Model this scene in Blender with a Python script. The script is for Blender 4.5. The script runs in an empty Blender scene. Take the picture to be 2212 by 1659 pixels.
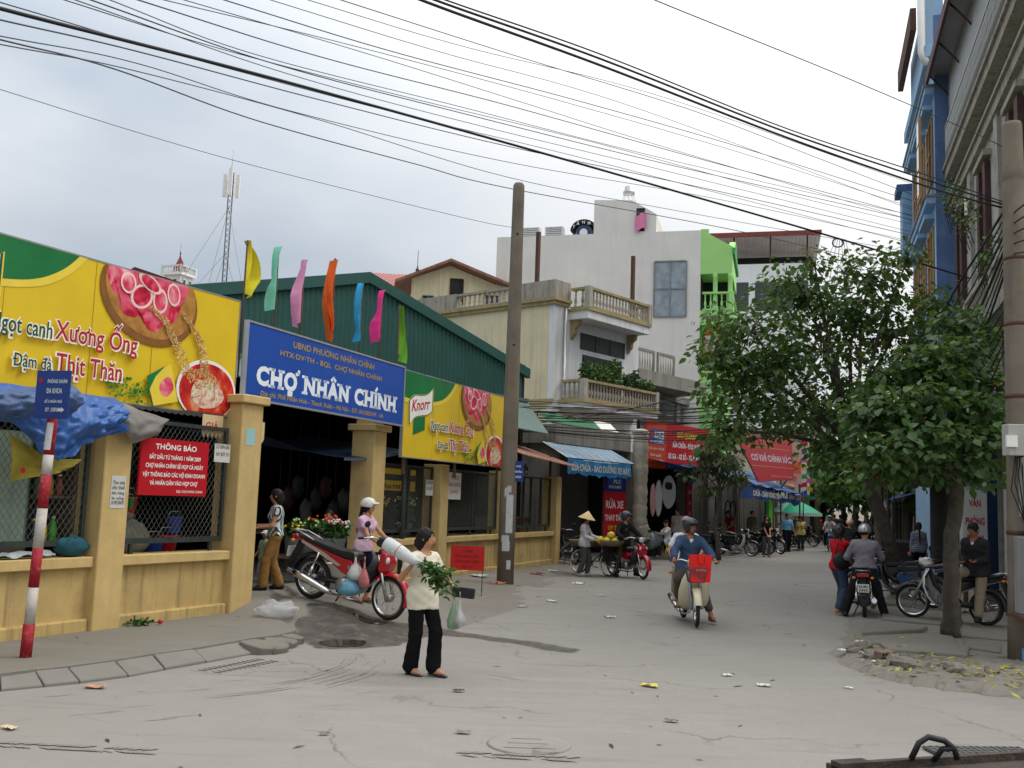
import bpy,bmesh,math,random
import numpy as np
from mathutils import Vector,Matrix,Euler
random.seed(7)
RNG=np.random.default_rng(7)
SC=bpy.context.scene
COL=SC.collection
PI=math.pi
R=math.radians
# ---- camera
CZ,PITCH,ROLL,LENS=1.9,6.6,2.0,35.0
cam_d=bpy.data.cameras.new('camera')
cam_d.lens=LENS;cam_d.sensor_width=36.0;cam_d.clip_end=3000;cam_d.clip_start=0.05
cam=bpy.data.objects.new('camera',cam_d);COL.objects.link(cam)
CM=Matrix.Translation((0,0,CZ))@Matrix.Rotation(PI/2+R(PITCH),4,'X')@Matrix.Rotation(R(ROLL),4,'Z')
cam.matrix_world=CM
SC.camera=cam
# ---- sky and sun (bright overcast)
SUN_EL,SUN_AZ=54.0,78.0
world=bpy.data.worlds.new('World');SC.world=world;world.use_nodes=True
nt=world.node_tree;nt.nodes.clear()
def wn(t,**k):
 n=nt.nodes.new(t)
 for a,b in k.items():setattr(n,a,b)
 return n
w_out=wn('ShaderNodeOutputWorld');w_bg=wn('ShaderNodeBackground');w_bg.inputs['Strength'].default_value=0.069
w_sky=wn('ShaderNodeTexSky');w_sky.sky_type='NISHITA';w_sky.sun_disc=False
w_sky.sun_elevation=R(SUN_EL);w_sky.sun_rotation=R(SUN_AZ);w_sky.dust_density=3.0
w_tc=wn('ShaderNodeTexCoord')
w_map=wn('ShaderNodeMapping');w_map.inputs['Scale'].default_value=(1.0,1.0,2.4);w_map.inputs['Location'].default_value=(0.35,0.2,0.1)
nt.links.new(w_tc.outputs['Generated'],w_map.inputs['Vector'])
w_n=wn('ShaderNodeTexNoise');w_n.inputs['Scale'].default_value=1.7;w_n.inputs['Detail'].default_value=5;w_n.inputs['Roughness'].default_value=0.5
nt.links.new(w_map.outputs[0],w_n.inputs['Vector'])
w_r=wn('ShaderNodeValToRGB')
cr=w_r.color_ramp;cr.elements[0].position=0.40;cr.elements[0].color=(5.3,6.3,7.6,1);cr.elements[1].position=0.68;cr.elements[1].color=(9.6,10.1,10.6,1)
nt.links.new(w_n.outputs['Fac'],w_r.inputs['Fac'])
w_dot=wn('ShaderNodeVectorMath',operation='DOT_PRODUCT')
sd=Vector((math.sin(R(SUN_AZ))*math.cos(R(SUN_EL)),math.cos(R(SUN_AZ))*math.cos(R(SUN_EL)),math.sin(R(SUN_EL))))
w_nrm=wn('ShaderNodeVectorMath',operation='NORMALIZE');nt.links.new(w_tc.outputs['Generated'],w_nrm.inputs[0])
nt.links.new(w_nrm.outputs[0],w_dot.inputs[0]);w_dot.inputs[1].default_value=sd
w_mr=wn('ShaderNodeMapRange');w_mr.interpolation_type='SMOOTHSTEP'
w_mr.inputs['From Min'].default_value=0.12;w_mr.inputs['From Max'].default_value=0.55
w_mr.inputs['To Min'].default_value=0.0;w_mr.inputs['To Max'].default_value=1.0
nt.links.new(w_dot.outputs['Value'],w_mr.inputs['Value'])
w_mix0=wn('ShaderNodeMixRGB');w_mix0.inputs['Color2'].default_value=(13.0,13.0,12.9,1)
nt.links.new(w_mr.outputs[0],w_mix0.inputs['Fac']);nt.links.new(w_r.outputs['Color'],w_mix0.inputs['Color1'])
w_mix=wn('ShaderNodeMixRGB');w_mix.inputs['Fac'].default_value=0.90
nt.links.new(w_sky.outputs[0],w_mix.inputs['Color1']);nt.links.new(w_mix0.outputs[0],w_mix.inputs['Color2'])
w_sep=wn('ShaderNodeSeparateXYZ');nt.links.new(w_nrm.outputs[0],w_sep.inputs[0])
w_ov=wn('ShaderNodeMapRange');w_ov.inputs['From Min'].default_value=0.0;w_ov.inputs['From Max'].default_value=1.0
w_ov.inputs['To Min'].default_value=0.84;w_ov.inputs['To Max'].default_value=2.35
nt.links.new(w_sep.outputs['Z'],w_ov.inputs['Value'])
w_sc=wn('ShaderNodeVectorMath',operation='SCALE');nt.links.new(w_mix.outputs[0],w_sc.inputs[0]);nt.links.new(w_ov.outputs[0],w_sc.inputs['Scale'])
nt.links.new(w_sc.outputs[0],w_bg.inputs['Color']);nt.links.new(w_bg.outputs[0],w_out.inputs['Surface'])
sun_d=bpy.data.lights.new('sun','SUN');sun_d.energy=1.5;sun_d.angle=R(25);sun_d.color=(1,0.97,0.92)
sun=bpy.data.objects.new('sun',sun_d);COL.objects.link(sun)
sun.rotation_euler=(-sd).to_track_quat('-Z','Y').to_euler()
SC.view_settings.view_transform='Standard';SC.view_settings.look='None'
SC.view_settings.exposure=0.0;SC.view_settings.gamma=1.0
try:SC.view_settings.use_curve_mapping=False
except Exception:pass
SC.render.engine='CYCLES'
SC.cycles.max_bounces=6;SC.cycles.transparent_max_bounces=12
SC.cycles.use_denoising=True
# ---- surveying: where a sighted point stands
VW,VH=2212.0,1659.0
FPX=LENS/36.0*VW
CR3=CM.to_3x3()
def sight(u,v):return CR3@Vector(((u-VW/2)/FPX,(VH/2-v)/FPX,-1.0))
def G(u,v,z=0.0):
 d=sight(u,v);t=(z-CZ)/d.z
 return Vector((d.x*t,d.y*t,z))
def at(u,v,Y):
 d=sight(u,v);t=Y/d.y
 return Vector((d.x*t,Y,CZ+d.z*t))
# ---- materials
MATS={}
def srgb(r,g,b):
 f=lambda c:(c/255/12.92)if c/255<=0.04045 else((c/255+0.055)/1.055)**2.4
 return(f(r),f(g),f(b))
def mat(name,col,rough=0.8,var=0.12,scale=5.0,bump=0.0,bscale=40.0,metal=0.0,streak=0.0,scol=(0.05,0.045,0.04),sscale=1.0,blot=0.0,bcol=(0.1,0.09,0.07),blscale=1.2,spec=0.3,island=0.0,alpha=1.0,trans=0.0,coat=0.0,emit=0.0,wave=None):
 if name in MATS:return MATS[name]
 m=bpy.data.materials.new(name);m.use_nodes=True
 t=m.node_tree;N=t.nodes;L=t.links
 b=N['Principled BSDF'];b.inputs['Roughness'].default_value=rough;b.inputs['Metallic'].default_value=metal
 b.inputs['Specular IOR Level'].default_value=spec
 if coat:b.inputs['Coat Weight'].default_value=coat;b.inputs['Coat Roughness'].default_value=0.08
 if alpha<1:b.inputs['Alpha'].default_value=alpha
 if trans:b.inputs['Transmission Weight'].default_value=trans
 if emit:
  b.inputs['Emission Color'].default_value=(*col,1);b.inputs['Emission Strength'].default_value=emit
 tc=N.new('ShaderNodeTexCoord')
 n1=N.new('ShaderNodeTexNoise');n1.inputs['Scale'].default_value=scale;n1.inputs['Detail'].default_value=4;n1.inputs['Roughness'].default_value=0.6
 L.new(tc.outputs['Object'],n1.inputs['Vector'])
 mr=N.new('ShaderNodeMapRange');mr.inputs['From Min'].default_value=0.3;mr.inputs['From Max'].default_value=0.7
 mr.inputs['To Min'].default_value=1-var;mr.inputs['To Max'].default_value=1+var
 L.new(n1.outputs['Fac'],mr.inputs['Value'])
 vm=N.new('ShaderNodeVectorMath');vm.operation='SCALE';vm.inputs[0].default_value=col[:3]
 L.new(mr.outputs[0],vm.inputs['Scale'])
 cur=vm.outputs[0]
 def mixin(fac,c2):
  nonlocal cur
  mx=N.new('ShaderNodeMixRGB');L.new(fac,mx.inputs['Fac']);L.new(cur,mx.inputs['Color1'])
  if isinstance(c2,tuple):mx.inputs['Color2'].default_value=(*c2,1)
  else:L.new(c2,mx.inputs['Color2'])
  cur=mx.outputs[0]
 if wave:
  ax,per,wc,duty=wave
  sp=N.new('ShaderNodeSeparateXYZ');L.new(tc.outputs['Object'],sp.inputs[0])
  m1=N.new('ShaderNodeMath');m1.operation='MODULO'
  ad=N.new('ShaderNodeMath');ad.operation='ADD';ad.inputs[1].default_value=100*per
  L.new(sp.outputs[ax],ad.inputs[0]);L.new(ad.outputs[0],m1.inputs[0]);m1.inputs[1].default_value=per
  m2=N.new('ShaderNodeMath');m2.operation='LESS_THAN';L.new(m1.outputs[0],m2.inputs[0]);m2.inputs[1].default_value=per*duty
  mixin(m2.outputs[0],wc)
 if island:
  ge=N.new('ShaderNodeNewGeometry')
  m3=N.new('ShaderNodeMapRange');m3.inputs['To Min'].default_value=1-island;m3.inputs['To Max'].default_value=1+island
  L.new(ge.outputs['Random Per Island'],m3.inputs['Value'])
  v2=N.new('ShaderNodeVectorMath');v2.operation='SCALE';L.new(cur,v2.inputs[0]);L.new(m3.outputs[0],v2.inputs['Scale'])
  cur=v2.outputs[0]
 if blot:
  n2=N.new('ShaderNodeTexNoise');n2.inputs['Scale'].default_value=blscale;n2.inputs['Detail'].default_value=8;n2.inputs['Roughness'].default_value=0.7
  L.new(tc.outputs['Object'],n2.inputs['Vector'])
  r2=N.new('ShaderNodeMapRange');r2.inputs['From Min'].default_value=0.52;r2.inputs['From Max'].default_value=0.72;r2.inputs['To Max'].default_value=blot
  L.new(n2.outputs['Fac'],r2.inputs['Value']);mixin(r2.outputs[0],bcol)
 if streak:
  mp=N.new('ShaderNodeMapping');mp.inputs['Scale'].default_value=(5*sscale,5*sscale,0.35*sscale)
  L.new(tc.outputs['Object'],mp.inputs['Vector'])
  n3=N.new('ShaderNodeTexNoise');n3.inputs['Scale'].default_value=1.6;n3.inputs['Detail'].default_value=6;n3.inputs['Roughness'].default_value=0.65
  L.new(mp.outputs[0],n3.inputs['Vector'])
  r3=N.new('ShaderNodeMapRange');r3.inputs['From Min'].default_value=0.50;r3.inputs['From Max'].default_value=0.74;r3.inputs['To Max'].default_value=streak
  L.new(n3.outputs['Fac'],r3.inputs['Value']);mixin(r3.outputs[0],scol)
 L.new(cur,b.inputs['Base Color'])
 if bump:
  n4=N.new('ShaderNodeTexNoise');n4.inputs['Scale'].default_value=bscale;n4.inputs['Detail'].default_value=5
  L.new(tc.outputs['Object'],n4.inputs['Vector'])
  bp=N.new('ShaderNodeBump');bp.inputs['Strength'].default_value=bump;bp.inputs['Distance'].default_value=0.02
  L.new(n4.outputs['Fac'],bp.inputs['Height']);L.new(bp.outputs[0],b.inputs['Normal'])
 MATS[name]=m
 return m
def flat(name,r,g,b,rough=0.6,var=0.05,**k):return mat(name,srgb(r,g,b),rough,var,**k)
# ---- mesh builder
class MB:
 def __init__(s):s.v=[];s.f=[];s.mi=[];s.sm=[]
 def add(s,vs,fs,m=0,smooth=False):
  o=len(s.v);s.v+=[tuple(p)for p in vs]
  for f in fs:s.f.append([o+i for i in f]);s.mi.append(m);s.sm.append(smooth)
  return s
 def box(s,c,d,rz=0,m=0,rx=0,ry=0):
  hx,hy,hz=d[0]/2,d[1]/2,d[2]/2
  vs=[Vector((x,y,z))for x in(-hx,hx)for y in(-hy,hy)for z in(-hz,hz)]
  if rz or rx or ry:
   mt=Euler((rx,ry,rz)).to_matrix();vs=[mt@p for p in vs]
  vs=[p+Vector(c)for p in vs]
  return s.add(vs,[(0,1,3,2),(4,6,7,5),(0,4,5,1),(2,3,7,6),(0,2,6,4),(1,5,7,3)],m)
 def bb(s,x0,x1,y0,y1,z0,z1,m=0):return s.box(((x0+x1)/2,(y0+y1)/2,(z0+z1)/2),(abs(x1-x0),abs(y1-y0),abs(z1-z0)),m=m)
 def tube(s,pts,r,n=8,m=0,cap=True,smooth=True):
  pts=[Vector(p)for p in pts];k=len(pts)
  rs=r if isinstance(r,(list,tuple))else[r]*k
  up=Vector((0,0,1));vs=[]
  t0=(pts[1]-pts[0]).normalized()
  if abs(t0.z)>0.95:up=Vector((1,0,0))
  for i,p in enumerate(pts):
   t=(pts[min(i+1,k-1)]-pts[max(i-1,0)])
   t=t.normalized()if t.length>1e-9 else t0
   a=up-t*up.dot(t)
   if a.length<1e-4:a=Vector((1,0,0))-t*t.x
   a.normalize();b=t.cross(a);up=a
   for j in range(n):
    an=2*PI*j/n;vs.append(p+(a*math.cos(an)+b*math.sin(an))*rs[i])
  fs=[(i*n+j,i*n+(j+1)%n,(i+1)*n+(j+1)%n,(i+1)*n+j)for i in range(k-1)for j in range(n)]
  s.add(vs,fs,m,smooth)
  if cap:
   o=len(s.v)-len(vs)
   s.f.append([o+j for j in reversed(range(n))]);s.mi.append(m);s.sm.append(False)
   s.f.append([o+(k-1)*n+j for j in range(n)]);s.mi.append(m);s.sm.append(False)
  return s
 def lathe(s,prof,c=(0,0,0),n=12,m=0,axis='Z',smooth=True,cap=True,mt=None):
  vs=[];c=Vector(c)
  for(r,z)in prof:
   for j in range(n):
    a=2*PI*j/n;x,y=r*math.cos(a),r*math.sin(a)
    p=Vector((x,y,z))if axis=='Z' else(Vector((z,x,y))if axis=='X' else Vector((x,z,y)))
    if mt is not None:p=mt@p
    vs.append(c+p)
  k=len(prof)
  fs=[(i*n+j,i*n+(j+1)%n,(i+1)*n+(j+1)%n,(i+1)*n+j)for i in range(k-1)for j in range(n)]
  s.add(vs,fs,m,smooth)
  if cap:
   o=len(s.v)-len(vs)
   s.f.append([o+j for j in reversed(range(n))]);s.mi.append(m);s.sm.append(False)
   s.f.append([o+(k-1)*n+j for j in range(n)]);s.mi.append(m);s.sm.append(False)
  return s
 def prism(s,poly,y0,y1,m=0,plane='XZ'):
  n=len(poly)
  def P(a,b,d):return(a,d,b)if plane=='XZ' else((a,b,d)if plane=='XY' else(d,a,b))
  vs=[P(a,b,y0)for a,b in poly]+[P(a,b,y1)for a,b in poly]
  fs=[list(range(n)),list(range(2*n-1,n-1,-1))]+[(i,i+n,(i+1)%n+n,(i+1)%n)for i in range(n)]
  return s.add(vs,fs,m)
 def grid(s,fn,nu,nv,m=0,smooth=True):
  vs=[fn(i/nu,j/nv)for i in range(nu+1)for j in range(nv+1)]
  fs=[(i*(nv+1)+j,(i+1)*(nv+1)+j,(i+1)*(nv+1)+j+1,i*(nv+1)+j+1)for i in range(nu)for j in range(nv)]
  return s.add(vs,fs,m,smooth)
 def ell(s,c,r,n=12,k=7,m=0,mt=None):
  prof=[(max(1e-4,math.sin(PI*i/k)),-math.cos(PI*i/k))for i in range(k+1)]
  S=Matrix.Diagonal(Vector(r));T=(mt@S)if mt is not None else S
  return s.lathe(prof,c,n,m,mt=T,cap=False)
 def mesh(s,name,mats,bevel=0,segs=1):
  me=bpy.data.meshes.new(name);me.from_pydata(s.v,[],s.f)
  for mm in(mats if isinstance(mats,(list,tuple))else[mats]):me.materials.append(mm)
  me.polygons.foreach_set('material_index',s.mi);me.polygons.foreach_set('use_smooth',s.sm)
  b=bmesh.new();b.from_mesh(me)
  bmesh.ops.recalc_face_normals(b,faces=b.faces)
  if bevel:
   ed=[e for e in b.edges if len(e.link_faces)==2 and e.calc_face_angle(0)>0.5]
   bmesh.ops.bevel(b,geom=ed,offset=bevel,segments=segs,affect='EDGES',profile=0.5,clamp_overlap=True)
  b.to_mesh(me);b.free()
  return me
 def build(s,name,mats,parent=None,bevel=0,segs=1,**props):
  return link(name,s.mesh(name,mats,bevel,segs),parent,**props)
def link(name,me,parent=None,**props):
 o=bpy.data.objects.new(name,me);COL.objects.link(o)
 if parent is not None:o.parent=parent
 for k,v in props.items():o[k]=v
 return o
def thing(name,label,cat,loc=(0,0,0),rz=0.0,group=None,kind=None,rx=0.0,ry=0.0,order='XYZ'):
 o=bpy.data.objects.new(name,None);COL.objects.link(o)
 o.location=loc;o.rotation_mode=order;o.rotation_euler=(rx,ry,rz)
 o['label']=label;o['category']=cat
 if group:o['group']=group
 if kind:o['kind']=kind
 return o
def tag(o,label,cat,group=None,kind=None):
 o['label']=label;o['category']=cat
 if group:o['group']=group
 if kind:o['kind']=kind
 return o
def struct(o):o['kind']='structure';return o
def copy_tree(o,parent=None):
 c=o.copy();COL.objects.link(c);c.parent=parent
 for ch in o.children:copy_tree(ch,c)
 return c
def along(deg):return 90.0-deg
# ---- lettering
_tc=bpy.data.curves.new('tmp_text','FONT');_to=bpy.data.objects.new('tmp_text',_tc)
import unicodedata
_gl={}
def _glyph(ch,bold,shear):
 k=(ch,round(bold,3),round(shear,2))
 if k not in _gl:
  c=_tc;c.size=1.0;c.offset=bold;c.shear=shear;c.align_x='LEFT';c.resolution_u=3;c.extrude=0
  def get(b):
   c.body=b;me=bpy.data.meshes.new_from_object(_to);n=len(me.vertices);co=np.zeros(n*3)
   if n:me.vertices.foreach_get('co',co)
   fs=[tuple(p.vertices)for p in me.polygons];bpy.data.meshes.remove(me);return co.reshape(-1,3)[:,:2],fs
  co,fs=get(ch);c2,_=get(ch+ch)
  adv=(c2[:,0].max()-co[:,0].max())if len(co)else 0.28
  _gl[k]=(co,fs,adv)
 return _gl[k]
def _stroke(pts,th):
 vs=[];fs=[]
 for a,b in zip(pts[:-1],pts[1:]):
  a,b=np.array(a),np.array(b);d=(b-a)/(np.linalg.norm(b-a)+1e-9);n=np.array([-d[1],d[0]])*th/2;e=d*th*0.3;o=len(vs)
  vs+=[a-e-n,b+e-n,b+e+n,a-e+n];fs.append((o,o+1,o+2,o+3))
 return vs,fs
def text_mesh(body,size,matl,w=None,h=None,bold=0.0,shear=0.0,align='CENTER',sx=1.0,ext=0.0015,space=1.0,serif=False,split=False):
 """Flat lettering in the XZ plane, reading from -Y; accents are drawn over the plain letters. Fitted to width w and height h when given."""
 V,Fc,x=[],[],0.0;own=[];ci=[0]
 th=0.062+bold*1.5
 def put(vs,fs):
  o=len(V);V.extend([tuple(p)for p in vs]);Fc.extend([tuple(o+i for i in f)for f in fs]);own.extend([ci[0]]*len(fs))
 for ch in body:
  marks=[]
  base=ch
  if ch in 'Đđ':base='D' if ch=='Đ' else 'd';marks=['bar']
  else:
   d=unicodedata.normalize('NFD',ch)
   if len(d)>1 and ord(d[0])<128:base=d[0];marks=[m for m in d[1:]]
  co,fs,adv=_glyph(base,bold,shear)
  if len(co):
   p=co.copy();p[:,0]+=x;put(p,fs);x0,x1=p[:,0].min(),p[:,0].max();y1=p[:,1].max();cx=(x0+x1)/2
   if base=='i':y1=0.55
   if serif and base in 'HNIA':
    w_=0.10+bold;yb,yt=th*0.35-bold,y1-th*0.35
    for sx_,yy in{'H':[(x0+0.06,yb),(x1-0.06,yb),(x0+0.06,yt),(x1-0.06,yt)],'N':[(x0+0.06,yb),(x0+0.02,yt),(x1-0.06,yt)],'I':[(cx,yb),(cx,yt)],'A':[(x0+0.05,yb),(x1-0.05,yb)]}[base]:put(*_stroke([(sx_-w_,yy),(sx_+w_,yy)],th*0.8))
   lv=y1+0.07;lx=cx;comp=False
   for m in marks:
    if m=='bar':yb=y1*0.52 if base=='D' else y1*0.84;put(*_stroke([(x0-0.06,yb),(x0+0.26,yb)]if base=='D' else[(x1-0.28,yb),(x1+0.07,yb)],th))
    elif m==chr(0x323):put(*_stroke([(cx-0.035-bold,-0.16),(cx+0.035+bold,-0.16)],th*1.5))
    elif m==chr(0x31b):put(*_stroke([(x1-0.08,y1-0.04),(x1+0.05,y1+0.0),(x1+0.08,y1+0.12)],th))
    elif m==chr(0x302):put(*_stroke([(cx-0.15,lv),(cx,lv+0.12),(cx+0.15,lv)],th));comp=True;lv+=0.08;lx=cx+0.20
    elif m==chr(0x306):put(*_stroke([(cx-0.14,lv+0.09),(cx-0.07,lv+0.01),(cx+0.07,lv+0.01),(cx+0.14,lv+0.09)],th));comp=True;lv+=0.12
    elif m==chr(0x301):put(*_stroke([(lx-0.04,lv),(lx+0.08,lv+0.14)],th))
    elif m==chr(0x300):put(*_stroke([(lx-0.08,lv+0.14),(lx+0.04,lv)],th))
    elif m==chr(0x309):put(*_stroke([(lx-0.05,lv+0.14),(lx+0.05,lv+0.15),(lx+0.05,lv+0.08),(lx,lv+0.06),(lx,lv)],th*0.9))
    elif m==chr(0x303):put(*_stroke([(lx-0.14,lv+0.03),(lx-0.05,lv+0.11),(lx+0.05,lv+0.04),(lx+0.14,lv+0.12)],th))
  x+=adv*space+bold*0.6;ci[0]+=1
 me=bpy.data.meshes.new('lettering')
 if not V:return me
 co=np.array(V);x0,x1=co[:,0].min(),co[:,0].max();y0,y1=co[:,1].min(),co[:,1].max()
 fx=(w/(x1-x0))if w else size*sx;fy=(h/(y1-y0))if h else size
 ax={'CENTER':(x0+x1)/2,'LEFT':x0,'RIGHT':x1}[align]
 out=np.zeros((len(co),3));out[:,0]=(co[:,0]-ax)*fx;out[:,2]=co[:,1]*fy
 if split:
  res=[]
  for k in sorted(set(own)):
   fs=[f for f,q in zip(Fc,own)if q==k];ids=sorted({i for f in fs for i in f});mp={i:n for n,i in enumerate(ids)}
   m2=bpy.data.meshes.new('letter');m2.from_pydata([out[i].tolist()for i in ids],[],[tuple(mp[i]for i in f)for f in fs]);m2.materials.append(matl);m2.update();res.append(m2)
  return res
 me.from_pydata(out.tolist(),[],Fc);me.materials.append(matl);me.update()
 return me
def text(parent,body,x,z,y,size,matl,name='lettering',rot=0.0,**k):
 me=text_mesh(body,size,matl,**k);me.name=name
 o=link(name,me,parent);o.location=(x,y,z)
 if rot:o.rotation_euler=(0,rot,0)
 return o
# ==== PEOPLE: one continuous skin grown round a posed skeleton, clothes grown over it
def V3(*a):return np.array(a,float)
def unit(v):return v/(np.linalg.norm(v)+1e-12)
class Field:
 def __init__(s,lo,hi,h):
  s.h=h;s.lo=np.array(lo,float);s.n=np.ceil((np.array(hi)-s.lo)/h).astype(int)+1
  s.ax=[s.lo[i]+h*np.arange(s.n[i])for i in range(3)]
  s.f=np.full(s.n,0.08)
 def sub(s,lo,hi):
  i0=np.clip(np.floor((np.array(lo)-s.lo)/s.h).astype(int),0,s.n-1);i1=np.clip(np.ceil((np.array(hi)-s.lo)/s.h).astype(int)+1,1,s.n)
  sl=tuple(slice(a,b)for a,b in zip(i0,i1))
  X=s.ax[0][sl[0]][:,None,None];Y=s.ax[1][sl[1]][None,:,None];Z=s.ax[2][sl[2]][None,None,:]
  return sl,X,Y,Z
 def put(s,sl,d,k):
  a=s.f[sl]
  if k>0:
   t=np.clip(0.5+0.5*(a-d)/k,0,1);s.f[sl]=a+(d-a)*t-k*t*(1-t)
  else:s.f[sl]=np.minimum(a,d)
 def cap(s,a,b,r1,r2=None,k=0.03,flat=None,fac=1.0):
  a=np.array(a,float);b=np.array(b,float);r2=r1 if r2 is None else r2
  pad=max(r1,r2)+0.07
  sl,X,Y,Z=s.sub(np.minimum(a,b)-pad,np.maximum(a,b)+pad)
  ab=b-a;L2=ab@ab+1e-12
  px,py,pz=X-a[0],Y-a[1],Z-a[2]
  t=np.clip((px*ab[0]+py*ab[1]+pz*ab[2])/L2,0,1)
  dx,dy,dz=px-t*ab[0],py-t*ab[1],pz-t*ab[2]
  if flat is not None:
   f=unit(np.array(flat,float));q=(dx*f[0]+dy*f[1]+dz*f[2])*(fac-1)
   dx,dy,dz=dx+q*f[0],dy+q*f[1],dz+q*f[2]
  s.put(sl,np.sqrt(dx*dx+dy*dy+dz*dz)-(r1+(r2-r1)*t),k)
 def ell(s,c,r,M=None,k=0.02,cut=False):
  c=np.array(c,float);r=np.array(r,float);pad=r.max()+0.06
  sl,X,Y,Z=s.sub(c-pad,c+pad)
  p=[X-c[0],Y-c[1],Z-c[2]]
  if M is not None:p=[M[0,i]*p[0]+M[1,i]*p[1]+M[2,i]*p[2]for i in range(3)]
  q=[p[i]/r[i]for i in range(3)]
  k0=np.sqrt(q[0]**2+q[1]**2+q[2]**2);k1=np.sqrt((q[0]/r[0])**2+(q[1]/r[1])**2+(q[2]/r[2])**2)+1e-9
  d=k0*(k0-1)/k1
  if cut:s.f[sl]=np.maximum(s.f[sl],-d)
  else:s.put(sl,d,k)
 def plane(s,p,n):
  n=unit(np.array(n,float));p=np.array(p,float)
  d=(s.ax[0][:,None,None]-p[0])*n[0]+(s.ax[1][None,:,None]-p[1])*n[1]+(s.ax[2][None,None,:]-p[2])*n[2]
  s.f=np.maximum(s.f,d)
 def cutcap(s,a,b,r):
  a=np.array(a,float);b=np.array(b,float);pad=r+0.05
  sl,X,Y,Z=s.sub(np.minimum(a,b)-pad,np.maximum(a,b)+pad);ab=b-a
  t=np.clip(((X-a[0])*ab[0]+(Y-a[1])*ab[1]+(Z-a[2])*ab[2])/(ab@ab+1e-12),0,1)
  d=np.sqrt((X-a[0]-t*ab[0])**2+(Y-a[1]-t*ab[1])**2+(Z-a[2]-t*ab[2])**2)-r
  s.f[sl]=np.maximum(s.f[sl],-d)
 def wrinkle(s,amp,seed=0.0,fr_=1.0):
  X=s.ax[0][:,None,None];Y=s.ax[1][None,:,None];Z=s.ax[2][None,None,:]
  s.f=s.f+amp*(np.sin(X*31*fr_+Z*23*fr_+seed)*np.sin(Y*27*fr_-Z*35*fr_+seed*2)+0.6*np.sin(X*63*fr_-Z*51*fr_+seed*3)*np.sin(Y*57*fr_+Z*29*fr_))
 def surface(s):
  f=s.f;f=np.pad(f,1,constant_values=0.08);sg=f<0;n=np.array(f.shape)-1
  cnt=np.zeros(n,int)
  offs=[(i,j,k)for i in(0,1)for j in(0,1)for k in(0,1)]
  for i,j,k in offs:cnt+=sg[i:n[0]+i,j:n[1]+j,k:n[2]+k]
  act=(cnt>0)&(cnt<8);idx=np.argwhere(act)
  if len(idx)==0:return None
  ids=np.full(n,-1);ids[act]=np.arange(len(idx))
  acc=np.zeros((len(idx),3));c=np.zeros(len(idx))
  for ax in range(3):
   for o in offs:
    if o[ax]:continue
    o2=list(o);o2[ax]=1
    i0=idx+np.array(o);i1=idx+np.array(o2)
    f0=f[i0[:,0],i0[:,1],i0[:,2]];f1=f[i1[:,0],i1[:,1],i1[:,2]]
    x=(f0<0)!=(f1<0);t=np.where(x,f0/(f0-f1+1e-12),0)
    p=np.array(o,float)[None,:].repeat(len(idx),0);p[:,ax]+=t
    acc[x]+=p[x];c[x]+=1
  v=(idx+acc/c[:,None]-1)*s.h+s.lo
  quads=[]
  for ax in range(3):
   a1,a2=(ax+1)%3,(ax+2)%3
   sl0=[slice(1,m)for m in n];sl1=[slice(1,m)for m in n]
   sl0[ax]=slice(0,n[ax]);sl1[ax]=slice(1,n[ax]+1)
   d0=sg[tuple(sl0)];d1=sg[tuple(sl1)]
   e=np.argwhere(d0!=d1);up=d0[e[:,0],e[:,1],e[:,2]]
   e=e+1;e[:,ax]-=1
   def cell(da,db):
    q=e.copy();q[:,a1]-=da;q[:,a2]-=db;return ids[q[:,0],q[:,1],q[:,2]]
   q=np.stack([cell(1,1),cell(0,1),cell(0,0),cell(1,0)],1)
   q[~up]=q[~up][:,::-1];quads.append(q)
  return v,np.concatenate(quads)
def np_mesh(name,v,q,m,smooth=True):
 me=bpy.data.meshes.new(name);nq=len(q)
 me.vertices.add(len(v));me.vertices.foreach_set('co',v.astype(np.float32).ravel())
 me.loops.add(nq*4);me.loops.foreach_set('vertex_index',q.astype(np.int32).ravel())
 me.polygons.add(nq);me.polygons.foreach_set('loop_start',np.arange(nq,dtype=np.int32)*4)
 me.polygons.foreach_set('use_smooth',np.full(nq,smooth));me.materials.append(m);me.update(calc_edges=True);me.validate()
 return me
def relax(v,q,it=1):
 for _ in range(it):
  acc=np.zeros_like(v);c=np.zeros(len(v))
  for i in range(4):
   for j in((i+1)%4,(i+3)%4):
    np.add.at(acc,q[:,i],v[q[:,j]]);np.add.at(c,q[:,i],1)
  v=0.5*v+0.5*acc/np.maximum(c,1)[:,None]
 return v
def grow(name,F,m,parent,it=1):
 r=F.surface()
 if r is None:return None
 v,q=r;v=relax(v,q,it)
 return link(name,np_mesh(name,v,q,m),parent)
def ik(a,t,l1,l2,pole):
 a,t,pole=(np.array(x,float)for x in(a,t,pole))
 d=t-a;L=np.linalg.norm(d);Lm=(l1+l2)*0.998
 if L>Lm:t=a+d/L*Lm;d=t-a;L=Lm
 L=max(L,abs(l1-l2)+0.01)
 x=(l1*l1-l2*l2+L*L)/(2*L);h=math.sqrt(max(0,l1*l1-x*x));n=unit(d)
 p=pole-n*(pole@n);p=unit(p)if np.linalg.norm(p)>1e-6 else V3(0,-1,0)
 return a+n*x+p*h,t
def rotz(a):c,s=math.cos(a),math.sin(a);return np.array([[c,-s,0],[s,c,0],[0,0,1]])
def rotx(a):c,s=math.cos(a),math.sin(a);return np.array([[1,0,0],[0,c,-s],[0,s,c]])
def roty(a):c,s=math.cos(a),math.sin(a);return np.array([[c,0,s],[0,1,0],[-s,0,c]])
SKIN=mat('skin',srgb(178,128,98),0.55,0.06,8.0,spec=0.35)
SKIN2=mat('skin_tanned',srgb(146,98,72),0.55,0.06,8.0,spec=0.35)
HAIR=mat('black_hair',(0.012,0.010,0.009),0.6,0.3,30.0,spec=0.2)
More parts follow.
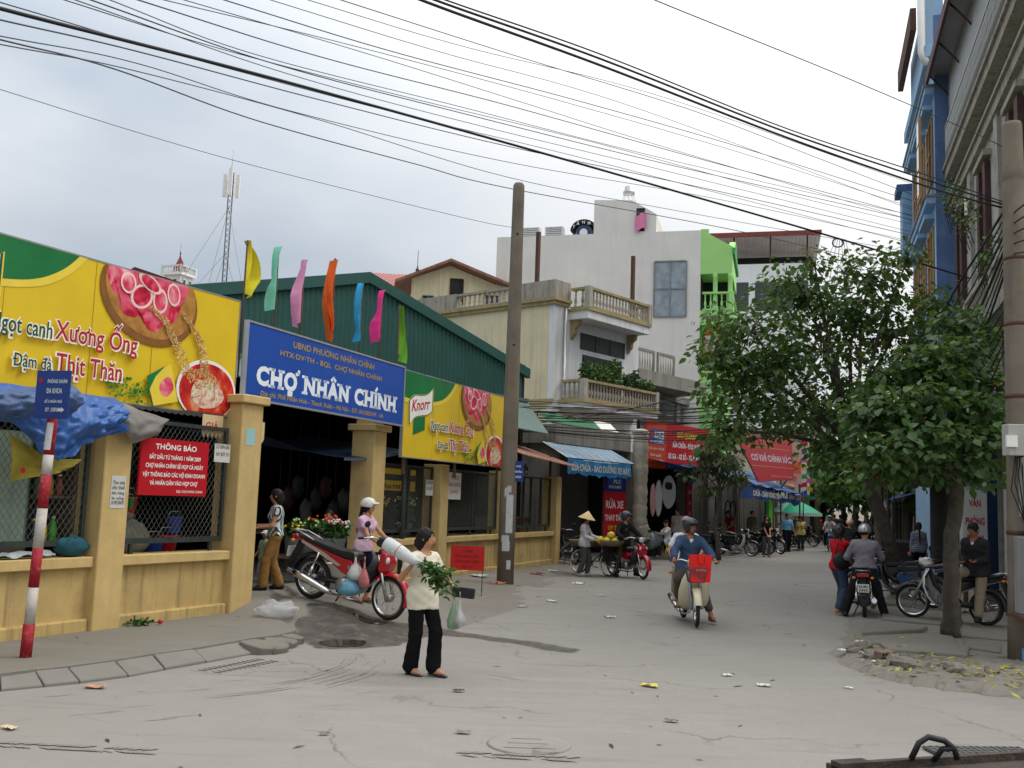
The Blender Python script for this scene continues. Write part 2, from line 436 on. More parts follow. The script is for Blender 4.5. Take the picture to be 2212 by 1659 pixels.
LIP=flat('lips',150,76,68);EYE=mat('eye_dark',(0.01,0.008,0.007),0.2,0.0);EYEW=flat('eye_white',220,214,206,0.3)
M_sole=flat('dark_sole',30,28,30);
def person(label,loc,rz,H=1.6,pelvis=(0,0,0.86),spine=(0,0,1),twist=0.0,hands=None,feet=None,elbow=None,knee=None,toes=None,look=(0,0),h=0.013,skin=None,top=None,bottom=None,shoe=None,hair='short',helmet=None,hat=None,build=1.0,female=False,curl=0.6,group=None,palm=None,extras=None,sh_w=None):
 """Faces -Y in its own frame, its left hand on +X. All lengths for a 1.6 m adult, scaled by H/1.6."""
 S=H/1.6;skin=skin or SKIN
 t=thing('person',label,'person',loc,rz,group);t.scale=(S,S,S)
 P=V3(*pelvis);U=unit(V3(*spine));Rt=rotz(twist)
 X0=Rt@V3(1,0,0);side=unit(X0-U*(X0@U));front=unit(np.cross(U,side))*-1
 if front@(Rt@V3(0,-1,0))<0:front=-front
 pside=V3(1,0,0)
 hw=(0.078 if not female else 0.085);sw=sh_w or(0.143 if female else 0.158)
 hip=[P+pside*hw*s-U*0.02 for s in(1,-1)]
 nb=P+U*0.475;chest=P+U*0.33;waist=P+U*0.17
 sh=[nb+side*sw*s-U*0.058 for s in(1,-1)]
 hl,hp=look
 Mh=rotz(hl)@rotx(hp);hc=nb+U*0.085+V3(0,0,0.075)+Mh@V3(0,-0.022,0)
 l1,l2,a1,a2=0.395,0.385,0.265,0.235
 feet=feet or[(0.09,0,0.08),(-0.09,0,0.08)];hands=hands or[(0.22,-0.06,0.74),(-0.22,-0.06,0.74)]
 knee=knee or[(0.1,-1,0),(-0.1,-1,0)];elbow=elbow or[(0.25,0.9,-0.2),(-0.25,0.9,-0.2)]
 toes=toes or[(0.15,-1,0),(-0.15,-1,0)]
 legs=[];arms=[]
 for i in(0,1):
  kn,an=ik(hip[i],feet[i],l1,l2,knee[i]);legs.append((hip[i],kn,an))
  el,wr=ik(sh[i],hands[i],a1,a2,elbow[i]);arms.append((sh[i],el,wr))
 allp=np.array([P,nb,hc]+[q for l in legs+arms for q in l])
 lo,hi=allp.min(0)-0.26,allp.max(0)+0.26
 B=build
 def torso(F,off,k=0.05,arms_only=False):
  F.cap(hip[0]+U*0.02,hip[1]+U*0.02,0.098*B+off,k=k,flat=front,fac=1.12)
  F.cap(P+U*0.02,waist,0.118*B+off,(0.100 if female else 0.108)*B+off,k=k,flat=front,fac=1.25)
  F.cap(waist-side*0.03,waist+side*0.03,0.088*B+off,k=k,flat=front,fac=1.12)
  F.cap(waist,chest,0.100*B+off,0.118*B+off,k=k,flat=front,fac=1.22)
  F.cap(chest-side*0.068,chest+side*0.068,0.101*B+off,k=k,flat=front,fac=1.12)
  if female:
   for s in(1,-1):F.ell(chest+front*0.075+side*0.065*s-U*0.02,(0.058+off*0.7,)*3,k=0.04)
  for i in(0,1):F.cap(nb-U*0.045,sh[i],0.056*B+off,0.046*B+off,k=k,flat=front,fac=1.0)
  F.cap(chest+U*0.07-side*0.08,chest+U*0.07+side*0.08,0.072*B+off,k=k)
 def arm(F,i,off,upto=2.0,k=0.025):
  s_,e,w=arms[i]
  u=min(1,upto);F.cap(s_,s_+(e-s_)*u,0.046*B+off,(0.046+(0.038-0.046)*u)*B+off,k=k)
  if upto>1:
   u=upto-1;F.cap(e,e+(w-e)*u,0.039*B+off,(0.039+(0.026-0.039)*u)*B+off,k=k)
 def leg(F,i,off,upto=2.0,flare=0.0,k=0.03):
  a,kn,an=legs[i];u=min(1,upto)
  F.cap(a,a+(kn-a)*u,0.086*B+off,(0.086+(0.052-0.086)*u)*B+off+flare*0.3*u,k=k)
  if upto>1:
   u=upto-1;d=unit(an-kn)
   F.cap(kn,kn+(an-kn)*u,0.052*B+off+flare*0.3,(0.052+(0.033-0.052)*u)*B+off+flare*u,k=k)
   if flare<0.01:F.cap(kn+(an-kn)*0.2+V3(0,0.012,0),kn+(an-kn)*0.5+V3(0,0.012,0),0.042*B+off,k=k)
 def foot(F,i,off=0.0,k=0.02):
  an=legs[i][2];f=unit(V3(*toes[i]));he=an+f*(-0.03)-V3(0,0,0.045);to=an+f*0.14-V3(0,0,0.055)
  F.cap(an,he,0.033+off,0.034+off,k=k);F.cap(he,an+f*0.08-V3(0,0,0.045),0.034+off,0.036+off,k=k);F.cap(an+f*0.08-V3(0,0,0.045),to,0.036+off,0.024+off,k=k,flat=(0,0,1),fac=1.2)
  F.cap(an,an+f*0.07-V3(0,0,0.035),0.032+off,0.03+off,k=k)
# ---- body
 F=Field(lo,hi,h);torso(F,-0.004)
 F.cap(nb-U*0.05,hc-V3(0,0,0.05),0.052,0.047,k=0.03)
 F.ell(hc+Mh@V3(0,0.008,0.022),(0.074,0.090,0.088),Mh,k=0.02);F.ell(hc+Mh@V3(0,-0.018,-0.042),(0.056,0.064,0.066),Mh,k=0.03)
 F.cap(hc+Mh@V3(0,-0.083,0.012),hc+Mh@V3(0,-0.099,-0.022),0.008,0.013,k=0.012)
 for s in(1,-1):
  F.ell(hc+Mh@V3(0.076*s,0.012,-0.004),(0.012,0.022,0.032),Mh,k=0.008);F.ell(hc+Mh@V3(0.033*s,-0.078,0.014),(0.016,0.010,0.012),Mh,cut=True)
 F.cap(hc+Mh@V3(-0.018,-0.080,-0.052),hc+Mh@V3(0.018,-0.080,-0.052),0.008,k=0.008)
 fine=h<=0.02
 for i in(0,1):
  arm(F,i,-0.002);leg(F,i,-0.002);foot(F,i)
  s_,e,w=arms[i];d=unit(w-e)
  pn=palm[i]if palm and palm[i]is not None else(np.cross(d,V3(1,0,0)if abs(d[0])<0.9 else V3(0,1,0)))
  pn=unit(np.array(pn,float)-d*(np.array(pn,float)@d));ac=np.cross(d,pn)
  pc=w+d*0.055
  F.cap(w+d*0.012,w+d*0.075,0.024,0.034,k=0.015,flat=pn,fac=1.9)
  if fine:
   fr_=max(0.0085,h*0.72)
   for j,(o,ln)in enumerate([(-0.030,0.062),(-0.010,0.074),(0.010,0.070),(0.028,0.056)]):
    b0=w+d*0.088+ac*o*1.05;c1=math.cos(curl*0.7);s1=math.sin(curl*0.7)
    m1=b0+(d*c1+pn*s1)*ln*0.5;c2=math.cos(curl*1.7);s2=math.sin(curl*1.7)
    m2=m1+(d*c2+pn*s2)*ln*0.5
    F.cap(b0-d*0.02,m1,fr_*1.1,fr_,k=0.006);F.cap(m1,m2,fr_,fr_*0.85,k=0.004)
   tsg=1 if i==0 else-1
   tb=w+d*0.03-ac*0.026;tm=tb+unit(d*0.7-ac*0.8+pn*0.5)*0.045;te=tm+unit(d*0.9-ac*0.1+pn*0.7)*0.032
   F.cap(tb,tm,fr_*1.25,fr_*1.1,k=0.01);F.cap(tm,te,fr_*1.1,fr_*0.9,k=0.005)
  else:F.cap(pc,w+d*0.13,0.026,0.018,k=0.02,flat=pn,fac=1.6)
 body=grow('body',F,skin,t)
# ---- face
 if h<=0.02:
  for s in(1,-1):
   mb=MB();mb.ell(hc+Mh@V3(0.033*s,-0.074,0.013),(0.013,0.008,0.006),8,5);mb.build('eye',EYE if h>0.014 else EYEW,t)
   if h<=0.014:mb=MB();mb.ell(hc+Mh@V3(0.033*s,-0.0805,0.013),(0.006,0.003,0.006),8,5);mb.build('iris',EYE,t)
   mb=MB();mb.tube([hc+Mh@V3(0.014*s,-0.088,0.034),hc+Mh@V3(0.034*s,-0.085,0.040),hc+Mh@V3(0.052*s,-0.070,0.034)],[0.003,0.004,0.0025],5);mb.build('eyebrow',HAIR,t)
  mb=MB();mb.ell(hc+Mh@V3(0,-0.084,-0.052),(0.024,0.008,0.008),10,5);mb.build('lips',LIP,t)
# ---- hair
 if hair!='none':
  F=Field(hc-0.30 if hair in('long','pony')else hc-0.18,hc+0.2,max(h,0.012))
  if hair in('long','pony'):F=Field(hc-V3(0.25,0.25,0.52),hc+0.2,max(h,0.013))
  g=0.013 if hair!='short' else 0.010
  F.ell(hc+Mh@V3(0,0.012,0.026),(0.074+g,0.090+g,0.088+g),Mh,k=0.0)
  if hair in('bob','long','bun','pony'):F.ell(hc+Mh@V3(0,0.03,-0.03),(0.080,0.066,0.085),Mh,k=0.03)
  if hair=='bob':
   for s in(1,-1):F.cap(hc+Mh@V3(0.07*s,0.01,0.02),hc+Mh@V3(0.068*s,0.02,-0.10),0.030,0.026,k=0.03)
   F.ell(hc+Mh@V3(0,0.05,-0.05),(0.085,0.05,0.085),Mh,k=0.03)
  if hair=='bun':
   F.ell(hc+Mh@V3(0,0.095,-0.055),(0.050,0.045,0.055),Mh,k=0.035);F.ell(hc+Mh@V3(0,0.06,-0.085),(0.062,0.045,0.06),Mh,k=0.03)
  if hair=='long':
   F.cap(hc+Mh@V3(0,0.05,0),nb-front*0.10-U*0.14,0.075,0.055,k=0.04,flat=front,fac=1.5)
   for s in(1,-1):F.cap(hc+Mh@V3(0.066*s,0.0,0.03),hc+Mh@V3(0.070*s,0.01,-0.17),0.030,0.022,k=0.02)
  if hair=='pony':F.cap(hc+Mh@V3(0,0.10,-0.03),nb-front*0.13-U*0.22,0.032,0.022,k=0.02);F.cap(nb-front*0.13-U*0.22,nb-front*0.11-U*0.34,0.024,0.010,k=0.01)
  F.ell(hc+Mh@V3(0,-0.085,-0.035),(0.066,0.075,0.098),Mh,cut=True)
  if hair=='short':F.plane(hc+Mh@V3(0,0,-0.045),Mh@V3(0,-0.5,-1))
  F.wrinkle(0.0045,1.0,1.9);grow('hair',F,HAIR,t,0)
# ---- trousers, shorts or skirt
 if bottom:
  o=bottom.get('off',0.014);F=Field(lo,hi,h);kd=bottom.get('kind','trousers')
  F.cap(hip[0]+U*0.02,hip[1]+U*0.02,0.098*B+o,k=0.04,flat=front,fac=1.12);F.cap(P,waist,0.116*B+o,0.100*B+o,k=0.04,flat=front,fac=1.25)
  up={'trousers':bottom.get('len',1.93),'shorts':bottom.get('len',0.75),'skirt':0.3}[kd]
  if kd=='skirt':
   l=bottom.get('len',0.42);F.cap(P-U*0.0,P-V3(0,0,l*0.7),0.125*B+o,0.15*B+o,k=0.04,flat=front,fac=1.2)
   for i in(0,1):F.cap(legs[i][0],legs[i][0]+(legs[i][1]-legs[i][0])*min(1.0,l/0.39),0.085+o,0.08+o,k=0.06)
   F.plane(P-V3(0,0,l),(0,0,-1))
  else:
   for i in(0,1):leg(F,i,o,up,bottom.get('flare',0.018),k=0.02)
  F.plane(P+U*0.13,U);F.wrinkle(0.0038,0.7,0.8);grow(bottom.get('name',kd),F,bottom['mat'],t)
  if bottom.get('belt'):
   pass
# ---- shirt
 if top:
  o=top.get('off',0.016);F=Field(lo,hi,h);torso(F,o,0.045);sl=top.get('sleeve',0.5)
  if sl>0:
   for i in(0,1):arm(F,i,o+(0.006 if sl<1 else 0.004),sl)
  hem=top.get('hem',0.10);so=top.get('loose',0.012)
  F.cap(waist,P-U*(hem-0.03),0.102*B+o,0.118*B+o+so,k=0.05,flat=front,fac=1.18)
  if hem>0:
   for i in(0,1):F.cap(legs[i][0]+U*0.04,legs[i][0]+(legs[i][1]-legs[i][0])*0.3,0.086*B+o+so,k=0.05)
  F.plane(P-U*hem+side*0.0,-U);nk=top.get('neck',0.062)
  F.cutcap(nb+U*0.0+front*0.02,nb+U*0.2,nk)
  if top.get('vneck'):F.cutcap(nb+front*0.09+U*0.02,nb+front*0.16-U*top['vneck'],0.035)
  for i in(0,1):
   if sl<=0:pass
  F.wrinkle(0.0045 if sl<1 else 0.006,2.0+P[2],0.9);grow(top.get('name','shirt'),F,top['mat'],t)
  if top.get('inner'):
   F=Field(lo,hi,h);torso(F,0.004,0.045);F.plane(P+U*0.05,-U);F.cutcap(nb+front*0.02,nb+U*0.2,0.06);grow('undershirt',F,top['inner'],t)
# ---- shoes
 if shoe is not None:
  kind,sm=shoe
  for i in(0,1):
   an=legs[i][2];f=unit(V3(*toes[i]));F=Field(an-0.26,an+0.26,min(h,0.014))
   if kind=='shoe':
    foot(F,i,0.010);F.plane(an+V3(0,0,0.012),(0,0,1));F.plane(an-V3(0,0,0.088),(0,0,-1));grow('shoe',F,sm,t)
   elif kind=='heel':
    foot(F,i,0.008);F.plane(an-V3(0,0,0.005),(0,0,1));F.cap(an-f*0.04-V3(0,0,0.05),an-f*0.045-V3(0,0,0.12),0.014,0.008,k=0.01);grow('shoe',F,sm,t)
   else:
    c=an+f*0.055-V3(0,0,0.082);Fm=np.stack([np.cross(V3(0,0,1),f),f,V3(0,0,1)],1)
    F.cap(c-f*0.09,c+f*0.10,0.040,0.044,k=0,flat=(0,0,1),fac=4.0);F.cap(an+f*0.06-V3(0,0,0.03)-Fm[:,0]*0.03,an+f*0.06-V3(0,0,0.03)+Fm[:,0]*0.03,0.016,k=0.005)
    F.cap(c+f*0.05-Fm[:,0]*0.045,c+f*0.03+V3(0,0,0.05),0.008,k=0.004);F.cap(c+f*0.05+Fm[:,0]*0.045,c+f*0.03+V3(0,0,0.05),0.008,k=0.004);grow('sandal',F,sm,t,0)
# ---- helmet or conical hat
 if helmet:
  kind,hm=helmet;hh=max(h,0.012);Mt=Mh@rotx(-0.12)
  F=Field(hc-0.2,hc+0.24,hh)
  F.ell(hc+Mt@V3(0,0.012,0.030),(0.108,0.132,0.118),Mt,k=0)
  if kind=='full':F.ell(hc+Mt@V3(0,0.04,-0.02),(0.104,0.10,0.115),Mt,k=0.03);F.plane(hc+Mt@V3(0,0,-0.085),Mt@V3(0,-0.2,-1))
  else:F.plane(hc+Mt@V3(0,0,-0.012),Mt@V3(0,0.12,-1))
  F.ell(hc+Mt@V3(0,-0.115,-0.07),(0.085,0.09,0.115),Mt,cut=True)
  grow('helmet',F,hm,t)
  F=Field(hc-0.26,hc+0.26,hh)
  F.ell(hc+Mt@V3(0,-0.06,0.045),(0.090,0.115,0.03),Mt,k=0);F.plane(hc+Mt@V3(0,-0.04,0),Mt@V3(0,1,0.0));grow('visor',F,M_sole if kind!='white' else hm,t)
  mb=MB();pts=[hc+Mh@V3(0.078,0.0,0.0),hc+Mh@V3(0.066,-0.03,-0.07),hc+Mh@V3(0.0,-0.055,-0.115),hc+Mh@V3(-0.066,-0.03,-0.07),hc+Mh@V3(-0.078,0.0,0.0)]
  mb.tube(pts,0.006,5);mb.build('chin_strap',M_sole,t)
 if hat=='conical':
  mb=MB();Mt=Matrix((Mh@rotx(-0.05)).tolist())
  mb.lathe([(0.235,-0.085),(0.23,-0.080),(0.12,0.015),(0.004,0.125),(0.003,0.118),(0.12,0.005),(0.225,-0.086)],hc+Mh@V3(0,0.0,0.085),28,mt=Mt,cap=False)
  mb.build('conical_hat',mat('palm_leaf_hat',srgb(206,178,128),0.7,0.08,12.0),t)
  mb=MB();mb.tube([hc+Mh@V3(0.08,0.0,0.06),hc+Mh@V3(0.05,-0.04,-0.115),hc+Mh@V3(-0.05,-0.04,-0.115),hc+Mh@V3(-0.08,0.0,0.06)],0.006,5);mb.build('hat_strap',HAIR,t)
 t['head']=[float(x)for x in hc]
 return t,dict(arms=arms,legs=legs,head=hc,Mh=Mh,front=front,side=side,up=U,nb=nb,P=P,chest=chest,scale=S)
# ==== MOTORBIKES, BICYCLE
M_tyr=mat('tyre_rubber',(0.022,0.021,0.020),0.85,0.2,20)
M_chr=mat('chrome',(0.62,0.62,0.62),0.18,0.05,metal=1.0)
M_alu=mat('alloy',(0.36,0.36,0.36),0.42,0.15,metal=0.8)
M_blk=mat('black_plastic',(0.020,0.020,0.021),0.5,0.2,10)
M_seat=mat('vinyl_seat',(0.016,0.016,0.017),0.42,0.2,10)
M_lens=mat('clear_lens',(0.55,0.58,0.6),0.08,0.05,spec=0.6)
M_redl=mat('red_lens',(0.35,0.01,0.012),0.15,0.05,spec=0.5)
M_ambr=mat('amber_lens',(0.6,0.2,0.02),0.2,0.05)
M_plate=flat('plate_white',214,214,208,0.5)
M_ink=mat('plate_ink',(0.02,0.02,0.02),0.6,0.0)
def wheel(parent,c,r,hubm,steer=None,tyre=0.040,spokes=18,name='wheel',rimm=None):
 """Wheel in the XZ plane with its axle along Y."""
 w=link(name,MB().lathe([(0.034,-0.05),(0.05,-0.045),(0.05,0.045),(0.034,0.05)],(0,0,0),14,axis='Y').mesh('hub',hubm),parent);w.location=c
 mb=MB();n,k=30,8;vs=[]
 for i in range(n):
  a=2*PI*i/n
  for j in range(k):
   b=2*PI*j/k;rr=(r-tyre)+tyre*math.cos(b);vs.append((rr*math.cos(a),tyre*0.85*math.sin(b),rr*math.sin(a)))
 fs=[(i*k+j,((i+1)%n)*k+j,((i+1)%n)*k+(j+1)%k,i*k+(j+1)%k)for i in range(n)for j in range(k)]
 mb.add(vs,fs,0,True);mb.build('tyre',M_tyr,w)
 mb=MB();vs=[];ri=r-2*tyre+0.006
 prof=[(ri+0.012,-0.026),(ri-0.006,-0.022),(ri-0.008,0.022),(ri+0.012,0.026)]
 for i in range(n):
  a=2*PI*i/n
  for(q,y)in prof:vs.append((q*math.cos(a),y,q*math.sin(a)))
 mb.add(vs,[(i*4+j,((i+1)%n)*4+j,((i+1)%n)*4+j+1,i*4+j+1)for i in range(n)for j in range(3)],0,True);mb.build('rim',rimm or M_chr,w)
 mb=MB()
 for i in range(spokes):
  a=2*PI*i/spokes;b=a+(0.35 if i%2 else-0.35);y=0.04 if i%2 else-0.04
  mb.tube([(0.045*math.cos(b),y,0.045*math.sin(b)),(ri*math.cos(a),0,ri*math.sin(a))],0.0022,4,cap=False)
 mb.build('spokes',M_alu,w,kind='stuff')
 return w
def arcfender(r,a0,a1,w,c,m_th=0.010,n=14,drop=0.03):
 """Curved mudguard strip round centre c in the XZ plane, with turned-down sides."""
 mb=MB();vs=[]
 prof=[(-w,-drop),(-w,0.0),(-w*0.6,0.014),(0,0.02),(w*0.6,0.014),(w,0.0),(w,-drop)]
 k=len(prof)
 for i in range(n+1):
  a=a0+(a1-a0)*i/n
  for(y,dz)in prof:vs.append((c[0]+(r+dz)*math.cos(a),y,c[1]+(r+dz)*math.sin(a)))
 mb.add(vs,[(i*k+j,(i+1)*k+j,(i+1)*k+j+1,i*k+j+1)for i in range(n)for j in range(k-1)],0,True)
 return mb
def motorbike(label,loc,heading,paint,lean=0.0,steer=0.0,style='wave',plate=None,basket=None,pitch=0.0,accent=None,shield=None,group=None,seatm=None,mirrors=True,lamp_on=False,brake=False,simple=False):
 """Underbone motorbike: local +X forward, rear axle at x=0, front axle at x=1.22. heading clockwise from +Y."""
 t=thing('motorbike',label,'motorbike',loc,R(along(heading)),group,rx=lean,ry=pitch,order='XYZ')
 shield=shield or paint;accent=accent or paint;RW=0.285;WB=1.22
 HX,HZ=0.965,0.86
 def st(o):
  if steer:
   mt=Matrix.Translation((HX,0,0))@Matrix.Rotation(steer,4,'Z')@Matrix.Translation((-HX,0,0))
   o.matrix_basis=mt@o.matrix_basis
  return o
 wheel(t,(0,0,RW),RW,M_alu);st(wheel(t,(WB,0,RW),RW,M_alu,tyre=0.036))
 B=lambda mb,nm,m,bev=0.012,par=None,segs=2:mb.build(nm,m,par or t,bevel=bev,segs=segs)
 mb=MB();mb.tube([(0.05,0.09,RW),(0.30,0.10,0.33),(0.46,0.09,0.33)],0.02,6);mb.tube([(0.05,-0.09,RW),(0.30,-0.10,0.33),(0.46,-0.09,0.33)],0.02,6)
 mb.build('swingarm',M_blk,t)
 for y in(0.125,-0.125):
  mb=MB();mb.tube([(0.0,y,RW+0.02),(0.04,y,0.46)],0.024,8);mb.tube([(0.04,y,0.46),(0.09,y*0.9,0.66)],0.015,8);mb.build('shock_absorber',M_chr,t)
 mb=MB();mb.tube([(0.46,0,0.55),(0.70,0,0.47),(0.85,0,0.60),(HX,0,HZ)],[0.05,0.055,0.05,0.04],8);mb.build('frame_tube',M_blk,t)
 mb=MB();mb.lathe([(0.02,-0.13),(0.10,-0.12),(0.115,-0.03),(0.115,0.03),(0.10,0.12),(0.02,0.13)],(0.52,0,0.30),14,axis='Y');mb.bb(0.50,0.66,-0.09,0.09,0.22,0.40);mb.tube([(0.62,0,0.32),(0.82,0,0.35)],[0.075,0.07],10)
 for k in range(5):mb.bb(0.68+k*0.026,0.688+k*0.026,-0.092,0.092,0.25,0.43)
 mb.build('engine',M_alu,t)
 mb=MB();mb.tube([(0.78,-0.03,0.30),(0.80,-0.06,0.18),(0.70,-0.11,0.155),(0.42,-0.13,0.17)],0.017,8);mb.tube([(0.42,-0.14,0.17),(0.30,-0.15,0.20),(-0.05,-0.165,0.29),(-0.30,-0.17,0.355)],[0.02,0.045,0.052,0.045],12);mb.build('exhaust',M_chr,t)
 if not simple:
  mb=MB();mb.tube([(0.45,0.13,0.31),(0.0,0.10,0.30)],[0.045,0.06],8);mb.build('chain_case',M_blk,t)
  for y in(0.24,-0.24):
   mb=MB();mb.tube([(0.55,y*0.4,0.245),(0.55,y,0.245)],0.012,6);mb.tube([(0.55,y*0.7,0.247),(0.55,y*1.05,0.247)],0.02,8);mb.build('foot_peg',M_blk,t)
  mb=MB();mb.tube([(0.45,0.10,0.22),(0.30,0.20,0.02)],0.012,6);mb.build('side_stand',M_blk,t)
 mb=MB();mb.prism([(-0.30,0.845),(-0.05,0.815),(0.25,0.775),(0.45,0.765),(0.60,0.775),(0.66,0.745),(0.64,0.66),(0.45,0.665),(0.2,0.70),(-0.1,0.755),(-0.28,0.80)],-0.125,0.125);B(mb,'seat',seatm or M_seat,0.03)
 mb=MB();mb.prism([(-0.36,0.83),(-0.1,0.758),(0.2,0.70),(0.45,0.66),(0.60,0.655),(0.66,0.56),(0.60,0.44),(0.48,0.46),(0.28,0.56),(0.0,0.66),(-0.25,0.745),(-0.37,0.79)],-0.105,0.105);B(mb,'tail_panel',paint,0.025)
 if accent is not paint:
  for y in(0.108,-0.108):
   mb=MB();mb.prism([(-0.22,0.77),(0.15,0.675),(0.45,0.56),(0.40,0.54),(0.1,0.635),(-0.22,0.735)],y-0.004,y+0.004);mb.build('side_stripe',accent,t)
 mb=MB();mb.tube([(-0.02,0.12,0.80),(-0.28,0.11,0.87),(-0.40,0.06,0.87),(-0.40,-0.06,0.87),(-0.28,-0.11,0.87),(-0.02,-0.12,0.80)],0.011,6);mb.build('grab_rail',M_alu if style!='cub' else M_chr,t)
 mb=MB();mb.bb(-0.40,-0.34,-0.10,0.10,0.755,0.815)
 B(mb,'tail_light',M_redl if not brake else mat('brake_light_lit',(1.0,0.05,0.02),0.3,0.0,emit=6.0),0.012)
 for y in(0.15,-0.15):mb=MB();mb.ell((-0.33,y,0.74),(0.03,0.035,0.025),8,5);mb.build('rear_indicator',M_ambr,t)
 arcfender(RW+0.05,1.15,3.25,0.065,(0,RW)).build('rear_fender',M_blk,t)
 mb=MB();mb.prism([(-0.30,0.74),(-0.24,0.72),(-0.36,0.42),(-0.42,0.43)],-0.05,0.05);mb.build('plate_bracket',M_blk,t)
 pl=MB().bb(-0.425,-0.415,-0.095,0.095,0.50,0.64).build('number_plate',M_plate,t);pl.rotation_euler=(0,0,0)
 if plate:
  for q,s in enumerate(plate):
   me=text_mesh(s,1,M_ink,w=0.15,h=0.045,bold=0.03);o=link('plate_lettering',me,pl);o.location=(-0.427,0,0.578-0.06*q);o.rotation_euler=(0,0,-PI/2)
 for s in(1,-1):
  mb=MB()
  if style=='cub':
   prof=[(1.02,0.86,0.05,0.10),(1.06,0.72,0.08,0.20),(1.04,0.55,0.09,0.25),(0.98,0.40,0.10,0.25),(0.90,0.29,0.10,0.22),(0.80,0.24,0.10,0.18)]
  else:
   prof=[(1.00,0.84,0.05,0.10),(1.04,0.72,0.07,0.16),(1.00,0.56,0.08,0.19),(0.93,0.43,0.09,0.18),(0.84,0.33,0.10,0.16),(0.76,0.30,0.10,0.14)]
  vs=[];m=6
  for(x,z,y0,y1)in prof:
   for j in range(m+1):
    q=j/m;vs.append((x-0.10*q*q,s*(y0*0+y1*q),z))
  for(x,z,y0,y1)in prof:
   for j in range(m+1):
    q=j/m;vs.append((x-0.10*q*q-0.014,s*(y1*q*0.985),z))
  k=len(prof);K=k*(m+1)
  fs=[(i*(m+1)+j,(i+1)*(m+1)+j,(i+1)*(m+1)+j+1,i*(m+1)+j+1)for i in range(k-1)for j in range(m)]
  fs+=[tuple(K+x for x in reversed(f))for f in fs]
  for i in range(k-1):fs.append((i*(m+1)+m,(i+1)*(m+1)+m,K+(i+1)*(m+1)+m,K+i*(m+1)+m))
  for j in range(m):fs+=[(j,j+1,K+j+1,K+j),((k-1)*(m+1)+j,(k-1)*(m+1)+j+1,K+(k-1)*(m+1)+j+1,K+(k-1)*(m+1)+j)]
  mb.add(vs,fs,0,True);mb.build('leg_shield',shield,t)
 for y in(0.08,-0.08):
  mb=MB();mb.tube([(HX+0.02,y,HZ-0.05),(1.10,y,0.55),(WB+0.015,y,RW)],[0.022,0.022,0.028],8);st(mb.build('fork_leg',M_chr if style=='wave' else M_alu,t))
 st(arcfender(RW+0.035,-0.15 if style=='wave' else 0.25,2.45,0.062,(WB,RW)).build('front_fender',accent if style=='wave2' else paint,t))
 if style in('wave','wave2'):
  mb=MB();mb.prism([(1.00,0.90),(1.10,0.86),(1.17,0.74),(1.15,0.62),(1.06,0.55),(0.99,0.62)],-0.12,0.12);B(mb,'nose_panel',paint,0.04,segs=3)
  for s in(1,-1):mb=MB();mb.ell((1.13,0.10*s,0.76),(0.03,0.035,0.05),8,5);mb.build('front_indicator',M_lens,t)
 mb=MB();mb.prism([(0.90,0.93),(1.02,0.89),(1.10,0.93),(1.12,1.00),(1.04,1.05),(0.92,1.04)],-0.10,0.10);st(B(mb,'headlight_cowl',M_blk if style!='cub' else shield,0.035,segs=3))
 mb=MB();mb.lathe([(0.075,0),(0.07,0.02),(0.04,0.034),(0.005,0.038)],(1.095,0,0.972),14,axis='X');st(mb.build('headlight',M_lens,t))
 mb=MB();mb.tube([(0.83,0.36,1.00),(0.92,0.20,1.03),(0.97,0.05,0.99),(0.97,-0.05,0.99),(0.92,-0.20,1.03),(0.83,-0.36,1.00)],0.012,8);st(mb.build('handlebar',M_chr,t))
 for s in(1,-1):
  mb=MB();mb.tube([(0.87,0.27*s,1.015),(0.825,0.37*s,0.998)],0.018,8);st(mb.build('grip',M_blk,t))
  if not simple:
   mb=MB();mb.tube([(0.91,0.24*s,1.02),(0.96,0.37*s,0.99)],0.007,5);st(mb.build('brake_lever',M_alu,t))
  if mirrors:
   mb=MB();mb.tube([(0.90,0.22*s,1.03),(0.90,0.27*s,1.12),(0.90,0.31*s,1.17)],0.006,6);mr=mb.build('mirror',M_blk,t);st(mr)
   mb=MB();mb.ell((0.90,0.33*s,1.20),(0.018,0.062,0.045),10,6);mb.build('mirror_glass',M_blk,mr)
 if basket:
  mb=MB();n=9;x0,x1,z0,z1=1.12,1.40,0.70,0.94;w0,w1=0.12,0.17
  def bp(face,a,b):
   ww=w0+(w1-w0)*b;xx0=x0;xx1=x1-0.05*(1-b);z=z0+(z1-z0)*b
   return{'f':(xx1,-ww+2*ww*a,z),'b':(xx0,-ww+2*ww*a,z),'l':(xx0+(xx1-xx0)*a,ww,z),'r':(xx0+(xx1-xx0)*a,-ww,z)}[face]
  for f in 'fblr':
   for i in range(n+1):
    mb.tube([bp(f,i/n,0),bp(f,i/n,1)],0.0035,4,cap=False)
    mb.tube([bp(f,0,i/n),bp(f,1,i/n)],0.0035,4,cap=False)
  mb.bb(x0,x1-0.05,-w0,w0,z0-0.006,z0);st(mb.build('basket',basket,t,kind='stuff'))
 return t
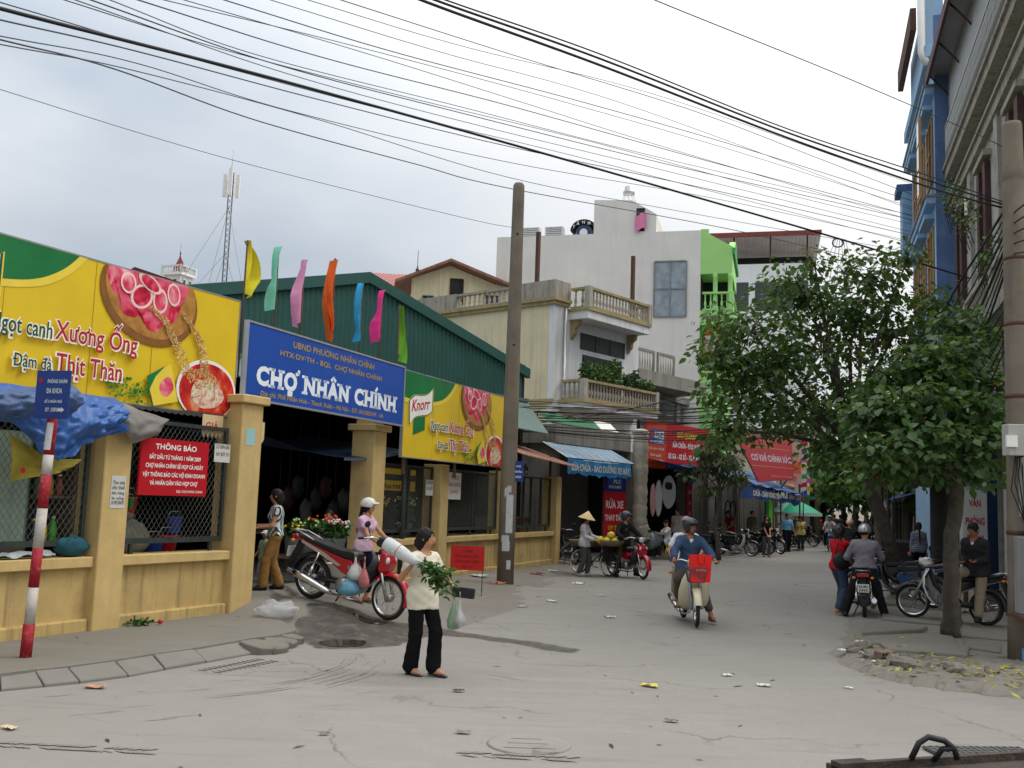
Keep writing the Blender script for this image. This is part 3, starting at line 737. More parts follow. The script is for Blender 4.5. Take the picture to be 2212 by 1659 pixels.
def bicycle(label,loc,heading,lean=0.0,frm=None):
 t=thing('bicycle',label,'bicycle',loc,R(along(heading)),rx=lean);frm=frm or M_blk;r=0.32
 wheel(t,(0,0,r),r,M_blk,tyre=0.020,spokes=28);wheel(t,(1.06,0,r),r,M_blk,tyre=0.020,spokes=28)
 mb=MB();mb.tube([(0.0,0.05,r),(0.40,0.02,0.29)],0.010,6);mb.tube([(0.0,-0.05,r),(0.40,-0.02,0.29)],0.010,6);mb.tube([(0.40,0,0.29),(0.27,0,0.78)],0.016,8);mb.tube([(0.29,0,0.72),(0.86,0,0.70)],0.016,8);mb.tube([(0.40,0,0.29),(0.88,0,0.62)],0.016,8);mb.tube([(0.0,0.05,r),(0.28,0.02,0.70)],0.009,6);mb.tube([(0.0,-0.05,r),(0.28,-0.02,0.70)],0.009,6);mb.build('frame',frm,t)
 mb=MB();mb.tube([(0.85,0,0.80),(0.90,0,0.58)],0.017,8);mb.tube([(0.90,0.05,0.58),(1.06,0.05,r)],0.011,6);mb.tube([(0.90,-0.05,0.58),(1.06,-0.05,r)],0.011,6);mb.build('fork',frm,t)
 mb=MB();mb.tube([(0.72,0.28,0.98),(0.84,0.22,0.98),(0.84,0.0,0.94),(0.84,-0.22,0.98),(0.72,-0.28,0.98)],0.011,6);mb.tube([(0.84,0,0.94),(0.85,0,0.78)],0.012,6);mb.build('handlebar',M_chr,t)
 mb=MB();mb.prism([(0.12,0.86),(0.40,0.84),(0.42,0.82),(0.30,0.80),(0.13,0.80)],-0.08,0.08);mb.build('saddle',M_seat,t,bevel=0.025,segs=2)
 mb=MB();mb.bb(-0.28,0.24,-0.07,0.07,0.68,0.70);mb.tube([(0.0,0.07,r),(-0.15,0.07,0.68)],0.007,5);mb.tube([(0.0,-0.07,r),(-0.15,-0.07,0.68)],0.007,5);mb.build('rear_rack',frm,t)
 mb=MB();mb.lathe([(0.09,-0.004),(0.09,0.004)],(0.40,0.03,0.29),18,axis='Y');mb.tube([(0.40,0.05,0.29),(0.52,0.06,0.20)],0.009,6);mb.tube([(0.40,-0.05,0.29),(0.28,-0.06,0.38)],0.009,6);mb.bb(0.48,0.56,0.05,0.14,0.185,0.21);mb.bb(0.24,0.32,-0.14,-0.05,0.37,0.395);mb.build('crank',M_alu,t)
 for c in((0,r),(1.06,r)):arcfender(r+0.02,0.5,3.0,0.03,c,drop=0.012).build('mudguard',frm,t)
 return t
# ==== GROUND
def ground_mat(name,col,dark,specks=0.5,rough=0.9):
 m=bpy.data.materials.new(name);m.use_nodes=True;t=m.node_tree;N=t.nodes;L=t.links
 b=N['Principled BSDF'];b.inputs['Roughness'].default_value=rough;b.inputs['Specular IOR Level'].default_value=0.2
 tc=N.new('ShaderNodeTexCoord')
 def noise(sc,det,ro=0.6,mp=None):
  n=N.new('ShaderNodeTexNoise');n.inputs['Scale'].default_value=sc;n.inputs['Detail'].default_value=det;n.inputs['Roughness'].default_value=ro
  src=tc.outputs['Object']
  if mp:
   q=N.new('ShaderNodeMapping');q.inputs['Scale'].default_value=mp[0];q.inputs['Rotation'].default_value=(0,0,mp[1]);L.new(src,q.inputs['Vector']);src=q.outputs[0]
  L.new(src,n.inputs['Vector']);return n.outputs['Fac']
 def rng(x,a,b_,c,d):
  r=N.new('ShaderNodeMapRange');r.inputs['From Min'].default_value=a;r.inputs['From Max'].default_value=b_
  r.inputs['To Min'].default_value=c;r.inputs['To Max'].default_value=d;L.new(x,r.inputs['Value']);return r.outputs[0]
 def mix(f,a,c2,typ='MIX'):
  x=N.new('ShaderNodeMixRGB');x.blend_type=typ
  if isinstance(f,float):x.inputs['Fac'].default_value=f
  else:L.new(f,x.inputs['Fac'])
  for i,k in((1,a),(2,c2)):
   if isinstance(k,tuple):x.inputs[i].default_value=(*k,1)
   else:L.new(k,x.inputs[i])
  return x.outputs[0]
 def math_mul(a,b2):
  q=N.new('ShaderNodeMath');q.operation='MULTIPLY';L.new(a,q.inputs[0]);L.new(b2,q.inputs[1]);return q.outputs[0]
 c=mix(rng(noise(0.35,6),0.32,0.66,0,0.9),col,dark)
 c=mix(rng(noise(2.2,5,0.7),0.48,0.70,0,0.6),c,tuple(x*0.74 for x in col))
 c=mix(rng(noise(1.0,6,0.65,((0.25,2.6,1),R(-62))),0.54,0.70,0,0.5),c,tuple(x*1.2 for x in col))
 c=mix(rng(noise(1.0,5,0.6,((0.5,6.0,1),R(-75))),0.58,0.70,0,0.6),c,tuple(x*0.66 for x in dark))
 c=mix(rng(noise(90,3,0.7),0.3,0.7,0.0,0.8),c,tuple(x*0.74 for x in col))
 v=N.new('ShaderNodeTexVoronoi');v.inputs['Scale'].default_value=7.0;L.new(tc.outputs['Object'],v.inputs['Vector'])
 sp=N.new('ShaderNodeMath');sp.operation='LESS_THAN';sp.inputs[1].default_value=0.085;L.new(v.outputs['Distance'],sp.inputs[0])
 sp2=N.new('ShaderNodeMath');sp2.operation='MULTIPLY';L.new(sp.outputs[0],sp2.inputs[0]);L.new(rng(noise(1.3,2),0.52,0.62,0,specks),sp2.inputs[1])
 c=mix(sp2.outputs[0],c,tuple(x*0.35 for x in dark))
 wv=N.new('ShaderNodeTexNoise');wv.inputs['Scale'].default_value=1.6;wv.inputs['Detail'].default_value=6;L.new(tc.outputs['Object'],wv.inputs['Vector'])
 ad=N.new('ShaderNodeVectorMath');ad.operation='MULTIPLY_ADD';ad.inputs[1].default_value=(0.9,0.9,0.9);L.new(wv.outputs['Color'],ad.inputs[0]);L.new(tc.outputs['Object'],ad.inputs[2])
 vc=N.new('ShaderNodeTexVoronoi');vc.feature='DISTANCE_TO_EDGE';vc.inputs['Scale'].default_value=0.42;L.new(ad.outputs[0],vc.inputs['Vector'])
 c=mix(math_mul(rng(vc.outputs['Distance'],0.002,0.010,0.8,0.0),rng(noise(0.5,2),0.50,0.58,0,1)),c,tuple(x*0.5 for x in dark))
 c=mix(rng(noise(6.0,6,0.75),0.42,0.66,0.0,0.45),c,(col[0]*0.80,col[1]*0.77,col[2]*0.70))
 L.new(c,b.inputs['Base Color'])
 bp=N.new('ShaderNodeBump');bp.inputs['Strength'].default_value=0.25;bp.inputs['Distance'].default_value=0.02
 L.new(noise(60,6,0.7),bp.inputs['Height']);L.new(bp.outputs[0],b.inputs['Normal'])
 MATS[name]=m;return m
M_road=ground_mat('dusty_road',(0.315,0.300,0.278),(0.255,0.236,0.21),0.7)
M_pave=ground_mat('dusty_pavement',(0.235,0.222,0.192),(0.175,0.162,0.135),0.8)
M_dirt=ground_mat('packed_dirt',(0.265,0.245,0.215),(0.185,0.165,0.14),0.9)
M_kerb=ground_mat('kerb_concrete',(0.255,0.245,0.225),(0.17,0.155,0.13),0.4)
M_earth=mat('earth',(0.2,0.17,0.13),0.95,0.2,0.4)
mb=MB();mb.add([(-1500,-60,-0.06),(1500,-60,-0.06),(1500,2500,-0.06),(-1500,2500,-0.06)],[(0,1,2,3)])
struct(mb.build('ground',M_earth))
mb=MB();mb.grid(lambda a,b:(-40+130*a,-20+190*b,0.012*math.sin(a*31)*math.sin(b*47)-0.004),40,50)
struct(mb.build('road',M_road))
KB=[(-260,1520),(-150,1508),(-60,1501),(0,1495),(94,1486),(172,1478),(277,1464),(355,1449),(445,1433),(568,1410)]
KT=[(-260,1474),(-150,1465),(-60,1459),(0,1455),(76,1446),(148,1439),(250,1425),(332,1412),(420,1400),(547,1378)]
kb=[G(u,v,0.0)for u,v in KB];kt=[G(u,v,0.14)for u,v in KT]
pav_edge=kt+[G(600,1372,0.14),G(640,1362,0.12),G(609,1340,0.13),G(566,1328,0.15)]
inner=[Vector((-3.7,15.2,0.15)),Vector((-9.0,14.2,0.15)),Vector((-10.5,5.0,0.15))]
mb=MB();pv=pav_edge+inner
mb.add([(p.x,p.y,p.z)for p in pv]+[(p.x,p.y,-0.05)for p in pv],[list(range(len(pv)))]+[(i,(i+1)%len(pv),(i+1)%len(pv)+len(pv),i+len(pv))for i in range(len(pv))])
pavement_left=struct(mb.build('pavement_left',M_pave))
for i in range(len(kb)-1):
 a,b,c,d=kb[i],kb[i+1],kt[i+1],kt[i]
 g=0.007;j=random.uniform(-0.008,0.008)
 ab=(b-a).normalized()*g;dc=(c-d).normalized()*g
 a,b,c,d=a+ab,b-ab,c-dc,d+dc
 back=(d-a);back.z=0;back.normalize()
 lip=0.035+j
 vs=[a+Vector((0,0,-0.05)),b+Vector((0,0,-0.05)),c+back*0.05+Vector((0,0,-0.15)),d+back*0.05+Vector((0,0,-0.15)),a+Vector((0,0,lip)),b+Vector((0,0,lip)),c+back*0.05+Vector((0,0,0.008+j)),d+back*0.05+Vector((0,0,0.008+j))]
 mb=MB();mb.add(vs,[(0,1,5,4),(1,2,6,5),(2,3,7,6),(3,0,4,7),(4,5,6,7),(3,2,1,0)])
 mb.build('kerb_stone',M_kerb,pavement_left,bevel=0.008)
for(u,v,s,rz)in[(578,1394,0.42,0.5),(604,1384,0.36,0.9),(630,1376,0.30,1.3)]:
 p=G(u,v,0.085);mb=MB()
 poly=[(s*0.75*math.cos(a)*random.uniform(0.75,1.1),s*0.5*math.sin(a)*random.uniform(0.75,1.1))for a in[0.2,0.8,1.3,2.1,2.9,3.4,4.2,5.1,5.7]]
 mb.prism(poly,-0.16,0.018,plane='XY')
 o=mb.build('broken_kerb_slab',M_pave,pavement_left,bevel=0.01);o.location=p;o.rotation_euler=(0.16,0.10,rz)
OL=Vector((-3.9,14.45,0));AL=26.0
OR=Vector((-2.45,20.0,0));AR=21.7
def fr(o,ang,x,y,z=0.0):
 a=R(ang);X=Vector((math.sin(a),math.cos(a),0));Y=Vector((-math.cos(a),math.sin(a),0))
 return Vector((o.x,o.y,0))+X*x+Y*y+Vector((0,0,z))
def sstep(a,b,x):
 t=min(1,max(0,(x-a)/(b-a)));return t*t*(3-2*t)
from mathutils import noise as mnoise
def ramp_z(x,n):
 """x along the wall from the left gate pillar, n metres out from the wall line."""
 h=0.34 if x<4.5 else 0.34+(0.10-0.34)*sstep(4.5,7.5,x)
 h=h*(1-sstep(9.0,19.0,x)*0.6)
 w=2.9 if x<5 else 2.9-0.9*sstep(5,10,x)
 z=h*(1-sstep(0.0,w,n))
 k=sstep(-0.9,0.9,x);z=z*k-0.03*(1-k)
 if x>5:z+=0.03*mnoise.noise((x*1.3,n*1.7,0.3))*(1-sstep(1.2,w+0.6,n))
 return z-0.02*sstep(w,w+0.9,n)-0.002
def ramp_pt(x,n):
 if x<=5.83:p=fr(OL,17.0,x,-n)
 else:p=fr(OR,AR,x-5.83,-n)
 return p
def ramp_fn(a,b):
 x=-1.0+21.1*a;n=-0.6+5.0*b
 k=sstep(4.2,7.5,x)
 p1=fr(OL,15.5,x,-n);p2=fr(OR,AR,x-5.75,-n)
 p=p1*(1-k)+p2*k
 p.z=ramp_z(x,n);return p
mb=MB();mb.grid(ramp_fn,100,34)
struct(mb.build('gate_ramp',M_dirt))
from mathutils.bvhtree import BVHTree
def _bvh(o):
 me=o.data;return BVHTree.FromPolygons([v.co.copy()for v in me.vertices],[tuple(p.vertices)for p in me.polygons])
_GB=[_bvh(bpy.data.objects[k])for k in('road','pavement_left','gate_ramp')]
def ground_h(x,y):
 z=-9.0
 for b in _GB:
  h=b.ray_cast(Vector((x,y,5)),Vector((0,0,-1)))[0]
  if h is not None:z=max(z,h.z)
 return z if z>-9 else 0.0
M_wet=mat('wet_ground',(0.105,0.096,0.085),0.32,0.3,3.0,spec=0.5,bump=0.15,bscale=30)
_t=M_wet.node_tree;_b=_t.nodes['Principled BSDF'];_n=_t.nodes.new('ShaderNodeTexNoise');_n.inputs['Scale'].default_value=4.0;_n.inputs['Detail'].default_value=9;_n.inputs['Roughness'].default_value=0.75
_c=_t.nodes.new('ShaderNodeTexCoord');_t.links.new(_c.outputs['Object'],_n.inputs['Vector']);_r=_t.nodes.new('ShaderNodeMapRange');_r.inputs['From Min'].default_value=0.36;_r.inputs['From Max'].default_value=0.56;_r.inputs['To Min'].default_value=0.15;_r.inputs['To Max'].default_value=0.92
_t.links.new(_n.outputs['Fac'],_r.inputs['Value']);_a=_t.nodes.new('ShaderNodeAttribute');_a.attribute_name='soak';_m=_t.nodes.new('ShaderNodeMath');_m.operation='MULTIPLY';_t.links.new(_r.outputs[0],_m.inputs[0]);_t.links.new(_a.outputs['Fac'],_m.inputs[1]);_t.links.new(_m.outputs[0],_b.inputs['Alpha'])
M_water=mat('standing_water',(0.05,0.042,0.035),0.06,0.2,2.0,spec=0.6)
def blob_sheet(name,pts,z,m,wob=0.10,sub=10):
 n=len(pts);out=[]
 for i in range(n):
  p0,p1,p2,p3=[Vector(pts[(i+k-1)%n])for k in range(4)]
  for s in range(sub):
   t=s/sub
   q=0.5*((2*p1)+(-p0+p2)*t+(2*p0-5*p1+4*p2-p3)*t*t+(-p0+3*p1-3*p2+p3)*t*t*t)
   q=q+Vector((mnoise.noise((q.x*3,q.y*3,1.0)),mnoise.noise((q.x*3,q.y*3,7.0)),0))*wob
   q.z=z(q.x,q.y)if callable(z)else z
   out.append(q)
 b=bmesh.new();vs=[b.verts.new(q)for q in out];f=b.faces.new(vs)
 bmesh.ops.triangulate(b,faces=[f])
 for _ in range(4):
  lg=[e for e in b.edges if e.calc_length()>0.16]
  if lg:bmesh.ops.subdivide_edges(b,edges=lg,cuts=1);bmesh.ops.triangulate(b,faces=b.faces[:])
 for q in b.verts:q.co.z=z(q.co.x,q.co.y)if callable(z)else z
 edge_=[0.0 if any(e.is_boundary for e in q.link_edges)else 1.0 for q in b.verts]
 me=bpy.data.meshes.new(name);b.to_mesh(me);b.free();me.materials.append(m)
 at_=me.attributes.new('soak','FLOAT','POINT');at_.data.foreach_set('value',edge_)
 return struct(link(name,me))
def gz(off):return lambda x,y:ground_h(x,y)+off
def Gp(u,v,zz=0.0):
 p=G(u,v,zz)
 for _ in range(6):p=G(u,v,max(0.0,ground_h(p.x,p.y)))
 return(p.x,p.y,0)
blob_sheet('wet_patch',[Gp(*q)for q in[(655,1350),(705,1338),(760,1332),(830,1340),(905,1345),(985,1362),(1075,1375),(1180,1388),(1258,1404),(1200,1408),(1110,1392),(1000,1378),(930,1375),(880,1392),(800,1400),(720,1404),(668,1396),(640,1376)]],gz(0.004),M_wet)
blob_sheet('wet_patch',[Gp(*q)for q in[(600,1298),(650,1302),(690,1318),(660,1326),(620,1318)]],gz(0.005),M_wet,0.06)
blob_sheet('wet_patch',[Gp(*q)for q in[(575,1300),(600,1310),(640,1338),(615,1340),(585,1322)]],gz(0.006),M_wet,0.06)
blob_sheet('puddle',[Gp(*q)for q in[(690,1387),(740,1382),(790,1386),(775,1396),(715,1397)]],gz(0.009),M_water,0.05)
blob_sheet('puddle',[Gp(*q)for q in[(762,1349),(800,1344),(838,1346),(815,1353),(778,1355)]],gz(0.009),M_water,0.04)
M_tyre=mat('tyre_mark',(0.215,0.20,0.18),0.85,0.2,9.0)
mb=MB()
def streakline(pts,w,z=0.003):
 ps=[Vector(Gp(u,v))for u,v in pts]
 fine=[]
 for i in range(len(ps)-1):
  for s in range(6):fine.append(ps[i].lerp(ps[i+1],s/6))
 fine.append(ps[-1]);vs=[]
 for i,p in enumerate(fine):
  t=(fine[min(i+1,len(fine)-1)]-fine[max(0,i-1)]).normalized();nn=Vector((-t.y,t.x,0))
  ww=0.75*w*(0.25+0.75*math.sin(PI*(i+0.5)/len(fine)))*random.uniform(0.6,1.2)
  vs+=[(q.x,q.y,ground_h(q.x,q.y)+z)for q in(p+nn*ww,p-nn*ww)]
 mb.add(vs,[(2*i,2*i+1,2*i+3,2*i+2)for i in range(len(fine)-1)])
for k in range(26):
 f=random.random()*9;o=f*9;full=[(735+o*1.3,1398+f*3),(744+o*1.3,1414+f*3),(724+o,1434+f*3.4),(660+o*0.6,1455+f*4),(560,1468+f*5),(430-o,1480+f*6)]
 a=random.uniform(0,3.6);b=min(5,a+random.uniform(0.5,1.6))
 def pick(q):i=min(4,int(q));t=q-i;return(full[i][0]*(1-t)+full[i+1][0]*t,full[i][1]*(1-t)+full[i+1][1]*t)
 streakline([pick(a),pick((a*2+b)/3),pick((a+2*b)/3),pick(b)],random.uniform(0.004,0.016))
for k in range(16):
 u,v=random.uniform(60,800),random.uniform(1470,1560);l=random.uniform(20,90)
 streakline([(u,v),(u+l*0.5,v-l*0.04),(u+l,v-l*0.09)],random.uniform(0.004,0.010))
for k in range(12):
 u,v=random.uniform(980,1500),random.uniform(1370,1470);l=random.uniform(25,90)
 streakline([(u,v),(u+l*0.5,v+l*0.08),(u+l,v+l*0.17)],random.uniform(0.004,0.010))
def treads(u0,v0,u1,v1,n):
 for i in range(n):
  t=i/n;p=G(u0+(u1-u0)*t,v0+(v1-v0)*t);q=G(u0+(u1-u0)*t+6,v0+(v1-v0)*t-4)
  for off in(-0.05,0.05):
   if random.random()<0.3:continue
   a=Vector((p.x,p.y+off,ground_h(p.x,p.y)+0.006));dd=Vector((0.05,0.025*(1 if off>0 else-1),0));nn=Vector((-0.006,0.012,0))
   mb.add([a-dd-nn,a-dd+nn,a+dd+nn,a+dd-nn],[(0,1,2,3)])
treads(0,1608,350,1625,34);treads(1000,1628,1250,1640,26)
tag(mb.build('tyre_marks',M_tyre),'dark tyre marks and tread prints on the dusty road','tyre marks',kind='stuff')
RZ=0.07
re_px=[(1822,1402),(1838,1418),(1875,1434),(1930,1450),(2000,1462),(2080,1472),(2212,1484),(2400,1500)]
redge=[G(u,v,RZ)for u,v in re_px]
rk=[G(1850,1365,RZ),G(1862,1330,RZ),G(1880,1292,RZ),G(1900,1255,RZ),G(1915,1215,RZ)]
far_r=fr(Vector((0,0,0)),20.0,110,-0.2)
line=list(reversed(rk))+redge;rough=[]
for i in range(len(line)-1):
 for q in range(10):
  p=line[i].lerp(line[i+1],q/10);rough.append(p+Vector((mnoise.noise((p.x*4,p.y*4,0))*0.16+mnoise.noise((p.x*13,p.y*13,2))*0.05,mnoise.noise((p.x*4,p.y*4,9))*0.14+mnoise.noise((p.x*13,p.y*13,5))*0.05,0)))
rough.append(line[-1]);ctr_=Vector((11,14,0));top=[Vector((far_r.x,far_r.y,RZ))]+rough+[Vector((14,8,RZ)),Vector((45,100,RZ))]
def outw(p,k):
 d=Vector((p.x-9.5,p.y-17,0));d.normalize();return p+d*(0.22+0.12*mnoise.noise((k*0.7,0,3)))
foot_=[outw(p,k)if 0<k<len(top)-2 else p for k,p in enumerate(top)]
mb=MB();n_=len(top);mb.add([(p.x,p.y,RZ-0.03*abs(mnoise.noise((p.x*5,p.y*5,1))))for p in top]+[(p.x,p.y,-0.012)for p in foot_],[list(range(n_))]+[(i,(i+1)%n_,(i+1)%n_+n_,i+n_)for i in range(n_)])
pavement_right=struct(mb.build('pavement_right',M_dirt))
for(pts,zz)in[([(1862,1372),(1990,1366),(2004,1358),(1880,1345)],0.05),([(1880,1392),(2070,1398),(2055,1372),(1905,1376)],0.03),([(1915,1408),(2090,1420),(2095,1400),(1900,1394)],0.045),([(2080,1400),(2160,1412),(2165,1392),(2085,1385)],0.03),([(1905,1340),(2040,1352),(2040,1325),(1905,1312)],0.035),([(1912,1306),(2000,1316),(1995,1286),(1915,1280)],0.03),([(2075,1376),(2180,1386),(2180,1355),(2080,1348)],0.03)]:
 ps=[G(u,v,RZ)for u,v in pts];n=len(ps);mb=MB()
 mb.add([(p.x,p.y,RZ-0.03)for p in ps]+[(p.x,p.y,RZ+zz)for p in ps],[list(range(n)),list(range(2*n-1,n-1,-1))]+[(i,(i+1)%n,(i+1)%n+n,i+n)for i in range(n)])
 mb.build('paving_slab',M_pave,pavement_right,bevel=0.015)
M_iron=mat('cast_iron',(0.09,0.085,0.08),0.75,0.25,12,bump=0.3)
M_slot=mat('drain_dark',(0.012,0.011,0.01),0.9,0.1)
t=thing('drain_grate','slotted concrete drain grate set in the road below the kerb','drain',tuple(G(525,1443,0.004)),0)
mb=MB();a=G(455,1452);b_=G(578,1428);ctr=(a+b_)/2;ang=math.atan2((b_-a).y,(b_-a).x)
t.location=(ctr.x,ctr.y,0.004);t.rotation_euler=(0,0,ang)
mb.bb(-0.52,0.52,-0.22,0.22,-0.03,0.004);mb.build('slab',M_road,t,bevel=0.008)
for row in(-0.1,0.1):
 for k in range(13):
  mb=MB();mb.bb(-0.47+k*0.075,-0.452+k*0.075,row-0.06,row+0.06,0.005,0.008);mb.build('slot',M_slot,t)
pm=G(1143,1607);t=thing('manhole_cover','round worn manhole cover in the road near the camera','manhole',(pm.x,pm.y,0.0))
mb=MB();mb.lathe([(0.33,-0.02),(0.33,0.003),(0.31,0.007),(0.29,0.004),(0.05,0.005)],n=32);mb.build('cover',M_road,t)
mb=MB()
for k in range(3):mb.bb(-0.2+0.03*k,0.2-0.05*k,-0.16+k*0.15,-0.153+k*0.15,0.003,0.006)
mb.build('cracks',M_slot,t)
pm=G(2120,1627);t=thing('mesh_drain_cover','grey metal mesh drain cover lying in the road behind the cart','drain',(pm.x,pm.y,0.0),0.1)
mb=MB();mb.bb(-0.42,0.42,-0.16,0.16,0.0,0.012);mb.build('plate',M_iron,t)
mb=MB()
for k in range(15):mb.bb(-0.41+k*0.058,-0.40+k*0.058,-0.155,0.155,0.012,0.022)
for k in range(6):mb.bb(-0.41,0.41,-0.15+k*0.058,-0.14+k*0.058,0.012,0.020)
mb.build('ribs',mat('worn_steel',(0.22,0.22,0.22),0.5,0.2,20,metal=0.5),t)
# ==== MARKET FENCE
M_yel=mat('yellow_plaster',(0.54,0.39,0.165),0.9,0.12,2.5,bump=0.15,bscale=60,streak=0.28,scol=(0.34,0.25,0.12),sscale=1.3,blot=0.45,bcol=(0.44,0.31,0.13),blscale=2.0)
M_yel2=mat('yellow_plaster_dirty',(0.49,0.35,0.14),0.9,0.12,2.0,bump=0.2,bscale=50,streak=0.8,scol=(0.16,0.12,0.06),sscale=1.0,blot=0.6,bcol=(0.30,0.225,0.115),blscale=1.6)
M_grn_steel=mat('dark_green_steel',(0.030,0.040,0.034),0.6,0.25,8)
M_wire=mat('mesh_wire',(0.10,0.105,0.09),0.6,0.2,8)
M_rust=mat('rust_steel',(0.10,0.05,0.035),0.85,0.3,10)
def chain_link(name,parent,x0,x1,z0,z1,y,step=0.085,r=0.0035):
 mb=MB()
 def seg(a,b):
  d=Vector((b[0]-a[0],0,b[1]-a[1])).normalized();n=Vector((-d.z,0,d.x))*r;e=Vector((0,r,0))
  A,B=Vector((a[0],y,a[1])),Vector((b[0],y,b[1]))
  mb.add([A+n,A+e,A-n,A-e,B+n,B+e,B-n,B-e],[(0,1,5,4),(1,2,6,5),(2,3,7,6),(3,0,4,7)])
 W,H=x1-x0,z1-z0;sl=1.35
 k=-int(H/sl/step)-1
 while k*step<W:
  for sgn in(1,-1):
   xa=k*step;pts=[]
   ta=max(0,-xa*sl);tb=min(H,(W-xa)*sl)
   if tb>ta:
    A=(xa+ta/sl,ta);B=(xa+tb/sl,tb)
    if sgn<0:A=(W-A[0],A[1]);B=(W-B[0],B[1])
    seg((x0+A[0],z0+A[1]),(x0+B[0],z0+B[1]))
  k+=1
 return mb.build(name,M_wire,parent,kind='stuff')
def pillar(parent,x,w,z1,z0=-0.1,d=0.45,m=None):
 mb=MB();mb.bb(x,x+w,0,d,z0,z1);return mb.build('pillar',m or M_yel,parent,bevel=0.012)
def grille_frame(parent,x0,x1,z0,z1,y,mullions=()):
 for(a,b,c,d)in[(x0,x0+0.05,z0,z1),(x1-0.05,x1,z0,z1),(x0+0.05,x1-0.05,z0,z0+0.07),(x0+0.05,x1-0.05,z1-0.05,z1)]:
  mb=MB();mb.bb(a,b,y-0.025,y+0.025,c,d);mb.build('grille_rail',M_grn_steel,parent)
 for q in mullions:
  mb=MB();mb.bb(q-0.035,q+0.035,y-0.03,y+0.03,z0+0.07,z1-0.05);mb.build('grille_post',M_grn_steel,parent)
def base_wall(parent,x0,x1,z0,zs):
 mb=MB();mb.bb(x0,x1,0.14,0.34,z0,zs-0.13);mb.build('base_wall',M_yel2,parent)
 mb=MB();mb.bb(x0+0.002,x1-0.002,0.05,0.40,zs-0.13,zs);mb.build('sill',M_yel,parent,bevel=0.012)
 mb=MB();mb.bb(x0+0.002,x1-0.002,0.06,0.16,z0,z0+0.24);mb.build('footing',M_yel2,parent,bevel=0.02)
fenceL=thing('market_fence','yellow plastered market fence with wire mesh panels left of the gate','fence',tuple(OL),R(along(AL)))
for x in(-2.42,-4.84,-7.26):pillar(fenceL,x,0.42,2.80)
for x0,x1 in((-2.0,0.0),(-4.42,-2.42),(-6.84,-4.84)):
 base_wall(fenceL,x0,x1,0.05,1.03)
 grille_frame(fenceL,x0+0.05,x1-0.07,1.16,2.78,0.2)
 chain_link('wire_mesh',fenceL,x0+0.08,x1-0.10,1.2,2.75,0.2)
 for xx in(x0+0.25,x1-0.3):
  mb=MB();mb.bb(xx,xx+0.05,0.18,0.22,1.03,1.16);mb.build('grille_foot',M_grn_steel,fenceL)
gateL=thing('gate_pillar','yellow gate pillar left of the market entrance with a pale blue sticker','pillar',tuple(OL),R(along(AL)))
mb=MB();mb.bb(0,0.46,0,0.46,-0.1,3.16);mb.build('shaft',M_yel,gateL,bevel=0.012)
mb=MB();mb.bb(-0.07,0.53,-0.07,0.53,3.16,3.285);mb.build('cap',M_yel,gateL,bevel=0.015)
mb=MB();mb.bb(0.10,0.30,-0.004,0.002,2.55,2.80);mb.build('sticker',flat('pale_blue_paper',150,190,190),gateL)
ptR=fr(OR,AR,-0.55,0.0)
gateR=thing('gate_pillar','yellow gate pillar right of the market entrance beside the helmeted woman','pillar',(ptR.x,ptR.y,0),R(along(AR)))
mb=MB();mb.bb(0,0.5,0,0.5,-0.1,3.14);mb.build('shaft',M_yel,gateR,bevel=0.012)
mb=MB();mb.bb(-0.08,0.58,-0.07,0.57,3.14,3.27);mb.build('cap',M_yel,gateR,bevel=0.015)
mb=MB();mb.bb(0.05,0.45,0.05,0.45,3.27,3.36);mb.build('cap_top',M_yel,gateR,bevel=0.01)
fenceR=thing('market_fence','yellow plastered market fence with mesh bays behind the concrete pole','fence',tuple(OR),R(along(AR)))
PX=[2.55,6.35,10.55]
for x in PX:pillar(fenceR,x,0.42,2.62)
bays=[(-0.05,2.55),(2.97,6.35),(6.77,10.55)]
for i,(x0,x1)in enumerate(bays):
 base_wall(fenceR,x0,x1,-0.05,1.0)
 grille_frame(fenceR,x0+0.05,x1-0.05,1.13,2.55,0.2,[(x0+x1)/2+0.1]if i<2 else[x0+0.9,x0+1.5,x0+2.1,x0+2.9])
 if i<2:chain_link('wire_mesh',fenceR,x0+0.1,x1-0.1,1.2,2.5,0.2,0.07)
 for xx in(x0+0.4,(x0+x1)/2,x1-0.4):
  mb=MB();mb.bb(xx,xx+0.05,0.18,0.22,1.0,1.13);mb.build('grille_foot',M_grn_steel,fenceR)
# ---- billboards (the same print twice)
def clip_rect(poly,x0,x1,z0,z1):
 def clip(ps,f,cut):
  out=[]
  for i in range(len(ps)):
   a,b=ps[i-1],ps[i];fa,fb=f(a),f(b)
   if fb>=0:
    if fa<0:out.append(cut(a,b,fa,fb))
    out.append(b)
   elif fa>=0:out.append(cut(a,b,fa,fb))
  return out
 lin=lambda a,b,fa,fb:(a[0]+(b[0]-a[0])*fa/(fa-fb),a[1]+(b[1]-a[1])*fa/(fa-fb))
 for f in(lambda p:p[0]-x0,lambda p:x1-p[0],lambda p:p[1]-z0,lambda p:z1-p[1]):
  if len(poly)>=3:poly=clip(poly,f,lin)
 return poly
def spline(pts,sub=8,closed=True):
 n=len(pts);out=[]
 rngi=range(n)if closed else range(n-1)
 for i in rngi:
  g=(lambda k:Vector((*pts[k%n],0)))if closed else(lambda k:Vector((*pts[min(max(k,0),n-1)],0)))
  p0,p1,p2,p3=g(i-1),g(i),g(i+1),g(i+2)
  for s in range(sub):
   t=s/sub;q=0.5*((2*p1)+(-p0+p2)*t+(2*p0-5*p1+4*p2-p3)*t*t+(-p0+3*p1-3*p2+p3)*t*t*t);out.append((q.x,q.y))
 if not closed:out.append(pts[-1])
 return out
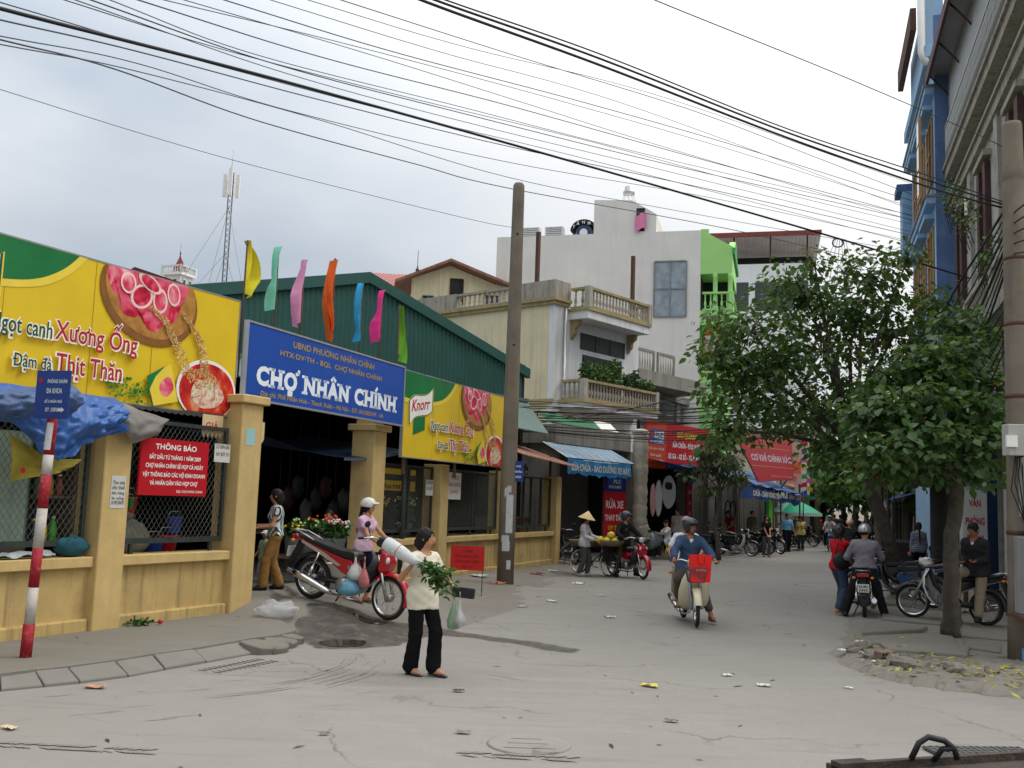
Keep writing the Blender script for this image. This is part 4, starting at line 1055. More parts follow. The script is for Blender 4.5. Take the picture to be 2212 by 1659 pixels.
def ellpts(cx,cz,rx,rz,n=36,rot=0.0):
 c,s=math.cos(rot),math.sin(rot)
 return[(cx+rx*math.cos(a)*c-rz*math.sin(a)*s,cz+rx*math.cos(a)*s+rz*math.sin(a)*c)for a in[2*PI*i/n for i in range(n)]]
def ngon_mesh(name,polys,y,m):
 b=bmesh.new()
 for poly in polys:
  if len(poly)<3:continue
  vs=[b.verts.new((p[0],y,p[1]))for p in poly]
  try:b.faces.new(vs)
  except ValueError:pass
 bmesh.ops.triangulate(b,faces=b.faces[:]);me=bpy.data.meshes.new(name);b.to_mesh(me);b.free();me.materials.append(m)
 return me
def food_mat(name,cols,scale,seed=0.0):
 m=bpy.data.materials.new(name);m.use_nodes=True;t=m.node_tree;N=t.nodes;L=t.links;b=N['Principled BSDF']
 b.inputs['Roughness'].default_value=0.45;b.inputs['Specular IOR Level'].default_value=0.25
 tc=N.new('ShaderNodeTexCoord');mp=N.new('ShaderNodeMapping');mp.inputs['Location'].default_value=(seed,0,seed*2);L.new(tc.outputs['Object'],mp.inputs[0])
 n=N.new('ShaderNodeTexNoise');n.inputs['Scale'].default_value=scale;n.inputs['Detail'].default_value=4;n.inputs['Distortion'].default_value=1.2;L.new(mp.outputs[0],n.inputs['Vector'])
 r=N.new('ShaderNodeValToRGB');e=r.color_ramp.elements
 e[0].position=0.3;e[0].color=(*cols[0],1);e[1].position=0.7;e[1].color=(*cols[-1],1)
 for i,c in enumerate(cols[1:-1]):
  q=e.new(0.3+0.4*(i+1)/(len(cols)-1));q.color=(*c,1)
 L.new(n.outputs['Fac'],r.inputs['Fac']);L.new(r.outputs[0],b.inputs['Base Color']);MATS[name]=m;return m
B_yel=mat('board_yellow',srgb(216,184,36),0.45,0.07,1.2,spec=0.35)
B_grn=mat('board_green',srgb(20,112,58),0.45,0.22,0.9,spec=0.35)
B_lyel=flat('board_light_yellow',226,200,70,0.45)
B_wht=flat('print_white',232,230,224,0.5)
B_red=flat('print_red',176,30,46,0.5)
B_dgrn=flat('print_dark_green',22,78,62,0.5)
B_wood=mat('print_wood',srgb(170,120,58),0.5,0.35,6.0)
B_wood2=flat('print_wood_edge',132,86,40,0.5,0.2)
B_meat=food_mat('print_meat',[srgb(150,14,40),srgb(196,36,66),srgb(222,96,120),srgb(236,176,180)],3.2)
B_fat=flat('print_fat',236,200,198,0.5,0.15)
B_soup=food_mat('print_soup',[srgb(140,14,20),srgb(186,34,34),srgb(200,70,40),srgb(206,150,110)],3.6,3.0)
B_noodle=food_mat('print_noodle',[srgb(150,90,80),srgb(206,160,140),srgb(226,206,180),srgb(90,140,50)],7.0,5.0)
B_grain=flat('print_grain',226,200,140,0.5,0.1)
B_grain2=flat('print_grain_dark',178,128,64,0.5,0.1)
B_herb=flat('print_herb',70,132,40,0.5,0.3)
B_frame=mat('board_frame',(0.30,0.30,0.30),0.5,0.15,metal=0.4)
B_seam=flat('board_seam',150,122,26,0.6)
def billboard(t,W,H,hide_first=False):
 mb=MB();mb.bb(0,W,0.0,0.05,0,H);mb.build('panel',B_yel,t)
 for(a,b,c,d)in[(-0.02,W+0.02,H,H+0.02),(-0.02,W+0.02,-0.02,0),(-0.02,0,0,H),(W,W+0.02,0,H)]:
  mb=MB();mb.bb(a,b,-0.006,0.06,c,d);mb.build('frame_rail',B_frame,t)
 lay=[0]
 def pr(name,polys,m,par=None):
  lay[0]+=1
  polys=[clip_rect(p,0.002,W-0.002,0.002,H-0.002)for p in polys]
  return link(name,ngon_mesh(name,polys,-0.0015*lay[0],m),t)
 arc=spline([(0,1.20),(0.6,1.17),(1.25,1.22),(1.72,1.32),(2.08,1.52),(2.32,1.76)],6,False)
 arc2=spline([(0,1.10),(0.6,1.08),(1.25,1.13),(1.80,1.25),(2.18,1.48),(2.44,1.76)],6,False)
 for x in(1.3,2.55,3.55):pr('panel_seam',[[(x,0),(x+0.008,0),(x+0.008,H),(x,H)]],B_seam)
 pr('printed_band',[arc2+[(0,1.8)]],B_lyel)
 pr('printed_corner',[arc+[(0,1.8)]],B_grn)
 lg=spline([(0.20,1.14),(0.42,1.27),(0.72,1.30),(1.0,1.36),(1.22,1.50)],5,False)+list(reversed(spline([(0.24,0.66),(0.45,0.82),(0.72,0.88),(1.0,0.92),(1.22,1.02)],5,False)))
 def shr(k):
  cx,cz=0.72,1.08;return[(cx+(x-cx)*k,cz+(z-cz)*k)for x,z in lg]
 pr('printed_logo_shadow',[[(0.42,0.46),(0.92,0.60),(0.92,0.92),(0.42,0.86)]],B_grn)
 pr('printed_logo_edge',[shr(1.08)],B_lyel);pr('printed_logo_edge',[shr(1.04)],B_dgrn);pr('printed_logo',[shr(0.97)],B_wht)
 lay[0]+=1;text(t,'Knorr',0.72,1.00,-0.0015*lay[0],1,flat('logo_red',176,16,30),'logo_lettering',rot=-0.16,w=0.84,h=0.24,bold=0.02,shear=0.35)
 pr('printed_board_edge',[ellpts(3.47,1.44,0.86,0.64,rot=-0.15)],B_wood2)
 pr('printed_board',[ellpts(3.49,1.50,0.80,0.60,rot=-0.15)],B_wood)
 pr('printed_meat',[spline([(2.76,1.72),(2.80,1.42),(2.95,1.33),(3.0,1.15),(3.2,1.12),(3.32,1.18),(3.42,1.02),(3.6,1.0),(3.72,1.12),(3.9,1.18),(4.02,1.45),(4.1,1.72),(3.5,1.9)],6)],B_meat)
 for(cx,cz,rx,rz,rt)in[(3.30,1.42,0.20,0.16,0.5),(3.62,1.42,0.13,0.17,0.1),(3.42,1.62,0.22,0.10,-0.4),(3.85,1.55,0.12,0.16,0.2),(3.05,1.55,0.13,0.14,0.2)]:
  pr('printed_fat',[ellpts(cx,cz,rx,rz,20,rt)],B_fat)
  pr('printed_meat',[ellpts(cx,cz,rx*0.78,rz*0.78,20,rt)],B_meat)
 pr('printed_bowl',[ellpts(4.60,0.32,0.59,0.43)],B_wht);pr('printed_soup',[ellpts(4.61,0.30,0.55,0.40)],B_soup)
 pr('printed_noodles',[spline([(4.3,0.2),(4.35,0.4),(4.55,0.46),(4.8,0.42),(4.95,0.25),(4.8,0.1),(4.5,0.06)],5)],B_noodle)
 random.seed(11);g1=[];g2=[]
 def grain_path(path,w,n,dst):
  sp=spline(path,10,False)
  for _ in range(n):
   i=random.random()*(len(sp)-1);k=int(i);f=i-k
   a,b=sp[k],sp[min(k+1,len(sp)-1)]
   ww=w*(0.5+0.9*i/len(sp))
   x=a[0]+(b[0]-a[0])*f+random.uniform(-ww,ww);z=a[1]+(b[1]-a[1])*f+random.uniform(-ww,ww)*0.4
   dst.append(ellpts(x,z,0.016,0.007,5,random.uniform(0,3)))
 for dst,n in((g1,330),(g2,260)):
  grain_path([(3.45,1.30),(3.72,1.16),(3.90,0.95),(4.05,0.75),(4.22,0.48)],0.085,n,dst)
  grain_path([(4.05,1.32),(4.30,1.10),(4.42,0.95),(4.50,0.70),(4.52,0.50)],0.075,n,dst)
  for _ in range(n//3):
   a=random.uniform(0,2*PI);r_=math.sqrt(random.random());dst.append(ellpts(4.5+0.3*r_*math.cos(a),0.47+0.13*r_*math.sin(a),0.016,0.007,5,random.uniform(0,3)))
 o=pr('printed_grains',g1,B_grain);o['kind']='stuff';o=pr('printed_grains',g2,B_grain2);o['kind']='stuff'
 herbs=[ellpts(random.uniform(2.85,3.6),random.uniform(0.0,0.32),random.uniform(0.01,0.035),random.uniform(0.01,0.025),6,random.uniform(0,3))for _ in range(110)]
 o=pr('printed_herbs',herbs,B_herb);o['kind']='stuff'
 pr('printed_packet',[[(3.46,0.38),(3.88,0.60),(4.05,0.10),(3.62,0.0)]],B_lyel)
 pr('printed_packet_corner',[[(3.46,0.38),(3.78,0.56),(3.62,0.40),(3.52,0.20)]],B_grn)
 pr('printed_packet_meat',[spline([(3.70,0.30),(3.85,0.42),(3.95,0.28),(3.86,0.16),(3.74,0.18)],5)],B_meat)
 y=-0.0015*(lay[0]+2)
 for(s,x0,x1,z,h,m)in[('Ngọt canh',1.13,1.95,0.63,0.26,B_dgrn),('Xương Ống',1.99,3.26,0.64,0.42,B_red),('Đậm đà',1.46,1.98,0.25,0.20,B_dgrn),('Thịt Thăn',2.04,3.04,0.25,0.30,B_red)]:
  c=(x0+x1)/2
  text(t,s,c,z,y,1,B_wht,'lettering_outline',w=x1-x0+0.05,h=h+0.045,bold=0.055)
  text(t,s,c,z+0.006,y-0.002,1,m,'lettering',w=x1-x0,h=h,bold=0.012)
p=fr(OL,AL,-5.10,0.28,2.97)
bl=thing('billboard','large yellow food billboard along the fence left of the gate, cut by the frame','billboard',tuple(p),R(along(AL)))
billboard(bl,5.20,1.72)
a=R(22.73);br=thing('billboard','yellow food billboard with red and white logo flag right of the gate sign','billboard',(-2.16,20.0,2.68),R(along(22.73)))
billboard(br,5.20,1.74)
for b_,n in((bl,(0.3,2.4,4.9)),(br,(0.2,2.6,5.0))):
 for x in n:
  mb=MB();mb.bb(x,x+0.05,0.06,0.11,-0.35,1.70);mb.build('support_post',M_rust,b_)
# ---- gate sign
gs=thing('gate_sign','blue market name sign with big white letters over the gate','sign',(-4.04,15.0,3.30),R(along(20.89)))
S_blue=mat('sign_blue',srgb(30,74,160),0.4,0.10,1.0,spec=0.4)
mb=MB();mb.bb(0,5.24,0.0,0.06,0,1.15);mb.build('panel',S_blue,gs)
for(a,b,c,d)in[(-0.03,5.27,1.15,1.18),(-0.03,5.27,-0.03,0),(-0.03,0,0,1.15),(5.24,5.27,0,1.15)]:
 mb=MB();mb.bb(a,b,-0.012,0.07,c,d);mb.build('frame_rail',mat('alu_frame',(0.5,0.5,0.5),0.4,0.1,metal=0.6),gs)
S_gold=flat('sign_gold',168,140,66);S_white=flat('sign_white',226,234,240)
text(gs,'UBND PHƯỜNG NHÂN CHÍNH',2.60,0.945,-0.003,1,S_gold,w=2.75,h=0.145,bold=0.02)
text(gs,'HTX·DV·TH - BQL  CHỢ NHÂN CHÍNH',2.58,0.765,-0.003,1,S_gold,w=3.42,h=0.145,bold=0.02)
for me in text_mesh('CHỢ NHÂN CHÍNH',1,S_white,w=4.70,h=0.50,bold=0.055,space=1.10,serif=True,split=True):o=link('letter',me,gs);o.location=(2.62,-0.003,0.24)
text(gs,'Địa chỉ: Phố Nhân Hoà - Thanh Xuân - Hà Nội - ĐT: 04.5585347 - 04.',2.42,0.065,-0.003,1,S_gold,w=4.05,h=0.115,bold=0.02)
# ---- flags
FC=[('yellow',(206,196,40),'short yellow'),('mint',(120,196,170),'tall mint green'),('pale pink',(208,140,176),'pale pink'),('orange',(206,88,26),'orange'),('blue',(44,150,196),'sky blue'),('magenta',(214,52,130),'magenta'),('green',(90,146,30),'leaf green')]
FX=[-0.06,0.81,1.57,2.56,3.56,4.36,5.08]
FB=[4.96,4.86,4.80,4.70,4.80,4.92,4.76];FT=[5.72,5.78,5.80,6.06,5.80,5.82,5.72]
FD=[1,-1,-1,-1,-1,-1,1];FW=[0.46,0.42,0.40,0.46,0.46,0.62,0.62]
for i,(nm,c,ln)in enumerate(FC):
 p=fr(Vector((-4.04,15.0,0)),20.89,FX[i],0.10)
 f=thing('pennant_flag',f'{ln} pennant flag on a thin rod above the gate sign','flag',(p.x,p.y,3.6),R(along(20.89)),'pennant flags above the gate')
 mb=MB();mb.tube([(0,0,0),(0.02*FD[i],0,FT[i]-3.6)],0.014,6);mb.build('rod',M_rust,f)
 m=mat('flag_'+nm.replace(' ','_'),srgb(*c),0.8,0.10,5.0)
 h0,h1=FB[i]-3.6,FT[i]-3.6;d,w=FD[i],FW[i];ph=i*1.7
 def fl(s,q,d=d,w=w,h0=h0,h1=h1,ph=ph):
  wid=w*(0.08+0.95*q**0.75 if q<0.6 else(0.08+0.65-0.75*(q-0.6)))
  x=d*wid*s*(0.75+0.2*math.sin(q*5+ph));y=0.10*math.sin(s*9+q*4+ph)*s
  z=h1-(h1-h0)*q-0.16*s*q+0.05*s*math.sin(q*7+ph)
  return(0.02*d+x,y,z)
 mb=MB();mb.grid(fl,14,20);mb.build('cloth',m,f)
 if nm=='orange':
  mb=MB();mb.grid(lambda s,q:(-0.05-0.26*s*(1-q),0.05*math.sin(s*8+q*5)-0.02,h1-0.55-0.75*q-0.2*s),8,10);mb.build('lower_cloth',m,f)
# ==== MARKET HALL
HO=Vector((-7.93,20.2,0));HA=40.0;HW=12.8
hall=thing('market_hall','market hall with dark green corrugated gable and lean-to roof behind the fence','market hall',tuple(HO),R(along(HA)))
M_gable=mat('green_sheet_metal',srgb(40,84,78),0.55,0.14,1.2,spec=0.4,streak=0.25,scol=(0.03,0.05,0.045))
M_lean=mat('grey_green_sheet',srgb(92,116,108),0.6,0.15,1.0,spec=0.35,streak=0.3,scol=(0.10,0.12,0.11))
M_dark=mat('dark_interior',(0.030,0.029,0.028),0.9,0.3,2.0)  # near-black colour stands in for shade inside rooms and openings
M_floor_in=mat('market_floor_concrete',(0.12,0.11,0.10),0.8,0.3,2.0)  # floor tone kept low so the hall stays dark
EZ,PZ,BZ=5.88,7.48,4.90
def gz_top(x):return PZ-abs(x-HW/2)*(PZ-EZ)/(HW/2)
mb=MB();n=320
vs=[];
for i in range(n+1):
 x=HW*i/n;y=[0.0,-0.028,-0.028,0.0][i%4]
 vs+=[(x,y,BZ),(x,y,gz_top(x)-0.05)]
mb.add(vs,[(2*i,2*i+2,2*i+3,2*i+1)for i in range(n)]);mb.build('gable_cladding',M_gable,hall)
for sx in(-1,1):
 mb=MB();x1=HW/2+sx*(HW/2+0.25);q=HW/2
 zt=lambda x:gz_top(min(max(x,-0.3),HW+0.3))
 vs=[(q,-0.12,PZ+0.08),(x1,-0.12,EZ-0.02),(x1,-0.12,EZ-0.30),(q,-0.12,PZ-0.20),(q,0.02,PZ+0.08),(x1,0.02,EZ-0.02),(x1,0.02,EZ-0.30),(q,0.02,PZ-0.20)]
 mb.add(vs,[(0,1,2,3),(4,7,6,5),(0,4,5,1),(3,2,6,7),(1,5,6,2),(0,3,7,4)]);mb.build('fascia',M_gable,hall)
 mb=MB();mb.grid(lambda a,b,sx=sx:(HW/2+sx*(HW/2+0.3)*a,0.03+22*b,PZ+0.05-(PZ-EZ+0.06)*a+0.02*math.sin(b*700)),2,440);mb.build('roof_sheet',M_gable,hall)
def toL(p):
 d=p-HO;a=R(HA);return Vector((d.x*math.sin(a)+d.y*math.cos(a),-d.x*math.cos(a)+d.y*math.sin(a),p.z))
e0,e1=toL(Vector((-5.2,14.9,3.75))),toL(Vector((1.12,29.3,3.86)))
t0,t1=Vector((-1.2,-0.02,4.86)),Vector((HW+0.25,-0.02,4.86))
def lean(a,b):
 p=t0.lerp(t1,a).lerp(e0.lerp(e1,a),b);return(p.x,p.y,p.z+0.018*math.sin(a*HW*2*PI/0.11))
mb=MB();mb.grid(lean,560,2);mb.build('lean_to_sheet',M_lean,hall)  # sheet widened out to the fence to darken the hall beneath
mb=MB();mb.bb(-1.2,HW+0.25,-0.10,-0.02,4.86,4.95);mb.build('flashing',M_lean,hall)
for x in(0.3,3.3,6.4,9.4,12.4):
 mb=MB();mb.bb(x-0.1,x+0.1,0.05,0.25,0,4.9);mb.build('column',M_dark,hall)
mb=MB();mb.bb(-0.3,HW+0.3,12.0,12.2,0,7.4);mb.build('back_wall',M_dark,hall)  # unseen back and side walls, added to keep the hall dark
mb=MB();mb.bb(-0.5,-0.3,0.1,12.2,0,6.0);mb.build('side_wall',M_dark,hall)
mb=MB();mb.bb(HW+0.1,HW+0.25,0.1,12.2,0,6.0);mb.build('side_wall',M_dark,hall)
mb=MB();f0,f1=toL(Vector((-4.6,14.9,0))),toL(Vector((1.2,29.6,0)))
mb.add([(f0.x,f0.y,0.325),(f1.x,f1.y,0.325),(HW,0,0.325),(HW,12,0.325),(-0.4,12,0.325),(-0.4,-4.5,0.325)],[(0,1,2,3,4,5)]);mb.build('floor',M_floor_in,hall)
stallL=thing('market_stall','dark covered stall behind the left fence under the billboard','stall',tuple(OL),R(along(AL)))  # unseen roof and boards added to shut light out behind the fence
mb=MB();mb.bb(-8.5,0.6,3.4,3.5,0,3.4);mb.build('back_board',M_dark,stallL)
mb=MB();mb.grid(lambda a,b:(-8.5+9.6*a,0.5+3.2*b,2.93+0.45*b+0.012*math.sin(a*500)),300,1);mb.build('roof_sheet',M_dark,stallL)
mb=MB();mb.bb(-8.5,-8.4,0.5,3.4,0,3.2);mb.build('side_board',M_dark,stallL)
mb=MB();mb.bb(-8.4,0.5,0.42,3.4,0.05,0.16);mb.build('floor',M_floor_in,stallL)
M_shelf=mat('stall_timber',(0.10,0.075,0.05),0.85,0.3,4)
for(x0,x1,z)in((-6.8,-2.5,0.95),(-2.0,-0.1,0.85)):
 mb=MB();mb.bb(x0,x1,0.5,1.25,z-0.05,z);mb.build('counter',M_shelf,stallL)
 mb=MB();mb.bb(x0,x1,0.52,0.56,0.16,z-0.05);mb.build('counter_front',M_shelf,stallL)
# ==== BUILDINGS
M_cream=mat('cream_plaster',(0.68,0.60,0.40),0.9,0.08,0.8,bump=0.1,streak=0.45,scol=(0.26,0.23,0.16),sscale=0.5,blot=0.4,bcol=(0.45,0.40,0.27),blscale=0.7)
M_whitep=mat('white_plaster',(0.70,0.71,0.70),0.9,0.06,0.8,streak=0.55,scol=(0.22,0.21,0.19),sscale=0.6,blot=0.35,bcol=(0.42,0.41,0.38),blscale=0.9)
M_trim=mat('ochre_trim',(0.36,0.29,0.14),0.9,0.15,2.0,streak=0.6,scol=(0.10,0.09,0.07),sscale=0.8)
M_balu=mat('old_stone',(0.42,0.38,0.31),0.9,0.2,3.0,streak=0.7,scol=(0.08,0.075,0.07),sscale=1.5,blot=0.5,bcol=(0.16,0.15,0.13),blscale=3.0)
M_parap=mat('mouldy_parapet',(0.36,0.33,0.27),0.95,0.2,1.5,streak=0.9,scol=(0.06,0.058,0.055),sscale=1.2,blot=0.7,bcol=(0.12,0.115,0.10),blscale=1.5)
M_conc=mat('weathered_concrete',(0.27,0.25,0.215),0.95,0.18,1.2,bump=0.2,streak=0.7,scol=(0.08,0.075,0.065),sscale=0.8,blot=0.6,bcol=(0.13,0.12,0.10),blscale=1.0)
M_greyw=mat('grey_render',(0.72,0.70,0.655),0.92,0.06,0.6,streak=0.25,scol=(0.44,0.42,0.37),sscale=0.3,blot=0.3,bcol=(0.58,0.56,0.51),blscale=0.4)
M_glass=mat('dark_glass',(0.03,0.045,0.045),0.12,0.2,1.5,spec=0.6)
M_film=mat('silver_film_glass',(0.30,0.34,0.37),0.25,0.25,2.5,metal=0.3,bump=0.3,bscale=6)
M_iron2=mat('black_ironwork',(0.025,0.027,0.028),0.6,0.3,8)
M_pale_iron=mat('pale_ironwork',(0.45,0.45,0.43),0.6,0.2,8,streak=0.4,scol=(0.2,0.12,0.07))
M_tile_red=mat('red_roof_tile',srgb(176,78,46),0.8,0.15,3.0)
M_grn_b=mat('bright_green_paint',srgb(162,216,130),0.75,0.05,1.0)
M_grn_d=mat('deep_green_paint',srgb(70,152,84),0.75,0.08,1.0)
M_wood_o=mat('orange_wood',srgb(176,98,36),0.55,0.2,6.0)
M_white_b=mat('white_render',(0.78,0.79,0.80),0.9,0.05,0.6,streak=0.2,scol=(0.45,0.45,0.44),sscale=0.3)
M_shutter=mat('grey_shutter',(0.22,0.23,0.23),0.6,0.15,3)
M_sheet=mat('rusty_sheet',(0.26,0.12,0.08),0.85,0.3,2.0,streak=0.6,scol=(0.32,0.28,0.25))
M_alum=mat('aluminium_sheet',(0.5,0.5,0.5),0.4,0.15,3.0,metal=0.5)
def bbp(parent,name,m,x0,x1,y0,y1,z0,z1,bev=0):
 return MB().bb(x0,x1,y0,y1,z0,z1).build(name,m,parent,bevel=bev)
_balu={}
def baluster_mesh(h,m):
 k=(round(h,2),m.name)
 if k not in _balu:
  s=h;mb=MB();mb.lathe([(0.055,0),(0.055,0.08*s),(0.03,0.12*s),(0.065,0.30*s),(0.06,0.42*s),(0.028,0.66*s),(0.05,0.72*s),(0.028,0.80*s),(0.05,0.92*s),(0.05,s)],n=8)
  _balu[k]=mb.mesh('baluster',m)
 return _balu[k]
def balustrade(parent,p0,p1,z0,z1,step=0.20,m=None,trim=None,post=True,name='balustrade'):
 m=m or M_balu;trim=trim or M_trim;p0,p1=Vector((*p0,0)),Vector((*p1,0));d=p1-p0;L=d.length;an=math.atan2(d.y,d.x);c=(p0+p1)/2
 b=MB().box((0,0,0.04),(L,0.18,0.08)).box((0,0,z1-z0-0.05),(L,0.20,0.10)).build(name,trim,parent);b.location=(c.x,c.y,z0);b.rotation_euler=(0,0,an)
 n=max(2,int(L/step));h=z1-z0-0.18;me=baluster_mesh(h,m)
 for i in range(n):
  o=link('baluster',me,b);o.location=(-L/2+L*(i+0.5)/n,0,0.08)
 if post:
  for s in(-1,1):
   q=MB().box((s*(L/2),0,(z1-z0)/2+0.01),(0.24,0.24,z1-z0+0.02)).build('post',m,b)
 return b
def window(parent,x0,x1,z0,z1,y=-0.02,nx=2,nz=2,frame=None,glass=None,bars=0,fw=0.05,axis='X',deep=0.06):
 """Framed window on a wall face: axis X lies in the front face, axis Y in the x=0 side face."""
 frame=frame or M_whitep;glass=glass or M_glass
 T=(lambda a,b,c,d,e,f:(a,b,c,d,e,f))if axis=='X' else(lambda a,b,c,d,e,f:(c,d,a,b,e,f))
 w=MB().bb(*T(x0,x1,y+0.0,y+0.03,z0,z1)).build('window',glass,parent)
 for i in range(nx+1):
  x=x0+(x1-x0)*i/nx;MB().bb(*T(x-fw/2,x+fw/2,y-deep,y+0.005,z0,z1)).build('frame_bar',frame,w)
 for j in range(nz+1):
  z=z0+(z1-z0)*j/nz;MB().bb(*T(x0+fw/2,x1-fw/2,y-deep+0.006,y+0.004,z-fw/2,z+fw/2)).build('frame_bar',frame,w)
 for i in range(bars):
  x=x0+(x1-x0)*(i+0.5)/bars;mb=MB();mb.bb(*T(x-0.008,x+0.008,y-deep-0.03,y-deep-0.014,z0,z1));mb.build('security_bar',M_pale_iron,w)
 return w
# ---- yellow house with two balconies
HC=Vector((1.55,38.0,0))
hs=thing('balcony_house','cream house with two stone balustrade balconies beside the concrete pole','house',tuple(HC),R(along(40)))
bbp(hs,'front_wall',M_whitep,0,6.0,0,0.25,0,9.6)
bbp(hs,'side_wall',M_cream,-0.003,0.25,0.26,9.5,0,9.6)
bbp(hs,'end_wall',M_greyw,5.75,6.0,0.26,9.5,0,9.6);bbp(hs,'rear_wall',M_greyw,0.26,5.74,9.25,9.5,0,9.6)
bbp(hs,'roof_slab',M_conc,0.1,5.9,0.1,9.4,9.45,9.58)
bbp(hs,'corner_strip',M_whitep,-0.02,0.55,-0.02,0.0,5.75,9.5)
for z0,z1,o in((9.48,9.62,0.10),(9.62,9.75,0.17)):
 bbp(hs,'side_cornice',M_trim,-o,0.0,-o,9.5,z0,z1);bbp(hs,'front_cornice',M_trim,0,0.9,-o,0.0,z0,z1)
bbp(hs,'parapet',M_parap,-0.06,0.18,-0.06,1.9,9.75,10.45);bbp(hs,'parapet',M_parap,0.18,0.95,-0.06,0.16,9.75,10.45)
balustrade(hs,(0.06,1.95),(0.06,5.2),9.75,10.4,0.26,trim=M_parap,post=False);bbp(hs,'parapet',M_parap,-0.06,0.18,5.2,9.5,9.75,10.42)
bbp(hs,'upper_slab',M_whitep,0.9,5.4,-0.95,0.0,9.0,9.32);bbp(hs,'slab_moulding',M_trim,0.84,5.46,-1.01,-0.001,9.32,9.42)
balustrade(hs,(0.98,-0.9),(5.32,-0.9),9.42,10.25,0.22);balustrade(hs,(0.98,-0.12),(0.98,-0.78),9.42,10.25,0.22,post=False);balustrade(hs,(5.32,-0.12),(5.32,-0.78),9.42,10.25,0.22,post=False)
for x in(1.05,5.1):
 mb=MB();mb.prism([(0.0,9.0),(-0.42,9.0),(-0.40,8.80),(-0.22,8.68),(-0.20,8.45),(-0.08,8.35),(0,8.2)],x,x+0.2,plane='YZ');mb.build('bracket',M_trim,hs,bevel=0.02)
bbp(hs,'lower_slab',M_whitep,0.4,5.75,-1.2,0.0,5.45,5.66);bbp(hs,'slab_moulding',M_trim,0.34,5.81,-1.26,-0.001,5.66,5.76)
balustrade(hs,(0.5,-1.12),(5.65,-1.12),5.76,6.55,0.20);balustrade(hs,(0.5,-0.12),(0.5,-1.0),5.76,6.55,0.20,post=False);balustrade(hs,(5.65,-0.12),(5.65,-1.0),5.76,6.55,0.20,post=False)
dr=bbp(hs,'door',M_iron2,1.9,4.7,-0.03,-0.002,5.76,7.75)
mb=MB()
for k in range(4):
 x=2.1+0.72*k
 for q in range(5):mb.tube([(x+0.09*q,-0.06,5.9),(x+0.09*q,-0.06,7.45+0.12*math.sin(PI*(q+0.5)/5))],0.010,5)
mb.build('ironwork',mat('grey_ironwork',(0.12,0.125,0.13),0.6,0.2),dr)
for k in range(4):bbp(dr,'door_leaf',M_iron2,1.95+0.70*k,2.60+0.70*k,-0.045,-0.03,5.8,7.65)
bbp(hs,'transom_window',M_iron2,1.75,4.9,-0.012,-0.002,7.95,8.62)
for k in range(4):bbp(hs,'transom_bar',M_iron2,1.73+1.05*k,1.77+1.05*k,-0.03,-0.012,7.95,8.62)
wn_=window(hs,2.6,4.4,6.0,7.35,y=-0.02,nx=2,nz=2,frame=M_iron2,glass=mat('green_glass',(0.05,0.13,0.12),0.15,0.2),axis='Y')
bbp(hs,'window_hood',M_trim,-0.16,-0.003,2.2,4.8,7.52,7.66);bbp(hs,'window_hood',M_trim,-0.10,-0.003,2.3,4.7,7.40,7.52);bbp(hs,'keystone',M_trim,-0.2,-0.16,3.35,3.65,7.5,7.85)
for y in(2.3,4.55):bbp(hs,'window_jamb',M_trim,-0.08,-0.003,y,y+0.16,7.0,7.40)
mb=MB();mb.tube([(0.62,-0.08,0),(0.62,-0.08,9.4)],0.055,8);mb.build('drain_pipe',M_alum,hs)
bbp(hs,'lower_ledge',M_trim,-0.1,0,-0.05,9.5,5.62,5.78)
for(x,y,z1)in((0.35,1.2,12.6),(5.0,-0.3,12.4)):
 mb=MB();mb.bb(x-0.07,x+0.07,y-0.07,y+0.07,9.5,z1);mb.build('roof_post',M_rust,hs)
M_leaf=mat('balcony_leaf',(0.075,0.16,0.030),0.6,0.25,3.0,island=0.4);M_leaf2=mat('balcony_leaf_dark',(0.04,0.10,0.025),0.6,0.25,3.0,island=0.4);M_pot=mat('old_pot',(0.22,0.19,0.16),0.9,0.2)
def leaf_blob(c,r,n,size,rng):
 mb=MB()
 for _ in range(n):
  d=Vector((rng.normal(),rng.normal(),rng.normal())).normalized();q=rng.random()**0.4
  p=Vector(c)+Vector((d.x*r[0],d.y*r[1],d.z*r[2]))*q
  a=Vector((rng.normal(),rng.normal(),rng.normal()*0.6+0.2)).normalized();b=a.cross(Vector((rng.normal(),rng.normal(),rng.normal()))).normalized()
  s=size*rng.uniform(0.6,1.3)
  mb.add([p,p+a*s*0.5+b*s*0.28,p+a*s,p+a*s*0.5-b*s*0.28],[(0,1,2,3)])
 return mb
hM=Matrix.Translation(HC)@Matrix.Rotation(R(along(40)),4,'Z')
def onhouse(x,y,z):return tuple(hM@Vector((x,y,z)))
PLN=[(2.0,-0.75,0.62,0.42,0,'wide bright green bush in a pot on the lower balcony of the cream house'),(3.05,-0.75,0.50,0.65,0,'tall leafy plant in a pot at the middle of the lower balcony'),(0.95,-0.85,0.30,0.40,1,'spiky grey green plant at the left end of the lower balcony'),(3.85,-0.9,0.26,0.32,1,'small dark potted plant right of the tall one on the lower balcony'),(4.4,-0.9,0.28,0.45,1,'small leafy potted plant near the right end of the lower balcony'),(5.2,-0.95,0.36,0.26,0,'low grassy potted plant at the right end of the lower balcony')]
